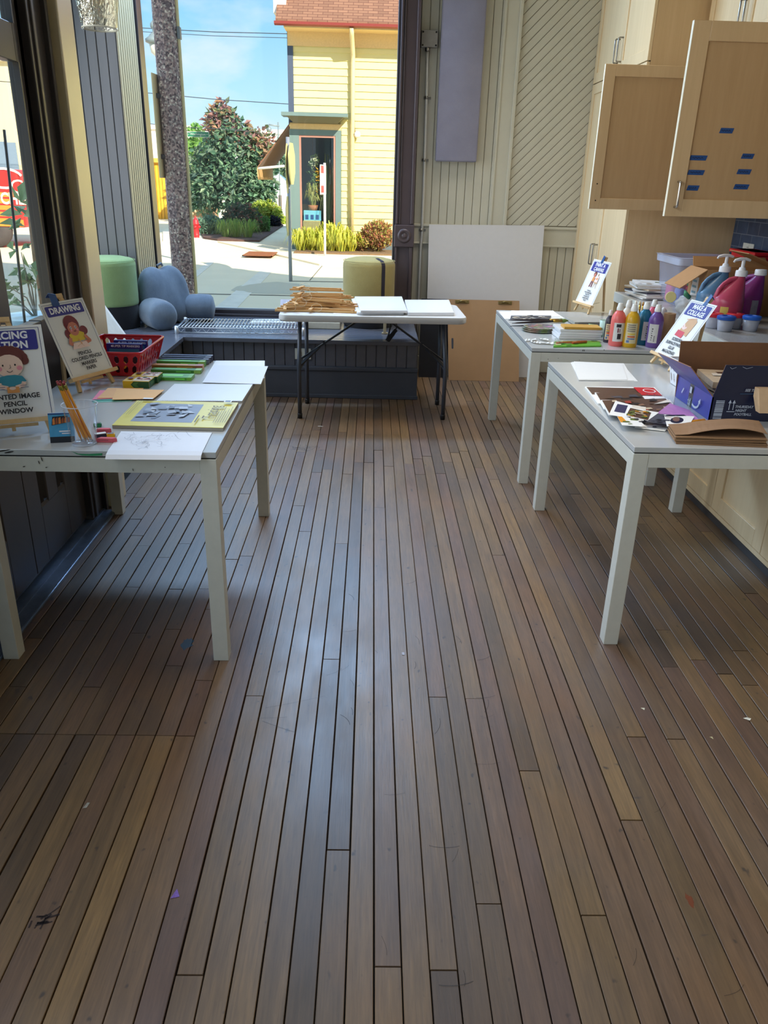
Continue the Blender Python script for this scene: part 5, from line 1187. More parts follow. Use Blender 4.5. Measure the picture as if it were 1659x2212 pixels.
m = MB(); m.tube([T[0] + Vector((.012, 0, 0)), T[1], T[2], T[3], T[3] * .9 + T[0] * .1], .005, 8, closed=True); m.build('rim', MATS['white_basket_plastic'], wbk, True)
# stack of flat kraft bags
M_bag = wood('kraft_bag_paper', (132, 98, 66), (154, 118, 84), .75, 0, 8, .3, .12)
NL, NR, FR, FL = gz(*c6(880, 882), TH), gz(*c6(1640, 914), TH), gz(*c6(1580, 745), TH + .02), gz(*c6(825, 762), TH + .012)
FR.z = FL.z = TH
for i in range(8):
    m = MB(); o = Vector((U(-.006, .006), U(-.006, .006), 0)); P0, P1, P2, P3 = [p + o for p in (NL, NR, FR, FL)]; zz = TH + .001 + i * .0038; nx = 14; rows = []
    top = i == 7
    for j in (0, 1):
        row = []
        for k in range(nx + 1):
            u = k / nx; w = lambda v: P0.lerp(P1, u).lerp(P3.lerp(P2, u), v)
            lift = (.022 * max(0, math.sin((u - .12) * 3.3)) * (u > .12) * (1 - .4 * j) + .01 * u) if top else .004 * u * (i > 3)
            row.append(w(j) + Vector((0, 0, zz - TH + lift + .0006 * math.sin(9 * u + i))))
        rows.append(row)
    hh = .0034
    lo = [[p - Vector((0, 0, hh if not top else .0012)) for p in r] for r in rows]
    V = [[m.b.verts.new(p) for p in r] for r in rows]; Lo = [[m.b.verts.new(p) for p in r] for r in lo]
    for k in range(nx):
        m.b.faces.new([V[0][k], V[0][k + 1], V[1][k + 1], V[1][k]]); m.b.faces.new([Lo[1][k], Lo[1][k + 1], Lo[0][k + 1], Lo[0][k]]); m.b.faces.new([Lo[0][k], Lo[0][k + 1], V[0][k + 1], V[0][k]]); m.b.faces.new([Lo[1][k + 1], Lo[1][k], V[1][k], V[1][k + 1]])
    m.b.faces.new([Lo[1][0], Lo[0][0], V[0][0], V[1][0]]); m.b.faces.new([Lo[0][nx], Lo[1][nx], V[1][nx], V[0][nx]])
    single(m, 'paper_bag', M_bag, 'flat brown paper bag in the stack before the dark blue box, ' + ('lowest', 'second from bottom', 'third from bottom', 'fourth from bottom', 'fourth from top', 'third from top', 'second from top', 'topmost with curled sheet')[i], 'paper bag', 'flat brown paper bags')
m = MB(); a = gy(*c6(1532, 780), 2.545); c = gy(*c6(1578, 422), 2.6)
for i in range(1): m.prism([(a.x + .012, 2.55, TH + .051), (a.x + .12, 2.55, TH + .051), (a.x + .12, 2.595, c.z), (c.x, 2.595, c.z), (c.x - .004, 2.585, c.z - .03)], (0, .03, 0))
single(m, 'cardboard_tube', plain('pale_kraft_card', (190, 160, 126), .75), 'pale cardboard piece standing at the right picture edge beside the dark blue box', 'cardboard')
# ---------------------------------------------------------------- paint table
def c5(x, y): return x / 4.608 + 1080, y / 4.608 + 640
def q5(z, *pts): return [gz(*c5(*p), z) for p in pts]
GW = 'blank sheets at the far corner of the paint table'
page('paper_sheet', q5(TH + .0015, (45, 225), (650, 222), (535, 150), (-10, 150)), 0, 'white sheet on the far corner of the paint table, lower one', category='paper', group=GW)
page('paper_sheet', q5(TH + .0033, (150, 212), (600, 205), (530, 142), (110, 142)), 0, 'white sheet on the far corner of the paint table, upper one', category='paper', group=GW)
page('stained_cloth', q5(TH + .0052, (100, 232), (500, 228), (510, 192), (110, 192)), 0, 'grey paint-stained cloth beneath the long brushes', lambda P, w, h: blotches(61, 26, w, h, [ph['slate'], ph['sand'], ph['cream']], P, .04), ph['slate'], .002, 'cloth')
def brush(L, label, col, tipcol, p, q, thick=1.):
    d = q - p; t = thing('paintbrush', label, 'paintbrush', p, 0, 'paintbrushes on the paint table'); k = L
    m = MB(); m.lathe([(.0015, 0), (.0032 * thick, L * .1), (.006 * thick, L * .5), (.0045 * thick, L * .72)], seg=12); m.build('handle', plain('brush_handle_%s' % '_'.join(map(str, col)), col, .3), t)
    m = MB(); m.lathe([(.0048 * thick, L * .72), (.0062 * thick, L * .76), (.007 * thick, L * .88)], seg=14); m.build('ferrule', plain('gold_ferrule', (190, 150, 66), .3, .9), t)
    m = MB(); m.lathe([(.007 * thick, L * .88), (.0085 * thick, L * .93), (.002 * thick, L)], seg=14); m.build('bristles', plain('bristles_%s' % '_'.join(map(str, tipcol)), tipcol, .8), t)
    t.rotation_euler = d.to_track_quat('Z', 'Y').to_euler(); return t
a, c = q5(TH + .016, (85, 236), (650, 238)); brush((c - a).length, 'long dark-handled paintbrush, rear one of the pair, on the stained cloth', (44, 34, 40), (90, 110, 50), a, c, 1.25)
a, c = q5(TH + .022, (120, 268), (680, 242)); brush((c - a).length, 'long dark-handled paintbrush with gold ferrule, front one of the pair', (40, 30, 34), (110, 130, 60), a, c, 1.35)
a, c = q5(TH + .007, (100, 296), (330, 292)); brush((c - a).length, 'thin black brush poking out left of the palette discs', (24, 24, 28), (40, 40, 44), a, c, .55)
def pal():
    t = NT('dried_paint_mess'); n = t.noise(26, detail=5, rough=.7); v = t.n('ShaderNodeTexVoronoi'); v.inputs['Scale'].default_value = 34; tc = t.n('ShaderNodeTexCoord'); t.l(tc.outputs['Object'], v.inputs['Vector'])
    c = t.mix(.55, t.ramp(n, [(.3, rgb(84, 96, 90)), (.45, rgb(150, 146, 132)), (.55, rgb(110, 92, 78)), (.68, rgb(190, 186, 176))]), v.outputs['Color'], 'SOFT_LIGHT'); t.bsdf(c, .4, bump=n, bstr=.6, bdist=.004); return t.m
M_pal = pal(); pc_ = gz(*c5(395, 352), TH)
for i in range(3):
    m = MB(); r = .098 - .003 * i; m.lathe([(0.001, 0), (r * .8, 0), (r, .009), (r - .002, .0105), (r * .8, .003), (.001, .003)][::1], (pc_.x + .004 * i, pc_.y + .022 + U(-.008, .008), TH + .001 + .0065 * i), 40, cap0=False, cap1=False)
    single(m, 'palette_plate', M_pal, 'paint-caked paper palette plate on the paint table, ' + ('bottom of the three stacked', 'middle of the three stacked', 'top of the three stacked')[i], 'plate', 'stacked palette plates')
NLs, NRs = gz(*c5(590, 428), TH), gz(*c5(1000, 425), TH)
names = ('lowest', 'second up', 'third up', 'fourth up', 'topmost with golden wood edge')
for i in range(5):
    p, q = NLs + Vector((U(-.006, .006), U(0, .006), 0)), NRs + Vector((U(-.006, .006), 0, 0)); q.y = p.y + U(-.006, .006); m = MB(); zz = TH + .0015 + .0128 * i
    if i == 4: p += Vector((.028, .006, 0)); q += Vector((-.006, .004, 0))
    p.z = q.z = zz; flatbox(m, p, q, .17 if i < 4 else .10, .0118, 0)
    single(m, 'small_canvas', M_cv if i < 4 else plain('golden_wood_panel', (206, 156, 66), .5), 'small canvas in the stack beside the palettes, ' + names[i], 'canvas', 'small canvases stacked on the paint table')
t = thing('brush_packet', 'green card packet holding a red-handled brush set near the paint table edge', 'packet', gz(*c5(770, 480), TH))
pts = q5(TH + .007, (532, 498), (1010, 490), (985, 442), (545, 448)); m = MB(); m.slab(*pts, .006); P = Plane(m, pts[0], pts[1] - pts[0], pts[3] - pts[0]); L = (pts[1] - pts[0]).length; hh = (pts[3] - pts[0]).length; blotches(71, 12, L, hh, [1, 2], P, .05)
m.build('card_backing', [plain('lime_green_card', (96, 170, 40), .4), plain('dark_green_print', (40, 110, 50), .4), plain('pale_packet_print', (206, 206, 150), .4)], t, True)
m = MB(); a, c = q5(TH + .013, (560, 462), (760, 455)); m.tube([a, c], .0045, 8); a2, c2 = q5(TH + .013, (720, 462), (860, 452)); m.tube([a2, c2], .007, 8); m.build('brush_set', plain('red_orange_handles', (206, 76, 46), .35), t, True)
m = MB(); m.slab(*[p + Vector((0, 0, .016)) for p in pts[:4]], .0006); m.build('clear_wrap', glass('packet_wrap', (.97, 1, .97), .2), t, True)
random.seed(13)
for i, (u, v) in enumerate(((300, 445), (350, 470), (430, 440), (470, 478))):
    p = gz(*c5(u, v), TH); m = MB(); n = 8; a = U(0, 3); rows = []
    for k in range(n): s = k / (n - 1) - .5; cx_ = p + Vector((math.cos(a) * s * .09, math.sin(a) * s * .05, .004 + .006 * abs(math.sin(k * 1.7 + i)))); rows.append((cx_ + Vector((0, -.016, 0)), cx_ + Vector((.004, .018, .003 * math.sin(k)))))
    for (A, Bq), (C_, D_) in zip(rows, rows[1:]): m.face([A, C_, D_, Bq])
    single(m, 'paper_scrap', [plain('creased_white_paper', (218, 216, 210), .7)], 'creased white scrap at the near left of the paint table, ' + ('farthest left', 'second from left', 'behind the others', 'nearest the green packet')[i], 'paper scrap', 'paper scraps on the paint table', smooth=60)
m = MB(); m.slab(*q5(TH + .020, (745, 258), (1015, 258), (1010, 210), (650, 205)), .016); single(m, 'grey_board', plain('grey_card_board', (168, 164, 154), .6), 'flat grey board lying behind the small canvases', 'board')
m = MB(); m.slab(*q5(TH + .012, (800, 300), (1010, 305), (1015, 262), (770, 262)), .011); single(m, 'brush_case', plain('dark_case', (50, 46, 44), .5, var=.2), 'dark flat case tucked under the grey board', 'case')
m = MB(); a, c = q5(TH + .012, (880, 292), (960, 296)); m.tube([a, c], [.011, .008], 12); single(m, 'paint_tube', plain('green_white_tube', (120, 158, 104), .4, var=.3), 'green and white paint tube in front of the grey board', 'paint tube')
# paint bottles
def bottle(px, y, r, h, col, label, name, lab=True, cap=(236, 234, 226), print_=0):
    p = gy(px, 715, y); t = thing('paint_bottle', label, 'paint bottle', (p.x, y, TH), -math.atan2(p.x, y) , 'squeeze bottles of paint')
    H = h; m = MB(); m.lathe([(r * .9, 0), (r, .006), (r, H * .62), (r * .97, H * .66), (r * .86, H * .72), (r * .64, H * .785), (r * .46, H * .815), (r * .44, H * .84)], seg=36); m.build('bottle_body', plain('paint_' + name, col, .3, var=.03), t, smooth=50)
    m = MB(); m.lathe([(r * .43, H * .835), (r * .46, H * .84), (r * .46, H * .90), (r * .40, H * .92), (r * .34, H * .985), (r * .26, H)], seg=24); 
    for k in range(0): pass
    m.build('cap', plain('cap_%d_%d_%d' % cap, cap, .4), t, smooth=40)
    if lab:
        m = MB(); n = 14; a0, a1 = -PI / 2 - .95, -PI / 2 + .95; z0, z1 = H * .12, H * .56
        def cp(a, zz, k=1): return Vector(((r + .0004 * k) * math.cos(a), (r + .0004 * k) * math.sin(a), zz))
        def patch(a0, a1, z0, z1, mi, k, n=10):
            for i in range(n):
                b0, b1 = a0 + (a1 - a0) * i / n, a0 + (a1 - a0) * (i + 1) / n; m.face([cp(b0, z0, k), cp(b1, z0, k), cp(b1, z1, k), cp(b0, z1, k)], mi)
        if print_ == 0:
            patch(-PI / 2 - .5, -PI / 2 + 1.2, z0, z1, 0, 1, 14); patch(-PI / 2 - .15, -PI / 2 + .5, z1 - .022, z1 - .006, 1, 2); patch(-PI / 2 + .05, -PI / 2 + .22, z0 + .045, z1 - .026, 2, 2, 4); patch(-PI / 2 + .1, -PI / 2 + .62, z0 + .012, z0 + .04, 1, 2); patch(-PI / 2 + .32, -PI / 2 + .42, z0 + .045, z1 - .03, 2, 2, 4)
        elif print_ == 1:
            patch(-PI / 2 - .75, -PI / 2 + .85, z0 - .004, z1 + .004, 3, 1, 14)
            for k in range(4): patch(-PI / 2 - .5, -PI / 2 + .55, z1 - .008 - .010 * k, z1 - .003 - .010 * k, 4, 2)
            patch(-PI / 2 - .4, -PI / 2 + .6, z0 + .04, z0 + .046, 5, 2); patch(-PI / 2 - .4, -PI / 2 + .6, z0 + .026, z0 + .034, 6, 2); patch(-PI / 2 - .4, -PI / 2 + .6, z0 + .016, z0 + .022, 7, 2); patch(-PI / 2 - .5, -PI / 2 - .1, z0, z0 + .012, 7, 2)
        else:
            patch(-PI / 2 + (-.1 if print_ == 2 else -.9), -PI / 2 + (1.5 if print_ == 2 else .45), z0, z1, 0, 1, 14); c0 = .5 if print_ == 2 else -.3
            for k in range(6): patch(-PI / 2 + c0 - .1, -PI / 2 + c0 - .02 + .05 * (k % 3), z0 + .012 + .011 * k, z0 + .017 + .011 * k, 1, 2, 3)
            for k in range(5): patch(-PI / 2 + c0 + .25, -PI / 2 + c0 + .42, z0 + .008 + .006 * k, z0 + .011 + .006 * k, 1, 2, 3)
        m.build('label', [plain('bottle_label', (222, 218, 214), .5), plain('label_ink', (48, 40, 48), .5), plain('label_plum', (120, 48, 62), .5), plain('label_cream', (216, 202, 160), .5), plain('label_grey_print', (132, 124, 120), .5), plain('label_yellow', (220, 190, 60), .5), plain('label_orange', (206, 100, 60), .5), plain('label_blue', (90, 120, 170), .5)], t, smooth=60)
    return t
bottle(1333, 4.0, .0365, .212, (236, 110, 104), 'coral pink paint bottle, leftmost of the front row', 'coral')
bottle(1363.5, 3.975, .0365, .212, (214, 166, 34), 'mustard yellow paint bottle, second in the front row', 'mustard', print_=1)
bottle(1389, 4.05, .0365, .214, (28, 108, 138), 'teal blue paint bottle, third in the front row', 'teal', print_=2)
bottle(1414.5, 3.98, .0365, .212, (112, 80, 152), 'purple paint bottle, rightmost of the front row', 'purple', print_=3)
bottle(1351, 4.125, .0345, .212, (222, 214, 200), 'cream white paint bottle behind the coral and yellow ones', 'cream', False)
bottle(1405, 4.15, .0345, .214, (222, 96, 120), 'rose pink paint bottle behind the teal and purple ones', 'rose', False)
bottle(1314, 4.085, .021, .165, (52, 44, 58), 'small dark paint bottle with striped label, left of the coral one', 'dark', True, (226, 224, 220), 1)
p = gy(1307, 715, 4.17); t = thing('plastic_cup', 'pale mint translucent cup behind the small dark paint bottle', 'cup', (p.x, 4.17, TH)); m = MB(); m.lathe([(.026, 0), (.034, .10), (.032, .10), (.024, .004)], seg=28, cap1=False); m.build('cup_wall', milky('mint_cup', (206, 232, 222), .75), t)
jar = thing('brush_jar', 'clear jar crowded with paintbrushes behind the paint bottles', 'jar', (gy(1378, 700, 4.24).x, 4.24, TH)); jx = jar.location.x
m = MB(); m.lathe([(.038, 0), (.04, .004), (.04, .11), (.038, .11), (.037, .006)], seg=28, cap1=False); m.build('jar_wall', glass('jar_glass', (.95, .97, .98), .12), jar)
m = MB(); m.tube([(.0395 * math.cos(2 * PI * k / 28), .0395 * math.sin(2 * PI * k / 28), .111) for k in range(28)], .0022, 6, closed=True); m.build('jar_lip', milky('jar_lip', (220, 226, 230), .5), jar)
for i, (px_, py_, hc, tc_) in enumerate(((1357, 653, (170, 90, 36), (60, 44, 34)), (1361, 659, (206, 150, 50), (30, 26, 24)), (1374, 649, (224, 220, 206), (240, 236, 220)), (1383, 650, (60, 40, 30), (214, 196, 150)), (1390, 652, (40, 40, 46), (196, 150, 90)))):
    q = gy(px_, py_, 4.25 + .01 * i); p0_ = Vector((jx + (.012 * (i - 2)) * .6, 4.24 + .006 * (i % 3 - 1), TH + .008)); brush((q - p0_).length, 'paintbrush standing in the jar behind the bottles, ' + ('leftmost', 'second from left', 'pale middle one', 'second from right', 'rightmost')[i], hc, tc_, p0_, q, .9)
p = gy(1444, 700, 4.12); m = MB(); m.lathe([(.030, 0), (.030, .15), (.012, .15), (.012, .0)], (p.x, 4.12, TH + .001), 28, cap0=False, cap1=False); single(m, 'paper_roll', plain('kraft_roll', (168, 132, 96), .7), 'brown paper roll standing right of the purple paint bottle', 'paper roll', smooth=40)
p = gy(1433, 700, 4.2); m = MB(); m.lathe([(.024, 0), (.025, .11), (.018, .15), (.004, .165)], (p.x, 4.23, TH + .001), 20); single(m, 'glue_bottle', milky('frosted_bottle', (222, 224, 226), .8), 'frosted white bottle between purple paint and the brown roll', 'bottle', smooth=50)
# ---------------------------------------------------------------- on the worktop
def c4_(x, y): return x / 5.946 + 1380, y / 5.946 + 480
tub = thing('storage_tub', 'clear plastic storage tub on the worktop against the tall cupboard', 'tub', (1.98, 4.86, CZ))
tx0, tx1, ty0, ty1 = 1.775, 2.26, 4.66, 5.04; trz = gy(1460, 560, ty0 - .02).z
M_tub = milky('cloudy_clear_plastic', (196, 204, 226), .34, .25)
def rr(x0, x1, y0, y1, z, r=.03, n=5):
    out = []
    for cx_, cy_, a in ((x1 - r, y0 + r, -90), (x1 - r, y1 - r, 0), (x0 + r, y1 - r, 90), (x0 + r, y0 + r, 180)):
        for k in range(n): t = math.radians(a + 90 * k / (n - 1)); out.append(Vector((cx_ + r * math.cos(t), cy_ + r * math.sin(t), z)))
    return out
m = MB(); L = [rr(tx0 + .03, tx1 - .03, ty0 + .03, ty1 - .03, CZ + .002), rr(tx0 + .004, tx1 - .004, ty0 + .004, ty1 - .004, trz - .03)]
V = [[m.b.verts.new(p) for p in r] for r in L]; n = len(V[0])
for k in range(n): m.b.faces.new([V[0][k], V[0][(k + 1) % n], V[1][(k + 1) % n], V[1][k]])
m.b.faces.new(V[0][::-1]); m.build('tub_wall', M_tub, tub, True, smooth=40)
m = MB(); L = [rr(tx0 + .004, tx1 - .004, ty0 + .004, ty1 - .004, trz - .04), rr(tx0 - .008, tx1 + .008, ty0 - .008, ty1 + .008, trz - .036), rr(tx0 - .01, tx1 + .01, ty0 - .01, ty1 + .01, trz), rr(tx0 - .016, tx1 + .016, ty0 - .016, ty1 + .016, trz + .004), rr(tx0 + .006, tx1 - .006, ty0 + .006, ty1 - .006, trz + .006), rr(tx0 + .006, tx1 - .006, ty0 + .006, ty1 - .006, trz - .03)]
V = [[m.b.verts.new(p) for p in r] for r in L]
for a, c in zip(V, V[1:]):
    for k in range(n): m.b.faces.new([a[k], a[(k + 1) % n], c[(k + 1) % n], c[k]])
m.build('rim', milky('cloudy_tub_rim', (206, 212, 232), .62, .3), tub, True, smooth=40)
for i, (x, y, w, d, h, col, lb) in enumerate(((1.86, 4.86, .055, .05, .11, (214, 70, 120), 'pink block'), (1.93, 4.75, .05, .04, .10, (196, 44, 66), 'red block'), (1.93, 4.75, .048, .038, .17, (60, 150, 96), 'green block'), (1.84, 4.75, .02, .05, .09, (120, 130, 200), 'lilac block'))):
    m = MB(); zb0 = CZ + .006 + (.10 if i == 2 else 0); hh = h - (.10 if i == 2 else 0); m.box(x - w, x + w, y - d, y + d, zb0, zb0 + hh, .012); single(m, 'foam_block', plain('foam_%d' % i, col, .8), lb + ' inside the clear storage tub', 'block', 'coloured blocks in the clear tub')
m = MB(); p = gy(1439, 640, 4.70); m.lathe([(.001, -.003), (.03, -.003), (.032, 0), (.03, .003), (.001, .003)], (p.x + .03, 4.705, CZ + .05), 26, M=(Matrix.Rotation(-.5, 3, 'Y') @ Matrix.Rotation(1.3, 3, 'X')), cap0=False, cap1=False); single(m, 'round_lid', plain('cream_lid', (226, 214, 150), .5), 'cream round lid leaning inside the clear storage tub', 'lid', smooth=40)
# magazines stacked by the cupboard
random.seed(17)
for i in range(9):
    m = MB(); a = U(-.25, .35); R = Matrix.Rotation(a, 4, 'Z'); C_ = Vector((1.765 + U(-.012, .012), 5.10 + U(-.012, .012), CZ + .002 + i * .0098)); w, d = .10, .13
    if i < 2: C_ += Vector((.0, -.05, 0))
    tilt = Matrix.Rotation(.16 * (i > 4), 4, 'Y'); pts = [C_ + R @ Vector((sx * w, sy * d, .009 + (.018 * (i > 4) * (1 - sx) * .0))) for sx, sy in ((-1, -1), (1, -1), (1, 1), (-1, 1))]
    page('magazine', pts, 0, 'magazine in the pile by the tall cupboard, ' + ('lowest', 'second from bottom', 'third from bottom', 'fourth from bottom', 'middle', 'fourth from top', 'third from top', 'second from top', 'topmost')[i], lambda P, W_, H_, s=80 + i: blotches(s, 10, W_, H_, [ph['cream'], ph['slate'], ph['sand'], ph['moss']], P, .05), (0, ph['cream'], 0, ph['slate'], 0, ph['sand'], 0, ph['cream'], 0)[i], .0085, 'magazine', 'magazines piled on the worktop')
# open cardboard box behind the jugs
kx0, ky1 = 1.822, 4.60; kf = gx(1526, 585, kx0 + .02); ky0 = 4.36; kzt = gy(1489, 574, ky1).z; kx1 = 2.28
kb = thing('cardboard_box', 'open brown cardboard box with splayed flaps on the worktop behind the paint jugs', 'box', (2.05, 4.48, CZ))
M_kr2 = plain('kraft_corrugated', (176, 130, 82), .75, var=.05); th = .005
for nm, a in (('front_panel', (kx0, kx1, ky0, ky0 + th)), ('back_panel', (kx0, kx1, ky1 - th, ky1)), ('end_panel', (kx0, kx0 + th, ky0 + th, ky1 - th)), ('end_panel', (kx1 - th, kx1, ky0 + th, ky1 - th))):
    m = MB(); m.box(a[0], a[1], a[2], a[3], CZ + .001, kzt)
    if a[1] - a[0] < .1 and a[0] == kx0:
        P = Plane(m, (kx0, ky1, CZ), (0, -1, 0), (0, 0, 1)); P.rect(.05, .02, .14, kzt - CZ - .05, 1)
        for k in range(5): P.rect(.06, .04 + .03 * k, .12, .052 + .03 * k, 2)
    m.build(nm, [M_kr2, M_paper, plain('pale_blue_label', (130, 170, 190), .5)], kb, True)
m = MB(); m.box(kx0 + th, kx1 - th, ky0 + th, ky1 - th, CZ + .001, CZ + .005); m.build('base_panel', M_kr2, kb, True)
A, Bq = Vector((kx0, ky1, kzt)), Vector((kx0, ky0, kzt)); o1_ = gy(*c4_(320, 780), ky1 + .0); o2_ = gy(*c4_(525, 855), ky0 + .02); dd = ((o1_ - A) + (o2_ - Bq)) / 2; dd.y = 0
m = MB(); m.slab(A, Bq, Bq + dd, A + dd, .004); m.build('flap', M_kr2, kb, True)
A, Bq = Vector((kx1, ky0, kzt)), Vector((kx1, ky1, kzt)); q = gy(1570, 536, ky1); dd = Vector((q.x - kx1, 0, q.z - kzt)); m = MB(); m.slab(A, Bq, Bq + dd * .92, A + dd * .92, .004); m.build('flap', M_kr2, kb, True)
m = MB(); m.slab((kx0 + .01, ky1, kzt), (kx1 - .01, ky1, kzt), (kx1 - .02, ky1 + .05, kzt + .05), (kx0 + .02, ky1 + .05, kzt + .05), .004); m.build('flap', M_kr2, kb, True)
# gallon paint jugs
def jug(px, y, col, label, name, pump=True, r=.078, h=.255, rot=0.):
    p = gy(px, 680, y); t = thing('paint_jug', label, 'paint jug', (p.x, y, CZ), rot, 'gallon jugs of paint'); M_j = plain('jug_' + name, col, .32, var=.05)
    m = MB(); prof = [(r * .92, 0, 0), (r, .01, 0), (r, .10, 0), (r * .985, .112, 0), (r * 1.0, .124, 0), (r * .97, .14, .002), (r * .80, .17, .012), (r * .60, .198, .026), (r * .40, .222, .040), (r * .30, .236, .046), (r * .285, h, .046)]
    rings = []
    for rad, z, sh in prof: rings.append([m.b.verts.new((sh + rad * math.cos(2 * PI * k / 36), rad * math.sin(2 * PI * k / 36) * (1 if z < .13 else .9), z)) for k in range(36)])
    for a, c in zip(rings, rings[1:]):
        for k in range(36): m.b.faces.new([a[k], a[(k + 1) % 36], c[(k + 1) % 36], c[k]])
    m.b.faces.new(rings[0][::-1]); m.b.faces.new(rings[-1]); m.build('jug_body', M_j, t, smooth=50)
    m = MB(); pts = [(-.060, 0, .128), (-.066, 0, .15), (-.058, 0, .178), (-.038, 0, .204), (-.010, 0, .224), (.024, 0, .232)]; m.tube(pts, [.014, .0125, .0115, .0115, .0125, .013], 14); m.build('handle', M_j, t, smooth=60)
    wh = plain('white_pump_plastic', (226, 222, 220), .4)
    m = MB(); m.lathe([(.029, h - .012), (.029, h + .012), (.026, h + .016)], (.046, 0, 0), 28)
    for k in range(18): m.box(.046 + .0285 * math.cos(k * .349), .046 + .0285 * math.cos(k * .349) + .0012, .0285 * math.sin(k * .349), .0285 * math.sin(k * .349) + .0012, h - .01, h + .012)
    m.build('collar', wh, t, smooth=40)
    if pump:
        m = MB(); m.lathe([(.018, h + .016), (.014, h + .03), (.0085, h + .032), (.0085, h + .065)], (.046, 0, 0), 20); m.build('pump_stem', wh, t, smooth=40)
        m = MB(); m.tube([(.046 + .034, 0, h + .064), (.046 + .01, 0, h + .07), (.046 - .02, 0, h + .07), (.046 - .046, 0, h + .064), (.046 - .052, 0, h + .054)], [.006, .008, .008, .006, .005], 10); m.build('pump_spout', wh, t, smooth=60)
    m = MB(); n = 8; lm = [plain('jug_label_yellow', (212, 190, 90), .5), plain('jug_label_grey', (150, 140, 146), .5, var=.2)]
    for i in range(n):
        b0, b1 = -PI / 2 - .9 + .5 * i / n, -PI / 2 - .9 + .5 * (i + 1) / n; m.face([((r + .0006) * math.cos(b), (r + .0006) * math.sin(b), z) for b, z in ((b0, .06), (b1, .06), (b1, .1), (b0, .1))], 0)
    m.build('label', lm, t); m = MB()
    for i in range(n):
        b0, b1 = -.75 + .5 * i / n, -.75 + .5 * (i + 1) / n; m.face([((r + .0006) * math.cos(b), (r + .0006) * math.sin(b), z) for b, z in ((b0, .02), (b1, .02), (b1, .115), (b0, .115))], 1)
    m.build('label', lm, t); return t
jug(1530, 4.235, (74, 112, 142), 'blue-grey paint jug with white pump, farther left on the worktop', 'slate_blue', rot=.1)
jug(1566, 4.03, (184, 66, 92), 'rose red paint jug with white pump, nearest on the worktop', 'rose_red', rot=.12)
jug(1606, 4.20, (126, 34, 108), 'magenta paint jug with plain white cap behind the rose one', 'magenta', False, h=.25, rot=-.9)
# water pots with coloured lids
def pot(px, py, y, col, label):
    p = gz(px, py, CZ) if y is None else gy(px, py, y); t = thing('paint_pot', label, 'paint pot', (p.x, (p.y + .038) if y is None else y, CZ), 0, 'no-spill paint pots on the worktop')
    m = MB(); m.lathe([(.032, 0), (.033, .002), (.041, .062), (.039, .062), (.031, .004)], seg=30, cap1=False); m.build('pot_wall', milky('frosted_pot', (212, 214, 224), .5, .25), t)
    m = MB(); m.lathe([(.043, .056), (.0445, .060), (.0445, .070), (.040, .074), (.022, .075), (.018, .062), (.001, .06)], seg=32, cap0=False, cap1=False); m.build('lid', plain('pot_lid_%d_%d_%d' % col, col, .35), t, smooth=40)
    m = MB(); m.lathe([(.030, .003), (.035, .032)], seg=26); m.build('cloudy_water', milky('cloudy_water', (170, 166, 178), .45), t)
pot(1545, 711, None, (206, 36, 50), 'clear paint pot with red lid, left of the front blue-lidded one')
pot(1571, 718, None, (26, 84, 172), 'clear paint pot with blue lid, nearest the worktop edge')
pot(1592, 712, 4.0 - .07, (196, 34, 48), 'clear paint pot with red lid, between and behind the two blue-lidded ones') if False else pot(1591, 712, None, (196, 34, 48), 'clear paint pot with red lid, between the two blue-lidded ones')
pot(1626, 717.5, None, (30, 92, 184), 'clear paint pot with blue lid, rightmost on the worktop')
# plastic bag slumped on the worktop edge
t = thing('plastic_bag', 'crumpled translucent plastic bag at the worktop edge behind the paint table', 'bag', (1.70, 4.36, CZ)); m = MB(); random.seed(23)
softbox(m, Vector((1.745, 4.36, CZ + .052)), Vector((1, 0, 0)), Vector((0, 1, 0)), Vector((0, 0, 1)), .062, .075, .05, 2.4, 16)
for v in m.b.verts: v.co += Vector((math.sin(v.co.z * 160 + v.co.y * 70), math.sin(v.co.x * 140 + v.co.z * 90), math.sin(v.co.x * 120 + v.co.y * 100))) * .006; v.co.z = max(v.co.z, CZ + .002)
m.build('bag_film', milky('bag_film', (206, 204, 200), .6, .2), t, True, smooth=60)
m = MB(); q = [Vector((1.72, 4.30, CZ + .1)), Vector((1.69, 4.28, CZ + .12)), Vector((1.70, 4.32, CZ + .13))]; m.tube(q, [.012, .014, .006], 8); m.build('green_twist', plain('green_label_film', (60, 130, 90), .5), t, True)
# bins at the wall
m = MB(); a = gy(1638, 545, 4.68); m.box(2.20, 2.335, 4.66, 4.98, CZ + .001, a.z, .012); m.box(2.19, 2.34, 4.645, 4.99, a.z - .02, a.z, .006); single(m, 'red_bin', plain('red_bin_plastic', (206, 26, 34), .35), 'red plastic bin at the tiled wall, right picture edge', 'bin')
m = MB(); m.box(2.20, 2.335, 4.10, 4.32, CZ + .001, CZ + .13, .01); m.box(2.192, 2.342, 4.092, 4.328, CZ + .115, CZ + .132, .005); single(m, 'green_bin', plain('dark_green_bin', (22, 60, 52), .45), 'dark green bin in the shade right of the paint jugs', 'bin')
a, c = gx(1608, 524, 2.343), gx(1627, 545, 2.343)
wo_ = thing('wall_outlet', 'white outlet plate on the blue tiles above the cardboard box flap', 'outlet', (2.34, (a.y + c.y) / 2, c.z)); m = MB(); m.box(2.337, 2.344, min(a.y, c.y) , max(a.y, c.y), c.z, a.z, .002); m.build('cover_plate', M_whiteedge, wo_, True)
for k in (0, 1):
    m = MB(); ym_ = (a.y + c.y) / 2; zz = c.z + (a.z - c.z) * (.3 + .4 * k); m.box(2.335, 2.3385, ym_ - .015, ym_ + .015, zz - .013, zz + .013, .002); m.build('socket', M_whiteedge, wo_, True)
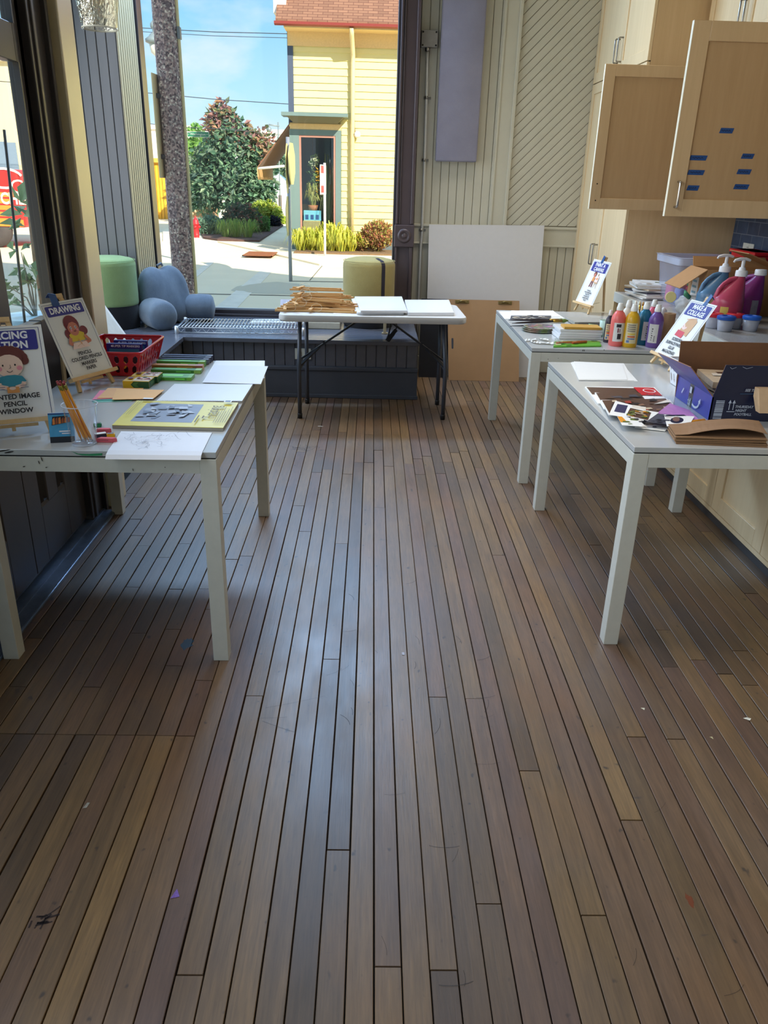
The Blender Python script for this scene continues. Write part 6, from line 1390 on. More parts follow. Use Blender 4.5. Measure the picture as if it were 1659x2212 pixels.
# ---------------------------------------------------------------- pendant lamp at the top left
pn_ = thing('pendant_lamp', 'hammered clear glass pendant lamp with a visible filament, cut by the top edge', 'pendant lamp', (gy(212, 30, 2.6).x, 2.6, gy(212, 62, 2.6).z))
LZ = 0; rb = (gy(254, 62, 2.6).x - gy(181, 62, 2.6).x) / 2; rt = rb * 1.05
def hammered():
    t = NT('hammered_amber_glass'); n = t.noise(70, (1, 1, .6), 2); tr = t.n('ShaderNodeBsdfTransparent'); tr.inputs[0].default_value = (.86, .84, .74, 1); gl = t.n('ShaderNodeBsdfGlossy'); gl.inputs['Roughness'].default_value = .12; gl.inputs[0].default_value = (.9, .88, .8, 1)
    bp = t.n('ShaderNodeBump'); bp.inputs['Strength'].default_value = .8; bp.inputs['Distance'].default_value = .01; t.l(n, bp.inputs['Height']); t.l(bp.outputs[0], gl.inputs['Normal']); lw = t.n('ShaderNodeLayerWeight'); lw.inputs[0].default_value = .35; t.l(bp.outputs[0], lw.inputs['Normal'])
    mu = t.n('ShaderNodeMath', operation='MULTIPLY_ADD'); mu.inputs[1].default_value = .5; mu.inputs[2].default_value = .16; t.l(lw.outputs['Facing'], mu.inputs[0]); mx = t.n('ShaderNodeMixShader'); t.l(mu.outputs[0], mx.inputs[0]); t.l(tr.outputs[0], mx.inputs[1]); t.l(gl.outputs[0], mx.inputs[2]); t.l(mx.outputs[0], t.out.inputs['Surface']); return t.m
m = MB(); m.lathe([(rb, 0), (rb * 1.32, .11), (rb * 1.5, .2), (rb * 1.2, .27), (rb * .5, .30)], seg=40, cap0=False, cap1=False); m.build('glass_shade', hammered(), pn_, smooth=60)
m = MB(); m.tube([(rb * math.cos(2 * PI * k / 40), rb * math.sin(2 * PI * k / 40), 0) for k in range(40)], .0025, 6, closed=True); m.build('shade_rim', milky('glass_rim', (206, 204, 190), .5, .2), pn_)
m = MB(); m.lathe([(.006, .05), (.022, .07), (.03, .105), (.024, .15), (.014, .19), (.014, .22)], seg=20); bl_ = m.build('bulb', glass('bulb_glass', (1, .97, .9), .1), pn_)
m = MB(); m.tube([(.0, 0, .16), (.008, 0, .075), (-.006, .002, .09), (.006, -.002, .11), (-.008, 0, .13), (0, 0, .17)], .0014, 6); m.build('filament', emit('warm_filament', (255, 170, 80), 3.0), bl_) 
m = MB(); m.lathe([(.02, .22), (.024, .25), (.024, .30), (.006, .32)], seg=20); m.build('socket', plain('aged_brass', (120, 98, 60), .4, .9), pn_)
m = MB(); m.tube([(0, 0, .32), (0, 0, 3.59 - pn_.location.z)], .003, 6); m.build('cord', M_black, pn_)
# bits on the floor
def scrap(px, py, pts, col, label, name):
    p = gz(px, py, .0008); m = MB(); m.prism([p + Vector((x, y, 0)) for x, y in pts], (0, 0, .0006)); single(m, 'paper_scrap', plain('scrap_' + name, col, .7, var=.25, scale=200), label, 'paper scrap')
scrap(380, 1933, [(-.010, -.010), (.009, -.005), (-.001, .016)], (120, 92, 170), 'small purple paper triangle on the floor at lower left', 'violet')
scrap(185, 1740, [(-.004, -.010), (.005, -.008), (.008, .009), (.001, .010)], (158, 156, 148), 'small grey paper chip on the floor at far left', 'grey')
scrap(1615, 1553, [(-.013, .003), (.003, -.008), (.012, .002), (.0, .007)], (224, 222, 210), 'white paper chip on the floor near the right picture edge', 'white')
scrap(1389, 1531, [(-.006, .004), (.002, -.007), (.007, .004)], (204, 198, 176), 'tiny pale chip on the floor right of center', 'pale')
scrap(1537, 1594, [(-.004, .004), (.003, -.005), (.004, .005)], (200, 190, 150), 'tiny pale chip on the floor left of the white chip', 'straw')
scrap(871, 1412, [(-.004, -.008), (.004, -.008), (.004, .008), (-.004, .008)], (168, 172, 190), 'tiny silver staple-like chip in the middle of the floor', 'silver')
scrap(692, 921, [(-.02, -.002), (.014, -.006), (.02, .004), (-.012, .007)], (206, 204, 200), 'curled white paper strip on the floor before the folding table', 'curl')
def stain(px, py, a, b_, col, label):
    p = gz(px, py, .0004); m = MB(); random.seed(int(px)); n = 22
    m.face([p + Vector((a * math.cos(2 * PI * k / n) * U(.6, 1.2), b_ * math.sin(2 * PI * k / n) * U(.6, 1.2), .0006)) for k in range(n)])
    m.build('paint_stain', milky('stain_' + label.split()[0], col, .45, .5), floor_ob, True, label=label)
stain(405, 1390, .02, .04, (52, 110, 150), 'blue paint stain')
stain(1490, 1945, .008, .02, (150, 62, 30), 'rust red paint stain')
def marks(cx, cy, n, spread, length, curl, w, col, label, seed):
    random.seed(seed); m = MB(); P = Plane(m, gz(cx, cy, .0009), (1, 0, 0), (0, 1, 0))
    for k in range(n):
        x, y, a = U(-1, 1) * spread[0], U(-1, 1) * spread[1], U(0, 6.3) if curl > .5 else U(-.5, .5) + (1.2 if rnd() < .5 else 0); pts = [(x, y)]; L = length * U(.4, 1)
        for j in range(6): a += curl * .4 * U(.3, 1); x += L / 6 * math.cos(a); y += L / 6 * math.sin(a); pts.append((x, y))
        P.line(pts, w * U(.5, 1.2), 0); P.k = 1
    m.build('scuff_marks', milky('scuff_' + label.split()[0], col, .6, .5), floor_ob, True, label=label)['kind'] = 'stuff'
marks(655, 968, 26, (.09, .035), .10, 1.2, .0016, (46, 40, 50), 'curly dark scuff marks', 1)
marks(80, 1995, 12, (.014, .022), .035, .1, .005, (30, 24, 34), 'dark streaky scuff marks', 2)
marks(850, 1380, 16, (.35, .5), .07, .5, .0013, (44, 44, 58), 'thin scattered scuff marks', 3)
marks(1150, 1800, 12, (.4, .5), .08, .4, .0012, (40, 36, 34), 'fine dark scuff marks', 4)
marks(560, 1540, 3, (.06, .05), .22, .05, .0012, (44, 40, 44), 'long thin scuff marks', 5)
# ---------------------------------------------------------------- the street outside
G = -.15
def gg(u, v): return gz(u, v, G)
def concrete(name, a, b, sc=1.2):
    t = NT(name); n = t.noise(sc, detail=5, coord='World'); f = t.noise(60, detail=3, coord='World'); c = t.mix(.3, t.ramp(n, [(.3, rgb(*a)), (.7, rgb(*b))]), t.ramp(f, [(.3, rgb(*a)), (.7, rgb(*b))])); t.bsdf(c, .85); MATS[name] = t.m; return t.m
M_road = concrete('pale_concrete_road', (226, 214, 182), (236, 224, 194)); M_walk = concrete('pale_concrete_walk', (234, 220, 188), (240, 230, 202)); M_line = concrete('worn_white_road_paint', (214, 208, 190), (236, 230, 214), 6)
def ground_poly(name, pts, z0, z1, mat, parent=None):
    m = MB(); m.prism([Vector((p[0], p[1], z0)) for p in pts], (0, 0, z1 - z0)); return struct(m, name, mat, parent)
street = ground_poly('street', [(-60, -20), (60, -20), (60, 120), (-60, 120)], G - .3, G, M_road)
A1, A2, A3, A4 = gg(340, 546), gg(480, 524), gg(630, 545), gg(760, 565)
cz = G + .035
curb = [gg(352, 522), gg(470, 524), gg(600, 553), gg(690, 574), gg(800, 579), gg(870, 580)]
walk = ground_poly('sidewalk', [(p.x, p.y) for p in curb] + [(14, curb[-1].y), (14, 20.6), (gg(632, 545).x, 21), (gg(632, 545).x, 45), (gg(430, 500).x - 3, 45), (gg(352, 500).x, gg(352, 500).y)], G, cz, M_walk)
def stripe(name, px, mat, dz=.004):
    m = MB(); m.prism([gg(u, v) + Vector((0, 0, .001)) for u, v in px], (0, 0, dz)); return struct(m, name, mat, street)
stripe('crosswalk_stripe', ((455, 673), (505, 673), (612, 562), (588, 564)), M_line)
stripe('crosswalk_stripe', ((400, 604), (424, 600), (476, 556), (462, 556)), M_line)
jm = plain('dark_joint', (110, 104, 92), .9)
stripe('pavement_joint', ((668, 606), (670, 606), (709, 560), (707.5, 560)), jm, .003); stripe('pavement_joint', ((420, 634), (420, 635.5), (640, 640), (640, 638.5)), jm, .003); stripe('pavement_joint', ((632, 607), (632, 608.2), (760, 610), (760, 609)), jm, .003)
m = MB(); pts = [gg(588, 626) + Vector((.62 * math.cos(t), 1.0 * math.sin(t) * (1 if math.sin(t) > 0 else .55), 0)) for t in [2 * PI * k / 26 for k in range(26)]]; random.seed(2)
V = [m.b.verts.new(p + Vector((U(-.04, .04), U(-.06, .06), .002))) for p in pts]; c_ = m.b.verts.new(sum(pts, Vector()) / 26 + Vector((0, 0, .03)))
for k in range(26): m.b.faces.new([V[k], V[(k + 1) % 26], c_])
single(m, 'gravel_patch', plain('grey_gravel', (196, 190, 168), .95, var=.3, scale=240, bump=.8), 'low oval patch of grey gravel on the pavement outside the window', 'gravel')['kind'] = 'stuff'
gr = thing('drain_grate', 'rust-brown steel drain grate at the kerb across the street', 'grate', gg(562, 553)); a, c = gg(523, 557), gg(590, 549.5)
m = MB(); x0, x1, y0, y1 = a.x, gg(590, 557).x, a.y, c.y
m.box(x0, x1, y0, y0 + .04, cz, cz + .02); m.box(x0, x1, y1 - .04, y1, cz, cz + .02); m.box(x0, x0 + .03, y0, y1, cz, cz + .02); m.box(x1 - .03, x1, y0, y1, cz, cz + .02); m.build('grate_frame', plain('rusty_iron', (150, 92, 54), .8, var=.2), gr, True)
m = MB(); m.box(x0, x1, y0, y1, cz + .001, cz + .006)
for k in range(18): xx = x0 + (x1 - x0) * (k + .5) / 18; m.box(xx - .012, xx + .012, y0, y1, cz + .006, cz + .018)
m.build('grate_bars', MATS['rusty_iron'], gr, True)
# ---------------------------------------------------------------- yellow clapboard house
YF = 20.3; hx0 = gy(629.5, 400, YF).x; hx1 = 9.0; hz0 = cz
ze = gy(740, 60, YF - .55).z; xs1 = gy(737, 400, YF).x; zc = gy(690, 270, YF).z
hs = thing('clapboard_house', 'pale yellow clapboard house with a shopfront window and shingled roof across the street', 'house', (hx0 + 3, YF + 3, G))
M_yel = plain('pale_yellow_clapboard', (230, 218, 152), .6, var=.02, scale=3); M_teal = plain('grey_teal_trim', (104, 126, 124), .5, var=.04); M_tan = plain('cream_tan_trim', (222, 192, 136), .6)
m = MB(); ex = .152; z = hz0 + .30
while z < ze + .3:
    xl = hx0 + .1 if z > zc - .02 else xs1 + .005
    if z + ex > zc - .02 and z < zc - .02: xl = hx0 + .1 if z + ex * .5 > zc else xs1 + .005
    m.prism([(xl, YF, z), (xl, YF - .030, z), (xl, YF - .006, z + ex + .012), (xl, YF, z + ex + .012)], (hx1 - xl, 0, 0)); z += ex
z = hz0 + .3
while z < ze + .3: m.prism([(hx0, YF, z), (hx0 - .025, YF, z), (hx0 - .005, YF, z + ex), (hx0, YF, z + ex)], (0, 3.2, 0)); z += ex
m.build('siding', M_yel, hs, True)
m = MB(); m.box(hx0, hx0 + .05, YF + 2.2, YF + 3.2, G, ze + .4); m.box(hx0 + .02, hx1, YF + 3.1, YF + 3.2, G, ze + .4); m.box(xs1, hx1, YF - .002, YF + .05, G, ze + .4); m.box(hx0 + .05, hx1, YF - .002, YF + .05, zc - .02, ze + .4); m.box(hx0, hx0 + .05, YF, YF + 2.2, zc, ze + .4); m.build('wall_sheathing', M_yel, hs, True)
m = MB(); m.box(xs1, hx1, YF - .05, YF, G, hz0 + .31); m.build('foundation', plain('slate_foundation', (98, 112, 118), .8), hs, True)
m = MB(); m.box(hx0 - .03, hx0 + .10, YF - .04, YF + .1, zc, ze + .2); m.build('corner_board', plain('slate_corner_board', (70, 82, 104), .5), hs, True)
yr = YF + 1.6; zr = ze + 1.95
def shingle():
    t = NT('brown_shingles'); tc = t.n('ShaderNodeTexCoord'); sx = t.n('ShaderNodeSeparateXYZ'); t.l(tc.outputs['Object'], sx.inputs[0]); cb = t.n('ShaderNodeCombineXYZ'); t.l(sx.outputs[0], cb.inputs[0]); t.l(sx.outputs[1], cb.inputs[1])
    br = t.n('ShaderNodeTexBrick'); br.inputs['Scale'].default_value = 1; br.inputs['Brick Width'].default_value = .22; br.inputs['Row Height'].default_value = .07; br.inputs['Mortar Size'].default_value = .006; br.inputs['Color1'].default_value = rgb(146, 108, 86); br.inputs['Color2'].default_value = rgb(124, 90, 72); br.inputs['Mortar'].default_value = rgb(96, 60, 50); t.l(cb.outputs[0], br.inputs['Vector']); t.bsdf(br.outputs['Color'], .9, bump=br.outputs['Fac'], bstr=-.5, bdist=.02); return t.m
m = MB(); m.prism([(hx0 - .22, YF - .58, ze + .02), (hx0 - .22, yr, zr), (hx0 - .22, yr, zr + .1), (hx0 - .22, YF - .58, ze + .12)], (hx1 - hx0 + .4, 0, 0)); m.prism([(hx0 - .22, YF + 3.8, ze), (hx0 - .22, yr, zr), (hx0 - .22, yr, zr + .1), (hx0 - .22, YF + 3.8, ze + .1)], (hx1 - hx0 + .4, 0, 0)); m.build('roof', shingle(), hs, True)
m = MB(); m.box(hx0 - .05, hx1, YF - .55, YF, ze - .02, ze + .02); m.box(hx0 - .02, hx1, YF - .06, YF - .03, ze - .30, ze); m.prism([(hx0, YF, ze), (hx0, yr, zr), (hx0, YF + 3.2, ze)], (.05, 0, 0)); m.build('soffit', M_tan, hs, True)
m = MB(); m.prism([(hx0 - .24, YF - .60, ze + .0), (hx0 - .24, YF - .70, ze + .02), (hx0 - .24, YF - .71, ze + .07), (hx0 - .24, YF - .60, ze + .07)], (hx1 - hx0 + .4, 0, 0)); m.build('gutter', plain('brick_red_gutter', (138, 58, 54), .5), hs, True)
a, c = gy(618, 27, YF - .3), gy(635, 0, YF - .3); m = MB(); m.box(hx0 - .3, hx0 - .02, YF - .2, YF + .4, ze + .30, ze + .9); m.build('eave_return', plain('white_trim', (226, 222, 214), .6), hs, True)
dx = gy(761, 300, YF - .09).x
m = MB(); m.tube([(dx - .02, YF - .62, ze), (dx - .02, YF - .55, ze - .12), (dx, YF - .12, ze - .42), (dx, YF - .10, ze - .6), (dx, YF - .10, hz0 + .1)], .05, 12); m.build('downspout', plain('cream_downspout', (226, 206, 154), .5), hs, True)
fl = gy(772, 290, YF - .1); m = MB(); m.tube([(gy(764, 235, YF - .04).x, YF - .05, gy(764, 235, YF - .04).z), (gy(765, 275, YF).x, YF - .05, gy(765, 275, YF).z), (gy(768, 292, YF).x, YF - .06, gy(768, 295, YF).z), (fl.x - .03, YF - .1, fl.z - .02)], .018, 8); fo = m.build('floodlight_conduit', plain('brown_conduit', (120, 92, 60), .6), hs, True)
m = MB(); m.lathe([(.03, -.08), (.07, .0), (.075, .03), (.04, .05)], (fl.x, YF - .14, fl.z), 18, M=Matrix.Rotation(1.9, 3, 'X')); m.build('floodlight', plain('white_lamp_housing', (236, 234, 226), .4), hs, True)
# cornice over the shopfront
c0, c1 = gy(607, 243, YF - .55), gy(751, 243, YF - .55); b0x, b1x = hx0 - .04, xs1 - .02
zt_, zm = gy(680, 243, YF - .55).z, gy(680, 268, YF).z
m = MB(); m.box(c0.x, c1.x, YF - .55, YF, zt_ - .075, zt_); m.build('cornice_top', M_teal, hs, True)
m = MB(); V = [[m.b.verts.new(p) for p in r] for r in ([(c0.x + .10, YF - .45, zt_ - .075), (c1.x - .10, YF - .45, zt_ - .075), (c1.x - .10, YF, zt_ - .075), (c0.x + .10, YF, zt_ - .075)], [(c0.x + .24, YF - .30, zt_ - .19), (c1.x - .24, YF - .30, zt_ - .19), (c1.x - .24, YF, zt_ - .19), (c0.x + .24, YF, zt_ - .19)], [(b0x, YF - .06, zm), (b1x, YF - .06, zm), (b1x, YF, zm), (b0x, YF, zm)])]
for p, q in zip(V, V[1:]):
    for k in range(4): m.b.faces.new([p[k], p[(k + 1) % 4], q[(k + 1) % 4], q[k]])
m.build('cornice_cove', plain('olive_cornice_paint', (112, 108, 84), .6), hs, True)  # dark olive puts the shade under the cornice into its colour
zh = gy(690, 281, YF).z; m = MB(); m.box(hx0, xs1, YF - .05, YF + .02, zh, zm + .02); m.build('frieze', M_tan, hs, True)
# shopfront window
zs0, zs1 = gy(690, 518, YF).z, zh; wx0, wx1, wz0, wz1 = gy(648, 400, YF).x, gy(725, 400, YF).x, gy(690, 501, YF).z, gy(690, 293, YF).z
m = MB()
for a in ((hx0 - .02, wx0, G, zs1), (wx1, xs1, zs0, zs1), (wx0, wx1, wz1, zs1), (wx0, wx1, zs0, wz0)): m.box(a[0], a[1], YF - .06, YF + .06, a[2], a[3])
m.box(hx0 - .02, xs1, YF - .05, YF + .05, G, zs0); m.box(hx0 - .03, xs1 + .01, YF - .09, YF, zs0 - .03, zs0 + .03); m.build('shopfront_frame', M_teal, hs, True)
m = MB(); e = .045
for a in ((wx0, wx0 + e, wz0, wz1), (wx1 - e, wx1, wz0, wz1), (wx0 + e, wx1 - e, wz0, wz0 + e), (wx0 + e, wx1 - e, wz1 - e, wz1)): m.box(a[0], a[1], YF - .05, YF - .01, a[2], a[3])
m.build('window_sash', plain('rosy_brown_sash', (168, 122, 108), .5), hs, True)
m = MB(); m.box(wx0 + .02, wx1 - .02, YF - .03, YF - .024, wz0 + .02, wz1 - .02); m.build('shop_window_pane', glass('shop_window_glass', (.9, .96, .96), .25), hs, True)
m = MB(); m.box(hx0 + .06, xs1 + .3, YF + 1.6, YF + 1.62, G, zs1); m.box(hx0 + .06, xs1 + .3, YF + .06, YF + 1.6, wz0 - .12, wz0 - .06); m.box(hx0 + .05, hx0 + .06, YF + .06, YF + 1.6, G, zs1); m.box(xs1 + .28, xs1 + .3, YF + .06, YF + 1.6, G, zs1); m.box(hx0 + .06, xs1 + .3, YF + .06, YF + 1.6, zs1 - .04, zs1); m.build('display_bay', plain('dusky_interior', (120, 142, 166), .8), hs, True)
sill = wz0 - .06
def Y(px, py, d=.45): return gy(px, py, YF + d)
def foliage(m, c, r, n, s, mi=0, shell=.5, droop=0, asp=.5):
    c = Vector(c); r = Vector(r)
    for k in range(n):
        while True:
            p = Vector((U(-1, 1), U(-1, 1), U(-1, 1)))
            if shell < p.length < 1: break
        q = c + Vector((p.x * r.x, p.y * r.y, p.z * r.z)); d = Vector((U(-1, 1), U(-1, 1), U(-.6, .8) - droop)).normalized(); e = d.orthogonal().normalized(); e = (e * math.cos(k) + d.cross(e) * math.sin(k)); L = s * U(.7, 1.3); w = L * asp
        nrm = d.cross(e) * (L * .15)
        m.face([q, q + d * L * .5 + e * w * .5 + nrm, q + d * L, q + d * L * .5 - e * w * .5 + nrm], mi)
def blades(m, c, n, h, spread, w, mi=0, arch=.5):
    c = Vector(c)
    for k in range(n):
        a = U(0, 2 * PI); r0 = spread * .25 * rnd(); o = c + Vector((r0 * math.cos(a), r0 * math.sin(a), 0)); d = Vector((math.cos(a), math.sin(a), 0)); hh = h * U(.6, 1.1); sp_ = spread * U(.4, 1); s_ = Vector((-d.y, d.x, 0)) * w / 2
        P_ = [o, o + d * sp_ * .3 + Vector((0, 0, hh * .6)), o + d * sp_ * .65 + Vector((0, 0, hh)), o + d * sp_ + Vector((0, 0, hh * (1 - arch)))]
        for i in range(3):
            w0, w1 = 1 - i * .25, (1 - (i + 1) * .25) * (i < 2) + .05; m.face([P_[i] - s_ * w0, P_[i] + s_ * w0, P_[i + 1] + s_ * w1, P_[i + 1] - s_ * w1], mi)
def plant(name, label, c, build, mats, cat='plant', group=None, stem=None):
    t = thing(name, label, cat, c, 0, group); m = MB(); build(m); m.build('foliage', mats, t, True)
    if stem:
        m = MB(); stem(m); m.build('stem', plain('bark_brown', (96, 72, 56), .9, var=.2), t, True)
    return t
random.seed(31)
# shop window display
t = thing('display_crate', 'light blue crate in the shop window, set on the wicker basket', 'crate', (Y(675, 470).x, YF + .45, Y(675, 474).z)); a, c = Y(657, 476), Y(694, 455)
m = MB(); m.box(a.x, c.x, YF + .3, YF + .6, a.z, c.z, .01); m.build('crate_body', plain('sky_blue_crate', (120, 190, 216), .6), t, True); m = MB()
for k in range(3): P = Plane(m, (a.x, YF + .299, a.z), (1, 0, 0), (0, 0, 1)); P.rect((c.x - a.x) * (.1 + .3 * k), .03, (c.x - a.x) * (.28 + .3 * k), (c.z - a.z) * .6, 0)
m.build('crate_cutouts', plain('deep_blue', (50, 84, 140), .7), t, True)
a, c = Y(656, 505), Y(693, 476); m = MB(); m.box(a.x, c.x, YF + .28, YF + .62, sill, c.z, .02)
for k in range(12): xx = a.x + (c.x - a.x) * (k + .5) / 12; m.box(xx - .012, xx + .012, YF + .268, YF + .28, sill, c.z - .02)
single(m, 'wicker_basket', plain('wicker', (190, 168, 120), .8, var=.15, scale=40), 'wicker basket standing on the shop window sill under the blue crate', 'basket')
pc2 = Y(676, 445); pp = plant('potted_plant', 'potted succulent on the blue crate in the shop window', pc2, lambda m: (blades(m, (pc2.x, YF + .45, pc2.z), 60, .34, .26, .05), blades(m, (pc2.x - .02, YF + .45, pc2.z + .22), 40, .30, .2, .05)), islands('straw_green_leaves', [(196, 176, 96), (150, 164, 80), (214, 196, 130)]))
m = MB(); zc_ = Y(676, 455).z; m.lathe([(.09, zc_ ), (.13, pc2.z + .02), (.12, pc2.z + .02)], (pc2.x, YF + .45, 0), 20); m.build('terracotta_pot', plain('terracotta', (176, 104, 70), .8), pp, True)
h0 = Y(676, 385); plant('hanging_plant', 'hanging string of yellow and white flowers behind the shop window', h0, lambda m: (foliage(m, (h0.x, YF + .5, h0.z + .1), (.12, .1, .5), 90, .10, 0, 0), foliage(m, (h0.x + .16, YF + .5, h0.z - .1), (.07, .06, .32), 50, .10, 1, 0), foliage(m, (h0.x + .03, YF + .5, Y(676, 348).z), (.13, .08, .12), 40, .08, 2, 0)), [islands('pale_green_leaves', [(120, 150, 90), (150, 170, 110), (90, 120, 90)]), islands('orange_petals', [(230, 160, 30), (240, 180, 60)]), islands('white_petals', [(240, 240, 230), (210, 200, 150)])], stem=lambda m: m.tube([(h0.x, YF + .5, wz1), (h0.x, YF + .5, h0.z)], .006, 5))
g0_ = Y(710, 500); plant('tall_grass_plant', 'tall drooping grass plant at the right of the shop window', (g0_.x, YF + .5, sill), lambda m: (blades(m, (g0_.x, YF + .55, sill), 60, 1.7, .35, .035, 0, .35), blades(m, (g0_.x, YF + .5, sill), 40, 1.2, .4, .04, 0, .6)), islands('dry_grass', [(120, 130, 90), (170, 160, 110), (96, 110, 90)]))
# awning on the side of the house
ya0, ya1 = YF + .15, YF + 3.2; at = gy(627, 262, ya0); af = gy(556, 360, ya0)
aw = thing('shop_awning', 'brown fabric awning projecting from the side of the yellow house', 'awning', (hx0 - .6, YF + 2.5, af.z))
m = MB(); m.prism([(hx0, ya0, at.z), (af.x, ya0, af.z), (af.x, ya0, af.z - .03), (hx0, ya0, at.z - .05)], (0, ya1 - ya0, 0)); m.build('canopy', fabric('brown_awning_cloth', (122, 84, 60), (136, 96, 70), 60), aw, True)
m = MB(); m.box(af.x - .01, af.x + .01, ya0, ya1, af.z - .22, af.z - .02)
for k in range(13): y_ = ya0 + (ya1 - ya0) * (k + .5) / 13; m.prism([(af.x - .01, y_ - .1, af.z - .22), (af.x - .01, y_ + .1, af.z - .22), (af.x - .01, y_, af.z - .29)], (.02, 0, 0))
m.build('valance', plain('tan_valance', (196, 160, 110), .8), aw, True)
m = MB(); m.tube([(af.x, ya0 + .03, af.z - .04), (hx0, ya0 + .03, gy(623, 357, ya0).z)], .03, 8); m.build('support_arm', plain('white_awning_arm', (226, 226, 222), .4), aw, True)
# street furniture
def pole(name, label, px, base_v, top_v, r, mat, cat='sign post'):
    b_ = gg(px, base_v); t = thing(name, label, cat, b_); topz = gy(px, top_v, b_.y).z; m = MB(); m.tube([(0, 0, 0), (0, 0, topz - G)], r, 12); m.build('post', mat, t); return t, b_, topz
M_galv = plain('galvanised_post', (176, 180, 188), .35, .6)
t, b_, tz = pole('sign_post', 'galvanised signpost seen edge-on near the window, two plates stacked on it', 628, 608, 296, .03, M_galv)
for (u0, v0, u1, v1, rot, o_) in ((620.5, 306, 620.5, 422, .02, -.05), (629, 305, 629, 402, .09, .045), (622, 420, 622, 512, .04, -.05)):
    z1_, z0_ = gy(u0, v0, b_.y).z - G, gy(u0, v1, b_.y).z - G; x_ = gy(u0, v0, b_.y).x - b_.x; m = MB(); d = Vector((math.sin(rot), math.cos(rot), 0)); s_ = .30; c_ = Vector((x_, 0, 0)); n_ = Vector((d.y, -d.x, 0))
    hgt = z1_ - z0_; pts = [c_ + d * (s_ * math.sin(a_) if True else 0) * (1) + Vector((0, 0, (z0_ + z1_) / 2 + hgt / 2 * math.cos(a_))) for a_ in [PI / 8 + k * PI / 4 for k in range(8)]]
    m.prism([p - n_ * .006 for p in pts], n_ * .012); m.build('sign_plate', plain('cream_sign_back', (214, 198, 130), .5), t)
t, b2_, tz = pole('sign_post', 'white signpost farther off with a red and white plate turned edgewise', 702, 556, 352, .028, plain('white_post', (224, 220, 222), .4))
z1_, z0_ = gy(700, 356, b2_.y).z - G, gy(700, 420, b2_.y).z - G; m = MB(); d = Vector((math.sin(.14), math.cos(.14), 0)); n_ = Vector((d.y, -d.x, 0)); c_ = Vector((-.035, 0, 0))
pts = [c_ - d * .3 + Vector((0, 0, z0_)), c_ + d * .3 + Vector((0, 0, z0_)), c_ + d * .3 + Vector((0, 0, z1_)), c_ - d * .3 + Vector((0, 0, z1_))]; m.prism([p - n_ * .008 for p in pts], n_ * .016)
P = Plane(m, pts[0] - n_ * -.0085, d, (0, 0, 1)); P.o = pts[0] + n_ * .009; hgt = z1_ - z0_
Pf = Plane(m, pts[1] - n_ * .009, -d, (0, 0, 1)); 
for Q in (P, Pf): Q.rect(.03, hgt * .72, .57, hgt * .97, 1); Q.rect(.03, hgt * .06, .57, hgt * .3, 1)
m.build('sign_plate', [plain('white_sign', (238, 234, 230), .5), plain('red_sign', (206, 52, 56), .5)], t)
# exposed-aggregate concrete lamp pole by the window
py_ = 8.5; pxw = gy(376, 300, py_); pw = .115
lpn = thing('concrete_pole', 'speckled octagonal concrete street pole just outside the window', 'pole', (pxw.x, py_, G))
def aggregate():
    t = NT('exposed_aggregate'); v = t.n('ShaderNodeTexVoronoi'); v.inputs['Scale'].default_value = 62; tc = t.n('ShaderNodeTexCoord'); t.l(tc.outputs['Object'], v.inputs['Vector']); sp = t.n('ShaderNodeSeparateColor'); t.l(v.outputs['Color'], sp.inputs[0])
    c = t.ramp(sp.outputs[0], [(0, rgb(80, 62, 66)), (.35, rgb(150, 122, 122)), (.6, rgb(196, 168, 160)), (.8, rgb(104, 86, 90)), (1, rgb(236, 222, 210))]); t.bsdf(c, .7, bump=v.outputs['Distance'], bstr=.6, bdist=.01); return t.m
m = MB(); m.lathe([(pw * 1.06, 0), (pw, 7)], seg=8, smooth=False); m.build('shaft', aggregate(), lpn)
m = MB(); m.tube([(pw * 1.05, -.02, 0), (pw * 1.0, -.02, 7)], .016, 8); m.build('conduit', plain('cream_conduit', (220, 206, 160), .5), lpn)  # pale strip added for the pole's sunlit right edge, shaped as a pipe
m = MB(); z_ = gy(380, 72, py_).z - G; m.box(pw * .95, pw * 1.2, -.05, .02, z_ - .05, z_ + .05, .004); m.build('junction_cover', plain('grey_metal_cover', (120, 126, 130), .5, .3), lpn)
zt0, zt1 = gy(330, 156, 8.3).z, gy(372, 385, 8.3).z; pl0, pl1 = gy(331, 200, 8.35), gy(352, 200, 9.2)
bn = thing('banner_sign', 'tan street banner panel behind the left side of the concrete pole', 'sign panel', (pl0.x, 8.7, zt1)); m = MB(); n = 6; rows = []
for k in range(n + 1):
    s_ = k / n; q = Vector((pl0.x, 8.32, 0)).lerp(Vector((gy(374, 250, 9.3).x, 9.3, 0)), s_) + Vector((.04 * math.sin(PI * s_), 0, 0)); rows.append(q)
for a_, c_ in zip(rows, rows[1:]): m.prism([a_ + Vector((0, 0, zt1)), c_ + Vector((0, 0, zt1)), c_ + Vector((0, 0, zt0)), a_ + Vector((0, 0, zt0))], (.008, 0, 0))
bmesh.ops.remove_doubles(m.b, verts=m.b.verts, dist=.0005)
m.build('panel', plain('tan_banner', (240, 216, 164), .6, var=.08, scale=3), bn, True)
for v_ in (207, 338):
    z_ = gy(350, v_, 8.4).z; m = MB(); m.tube([(pl0.x + .012, 8.4, z_), (pxw.x, 8.5, z_)], .022, 8); m.build('bracket', plain('dark_bracket', (64, 56, 60), .5), bn, True)
